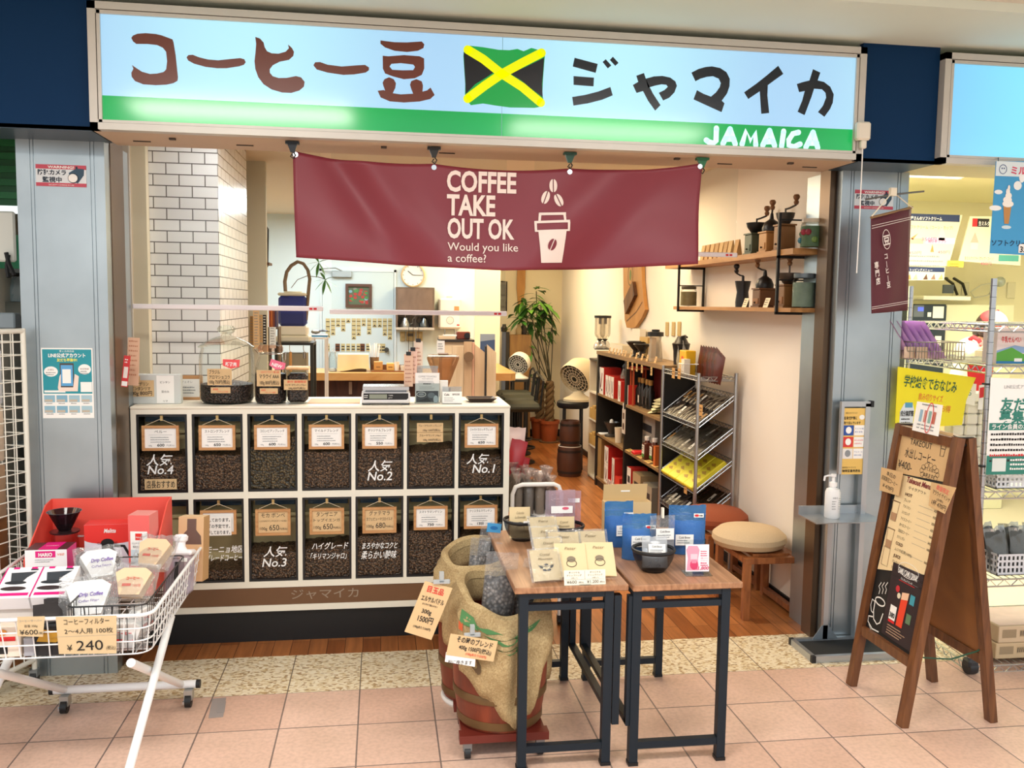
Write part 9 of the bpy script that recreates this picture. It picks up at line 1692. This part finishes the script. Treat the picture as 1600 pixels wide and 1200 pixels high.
# ---- person in a red and white cap
PY = 5.3; SK = m('#e3b48e',.6); PX = at(1530,540,PY).x
t = thing('person','person in a red and white cap, white shirt and red apron, bending over boxes','person',(PX,PY,0)); PO = Vector((PX,PY,0))
def skin_body(name,nodes,edges,mat,parent,sub=2):
    me = bpy.data.meshes.new(name); me.from_pydata([tuple(n[0]) for n in nodes],edges,[]); o = bpy.data.objects.new(name,me); COL.objects.link(o); o.parent = parent
    md = o.modifiers.new('skin','SKIN'); md.use_smooth_shade = True
    for i,n in enumerate(nodes):me.skin_vertices[0].data[i].radius = (n[1],n[1]*(n[2] if len(n) > 2 else 1))
    me.skin_vertices[0].data[0].use_root = True
    s_ = o.modifiers.new('sub','SUBSURF'); s_.levels = sub; s_.render_levels = sub; me.materials.append(mat); return o
A = lambda px,py,y:at(px,py,y)-PO
chest,shc,neck,head,crown = A(1521,562,5.34),A(1527,541,5.32),A(1541,524,5.27),A(1549,512,5.22),A(1551,502,5.22)
lsh,lel,lwr = A(1512,545,5.26),A(1521,561,5.02),A(1553,537,4.86)
rsh,rel,rwr = A(1553,545,5.38),A(1592,562,5.12),A(1594,538,4.92)
nodes = [((-.04,.1,.86),.12,.8),((-.04,.09,1.06),.115,.8),(chest,.11,.85),(shc,.085),(neck,.042),(head,.062),(crown,.068),
         (lsh,.05),(lel,.041),(lwr,.028),(rsh,.05),(rel,.041),(rwr,.028),
         ((-.12,.1,.78),.085),((-.12,.09,.44),.058),((-.12,.12,.08),.04),((-.12,.0,.04),.036),((.04,.1,.78),.085),((.04,.09,.44),.058),((.04,.12,.08),.04),((.04,.0,.04),.036)]
edges = [(0,1),(1,2),(2,3),(3,4),(4,5),(5,6),(3,7),(7,8),(8,9),(3,10),(10,11),(11,12),(0,13),(13,14),(14,15),(15,16),(0,17),(17,18),(18,19),(19,20)]
skin_body('body',nodes,edges,SK,t)
SH = m('#eef0ea',.75)
sl = lsh+(lel-lsh)*.78; sr = rsh+(rel-rsh)*.78
skin_body('shirt',[((-.04,.1,.9),.135,.85),((-.04,.09,1.06),.13,.85),(chest,.128,.9),(shc,.098),(shc+(neck-shc)*.35,.06),(lsh,.066),(sl,.056),(rsh,.066),(sr,.056)],[(0,1),(1,2),(2,3),(3,4),(3,5),(5,6),(3,7),(7,8)],SH,t)
skin_body('trousers',[((-.04,.1,.88),.136,.85),((-.12,.1,.76),.096),((-.12,.09,.44),.07),((-.12,.12,.1),.055),((.04,.1,.76),.096),((.04,.09,.44),.07),((.04,.12,.1),.055)],[(0,1),(1,2),(2,3),(0,4),(4,5),(5,6)],m('#2c3038',.8),t)
AR = m('#c8232f',.7)
g = MB(); g.tube([A(1514,531,5.24),A(1521,527,5.22),A(1529,531,5.18),A(1535,541,5.16),A(1538,556,5.19)],.014,AR,8)
vs = []
for j in range(9):
    for i in range(9):a_ = -1.1+2.2*i/8; z = .62+(1.36-.62)*j/8; vs.append((-.0+.0*j+.150*math.sin(a_)*(1 if j < 6 else .8),.09-.150*math.cos(a_)*(.95 if j < 7 else 1.0)-.02*(j > 6),z))
g.add(vs,[(j*9+i,j*9+i+1,(j+1)*9+i+1,(j+1)*9+i) for j in range(8) for i in range(8)],AR,True); o_ = g.build('apron',t); sd = o_.modifiers.new('thick','SOLIDIFY'); sd.thickness = .004
# face, ears, hair, cap: the head looks down towards the boxes on its left hand side
fd = Vector((.72,-.62,-.30)).normalized(); up = Vector((.15,-.2,1)); up = (up-fd*up.dot(fd)).normalized(); sd_ = fd.cross(up)
HC = head+(crown-head)*.55; HM = Matrix(((sd_.x,fd.x,up.x,HC.x),(sd_.y,fd.y,up.y,HC.y),(sd_.z,fd.z,up.z,HC.z),(0,0,0,1)))
g = MB(HM); g.ball((0,.005,-.018),.070,SK,16,.92,1.05,1.2); g.tube([(0,.07,.0),(0,.086,-.022),(0,.08,-.028)],[.008,.012,.008],SK,8)
for s_ in (-1,1):g.ball((s_*.066,-.005,-.02),.016,SK,10,.45,.9,1.3)
g.build('face',t)
g = MB(HM)
for s_ in (-1,1):g.ball((s_*.026,.064,-.004),.008,m('#f2efe8',.4),8,1.3,.6,.8).ball((s_*.026,.069,-.004),.0045,m('#1a1210',.3),8)
g.tube([(-.018,.068,-.052),(0,.072,-.054),(.018,.068,-.052)],.004,m('#b5685a',.5),6); g.build('eyes_and_mouth',t)
HR = m('#2a1b16',.5,v=.2,sc=60); g = MB(HM); g.ball((0,-.022,-.01),.078,HR,18,.98,.95,1.15); g.ball((-.01,-.06,-.055),.045,HR,14,1.2,.8,1.3); g.build('hair',t)
CRD,CWH = m('#cf2a30',.6),m('#f1f0ea',.6); g = MB(HM @ TR(0,.0,.012)); n = 32
pr = [(.084*math.cos(k*PI/2/8),.078*math.sin(k*PI/2/8)) for k in range(9)]
vs = [(max(r,1e-4)*math.cos(2*PI*i/n)*.98,max(r,1e-4)*math.sin(2*PI*i/n)*1.06,z) for r,z in pr for i in range(n)]
for i in range(n):
    a_ = 2*PI*(i+.5)/n; c_ = CWH if math.sin(a_) > -.1 else CRD
    g.add([vs[j*n+q] for j in range(9) for q in (i,(i+1) % n)],[(2*j,2*j+1,2*j+3,2*j+2) for j in range(8)],c_,True)
g.ball((0,0,.079),.009,CRD,8); g.build('cap',t)
g = MB(HM @ TR(0,.0,.012)); vs = []
for j in range(5):
    for i in range(11):a_ = PI*(.12+.76*i/10); r = .083+.062*j/4*math.sin(a_); vs.append((r*math.cos(a_)*.98,r*math.sin(a_)*1.04,-.012*(j/4)-.012*abs(math.cos(a_))))
g.add(vs,[(j*11+i,j*11+i+1,(j+1)*11+i+1,(j+1)*11+i) for j in range(4) for i in range(10)],CRD,True); o_ = g.build('cap_brim',t); sd = o_.modifiers.new('thick','SOLIDIFY'); sd.thickness = .004
GL = m('#3a52c8',.45)
def hand(wr,el,tgt,nm):
    d = (Vector(tgt)-wr).normalized(); s_ = d.cross(Vector((0,0,1))).normalized(); u_ = s_.cross(d); g = MB()
    g.tube([wr-d*.05,wr,wr+d*.03,wr+d*.07,wr+d*.085],[.031,.030,.034,.036,.022],GL,12)
    for k,(o_,L) in enumerate(((-.028,.055),(-.010,.066),(.009,.062),(.026,.048))):
        b = wr+d*.075+s_*o_; g.tube([b,b+d*L*.45+u_*.004,b+d*L*.8-u_*L*.3,b+d*L*.95-u_*L*.62],[.0105,.0098,.009,.007],GL,8)
    b = wr+d*.025-s_*.03; g.tube([b,b-s_*.022+d*.018-u_*.008,b-s_*.026+d*.045-u_*.018],[.0125,.011,.008],GL,8); g.build(nm,t)
hand(lwr,lel,A(1572,527,4.72),'blue_glove'); hand(rwr,rel,A(1590,524,4.78),'blue_glove')

# ================================================================== NEIGHBOUR ON THE LEFT
G2 = m('#0f6b3a',.5); ay = 4.5; a,b = at(-90,318,ay),at(24,205,ay); g = MB(); z = a.z; k = 0
while z < b.z+.1:g.bx(a.x,b.x,ay-.012*(k % 2),ay+.02,z,z+.03,G2 if k % 2 else m('#0d5a32',.5)); z += .03; k += 1
g.build('green_shutter',label='green ribbed awning edge of the shop beyond the left pillar',cat='awning')
p = at(6,326,4.6); t = thing('tube_light','white tube light under the green awning','light',p); MB().bx(-.5,.08,-.03,.03,-.02,.02,m('#e8f6f4',.5,emit=1.5)).build('tube',t)
a,b = at(-40,408,4.3),at(22,330,4.3); MB().cbox(a.x,b.x,4.3,4.32,a.z,b.z,m('#e3e9e2',.5),.008).build('white_board',label='white rounded panel hanging below the green awning',cat='panel')
p = at(10,405,4.28); t = thing('black_clip','black clips hanging from the white rounded panel','clip',p); MB().tube([(0,0,.03),(.01,0,-.02),(.03,0,-.07)],.01,BLACK,6).tube([(.01,0,.02),(.0,0,-.03),(.01,-.01,-.08)],.009,BLACK,6).build('clip_body',t)
p = at(18,400,4.6); MB().pouch(.10,.16,.03,m('#2b8a66',.5),None,6,6,.1,.8).build('green_bag',label='green bag hanging behind the white panel',cat='bag',loc=(p.x-.01,4.6,p.z-.06))
p = at(15,398,4.7); MB().pouch(.2,.1,.04,m('#58c8c4',.5),None,6,6,.1,.8).build('teal_bag',label='teal bag below the black clips',cat='bag',loc=(p.x-.04,4.7,p.z-.06))
ys0 = 4.9; a,b = at(-80,470,ys0),at(44,440,ys0); t = thing('display_shelf','grey display shelf of packets in the left hand shop','shelf',((a.x+b.x)/2,ys0,0)); T = TR(-(a.x+b.x)/2,-ys0,0)
for zz in (at(20,472,ys0).z,at(20,420,ys0).z+.0,.9):MB(T).bx(a.x,b.x,ys0,ys0+.35,zz-.02,zz,m('#8f989c',.5)).build('shelf_board',t)
MB(T).bx(a.x,b.x,ys0-.012,ys0,at(20,472,ys0).z-.07,at(20,472,ys0).z,m('#6f736c',.6)).build('edge',t); MB(T).bx(b.x-.02,b.x,ys0,ys0+.35,0,at(20,415,ys0).z,m('#9aa2a6',.5)).bx(a.x,b.x,ys0+.33,ys0+.35,0,at(20,415,ys0).z,m('#c9d2d4',.5)).build('side',t)
rnd = random.Random(8)
for i in range(6):p = at(2+i*7,470,ys0+.05); MB().pouch(.10,.13,.05,m(rnd.choice(('#cfd8da','#b9c6ca','#d8dcd8','#9fb4ba')),.4,v=.2),None,6,6,.1,.8,crumple=.006).build('packet',label='pale packet number %d on the grey shelf of the left hand shop' % (i+1),cat='packet',group='pale packets on the grey shelf',loc=(p.x,ys0+.08,at(20,472,ys0).z+.002))
p = at(33,505,4.35); MB().cbox(-.05,.05,0,.07,0,.07,m('#8c9aa2',.5),.006).build('grey_box',label='small grey box on top of the white grid stand',cat='box',loc=(p.x-.02,4.2,at(40,515,4.2).z+.003))
# white grid stand along the left edge
ga,gb = Vector((-1.92,3.0,0)),Vector((at(42,700,3.98).x,3.98,0)); gz = at(41,517,3.98).z; GW = m('#e9e8dc',.45)
t = thing('grid_stand','white wire grid stand on casters at the left edge','grid stand',(ga+gb)/2); o = (ga+gb)/2; dv = gb-ga; g = MB(TR(-o.x,-o.y,0))
for k in range(21):q = ga+dv*k/20; g.tube([(q.x,q.y,.10),(q.x,q.y,gz)],.0028,GW,5)
z = .10
while z < gz:g.tube([(ga.x,ga.y,z),(gb.x,gb.y,z)],.0028,GW,5); z += .055
g.build('grid',t)
for q in (ga,gb):MB(TR(-o.x,-o.y,0)).cyl((q.x,q.y,.05),(q.x,q.y,gz+.01),.011,GW,n=10).build('post',t)
MB(TR(-o.x,-o.y,0)).cyl((ga.x,ga.y,gz),(gb.x,gb.y,gz),.011,GW,n=10).cyl((ga.x,ga.y,.1),(gb.x,gb.y,.1),.011,GW,n=10).build('rail',t)
q2 = Vector((gb.x-.45,4.12,0)); g = MB(TR(-o.x,-o.y,0))
for k in range(9):q = gb+(q2-gb)*k/8; g.tube([(q.x,q.y,.10),(q.x,q.y,gz)],.0028,GW,5)
z = .10
while z < gz:g.tube([(gb.x,gb.y,z),(q2.x,q2.y,z)],.0028,GW,5); z += .055
g.build('grid',t)
w_ = MB(TR(-o.x,-o.y,0)).cyl((gb.x-.012,gb.y,.028),(gb.x+.012,gb.y,.028),.028,m('#17181a',.5),n=16).bx(gb.x-.017,gb.x+.017,gb.y-.02,gb.y+.02,.03,.06,m('#8a8f92',.4,.6)).build('caster',t)
for i,(z,c_,lab) in enumerate(((1.22,'#dfe2e6','pale clear wrapped clothes hanging high on the grid stand'),(.98,'#d8c2aa','beige wrapped clothes hanging in the middle of the grid stand'),(.74,'#a98a6c','brown wrapped goods low on the grid stand'),(.52,'#7a4c26','amber packs near the bottom of the grid stand'))):
    for k in range(2):
        q = ga+dv*(.72+.17*k); MB().pouch(.14,.22,.04,m(c_,.5,v=.15,sc=25),TR(rz=math.atan2(dv.y,dv.x)),6,8,.1,.8,crumple=.008).build('wrapped_goods',label=lab+(', inner one' if k else ', outer one'),cat='packet',group='wrapped goods on the grid stand',loc=(q.x-.06,q.y+.02,z))
q = ga+dv*.70; T = frame3((q.x+.02,q.y,.9),dv,(0,0,1)); g = MB(T); g.bx(-.2,.1,-.16,.16,-.002,0,m('#e8dfae',.5)).text('お得',-.06,.05,.07,RED,w=.12,bold=.03).text('です',-.05,-.03,.06,m('#d8742c',.5),w=.1,bold=.03).ell(.03,-.09,.05,.06,m('#c9906a',.5)).ell(.045,-.10,.025,.03,m('#edd2b0',.5),.002).ell(.07,-.06,.018,.014,m('#d8b82c',.5),.002); g.build('poster',label='cream poster with red lettering hung on the grid stand',cat='poster')
for i in range(3):q = ga+dv*(.62+.13*i); MB().pouch(.18,.2,.06,m('#1f4fb0',.5,v=.2,sc=15),TR(rz=.9),6,8,.1,.8,crumple=.015).build('blue_bag',label=('outer','middle','inner')[i]+' crumpled blue bag low behind the grid stand',cat='bag',group='crumpled blue bags',loc=(q.x-.14,q.y+.02,.40))
MB().bx(-2.3,-1.75,3.7,4.05,.0,.395,m('#9aa09c',.5)).build('low_bench',label='grey low bench behind the grid stand',cat='bench')
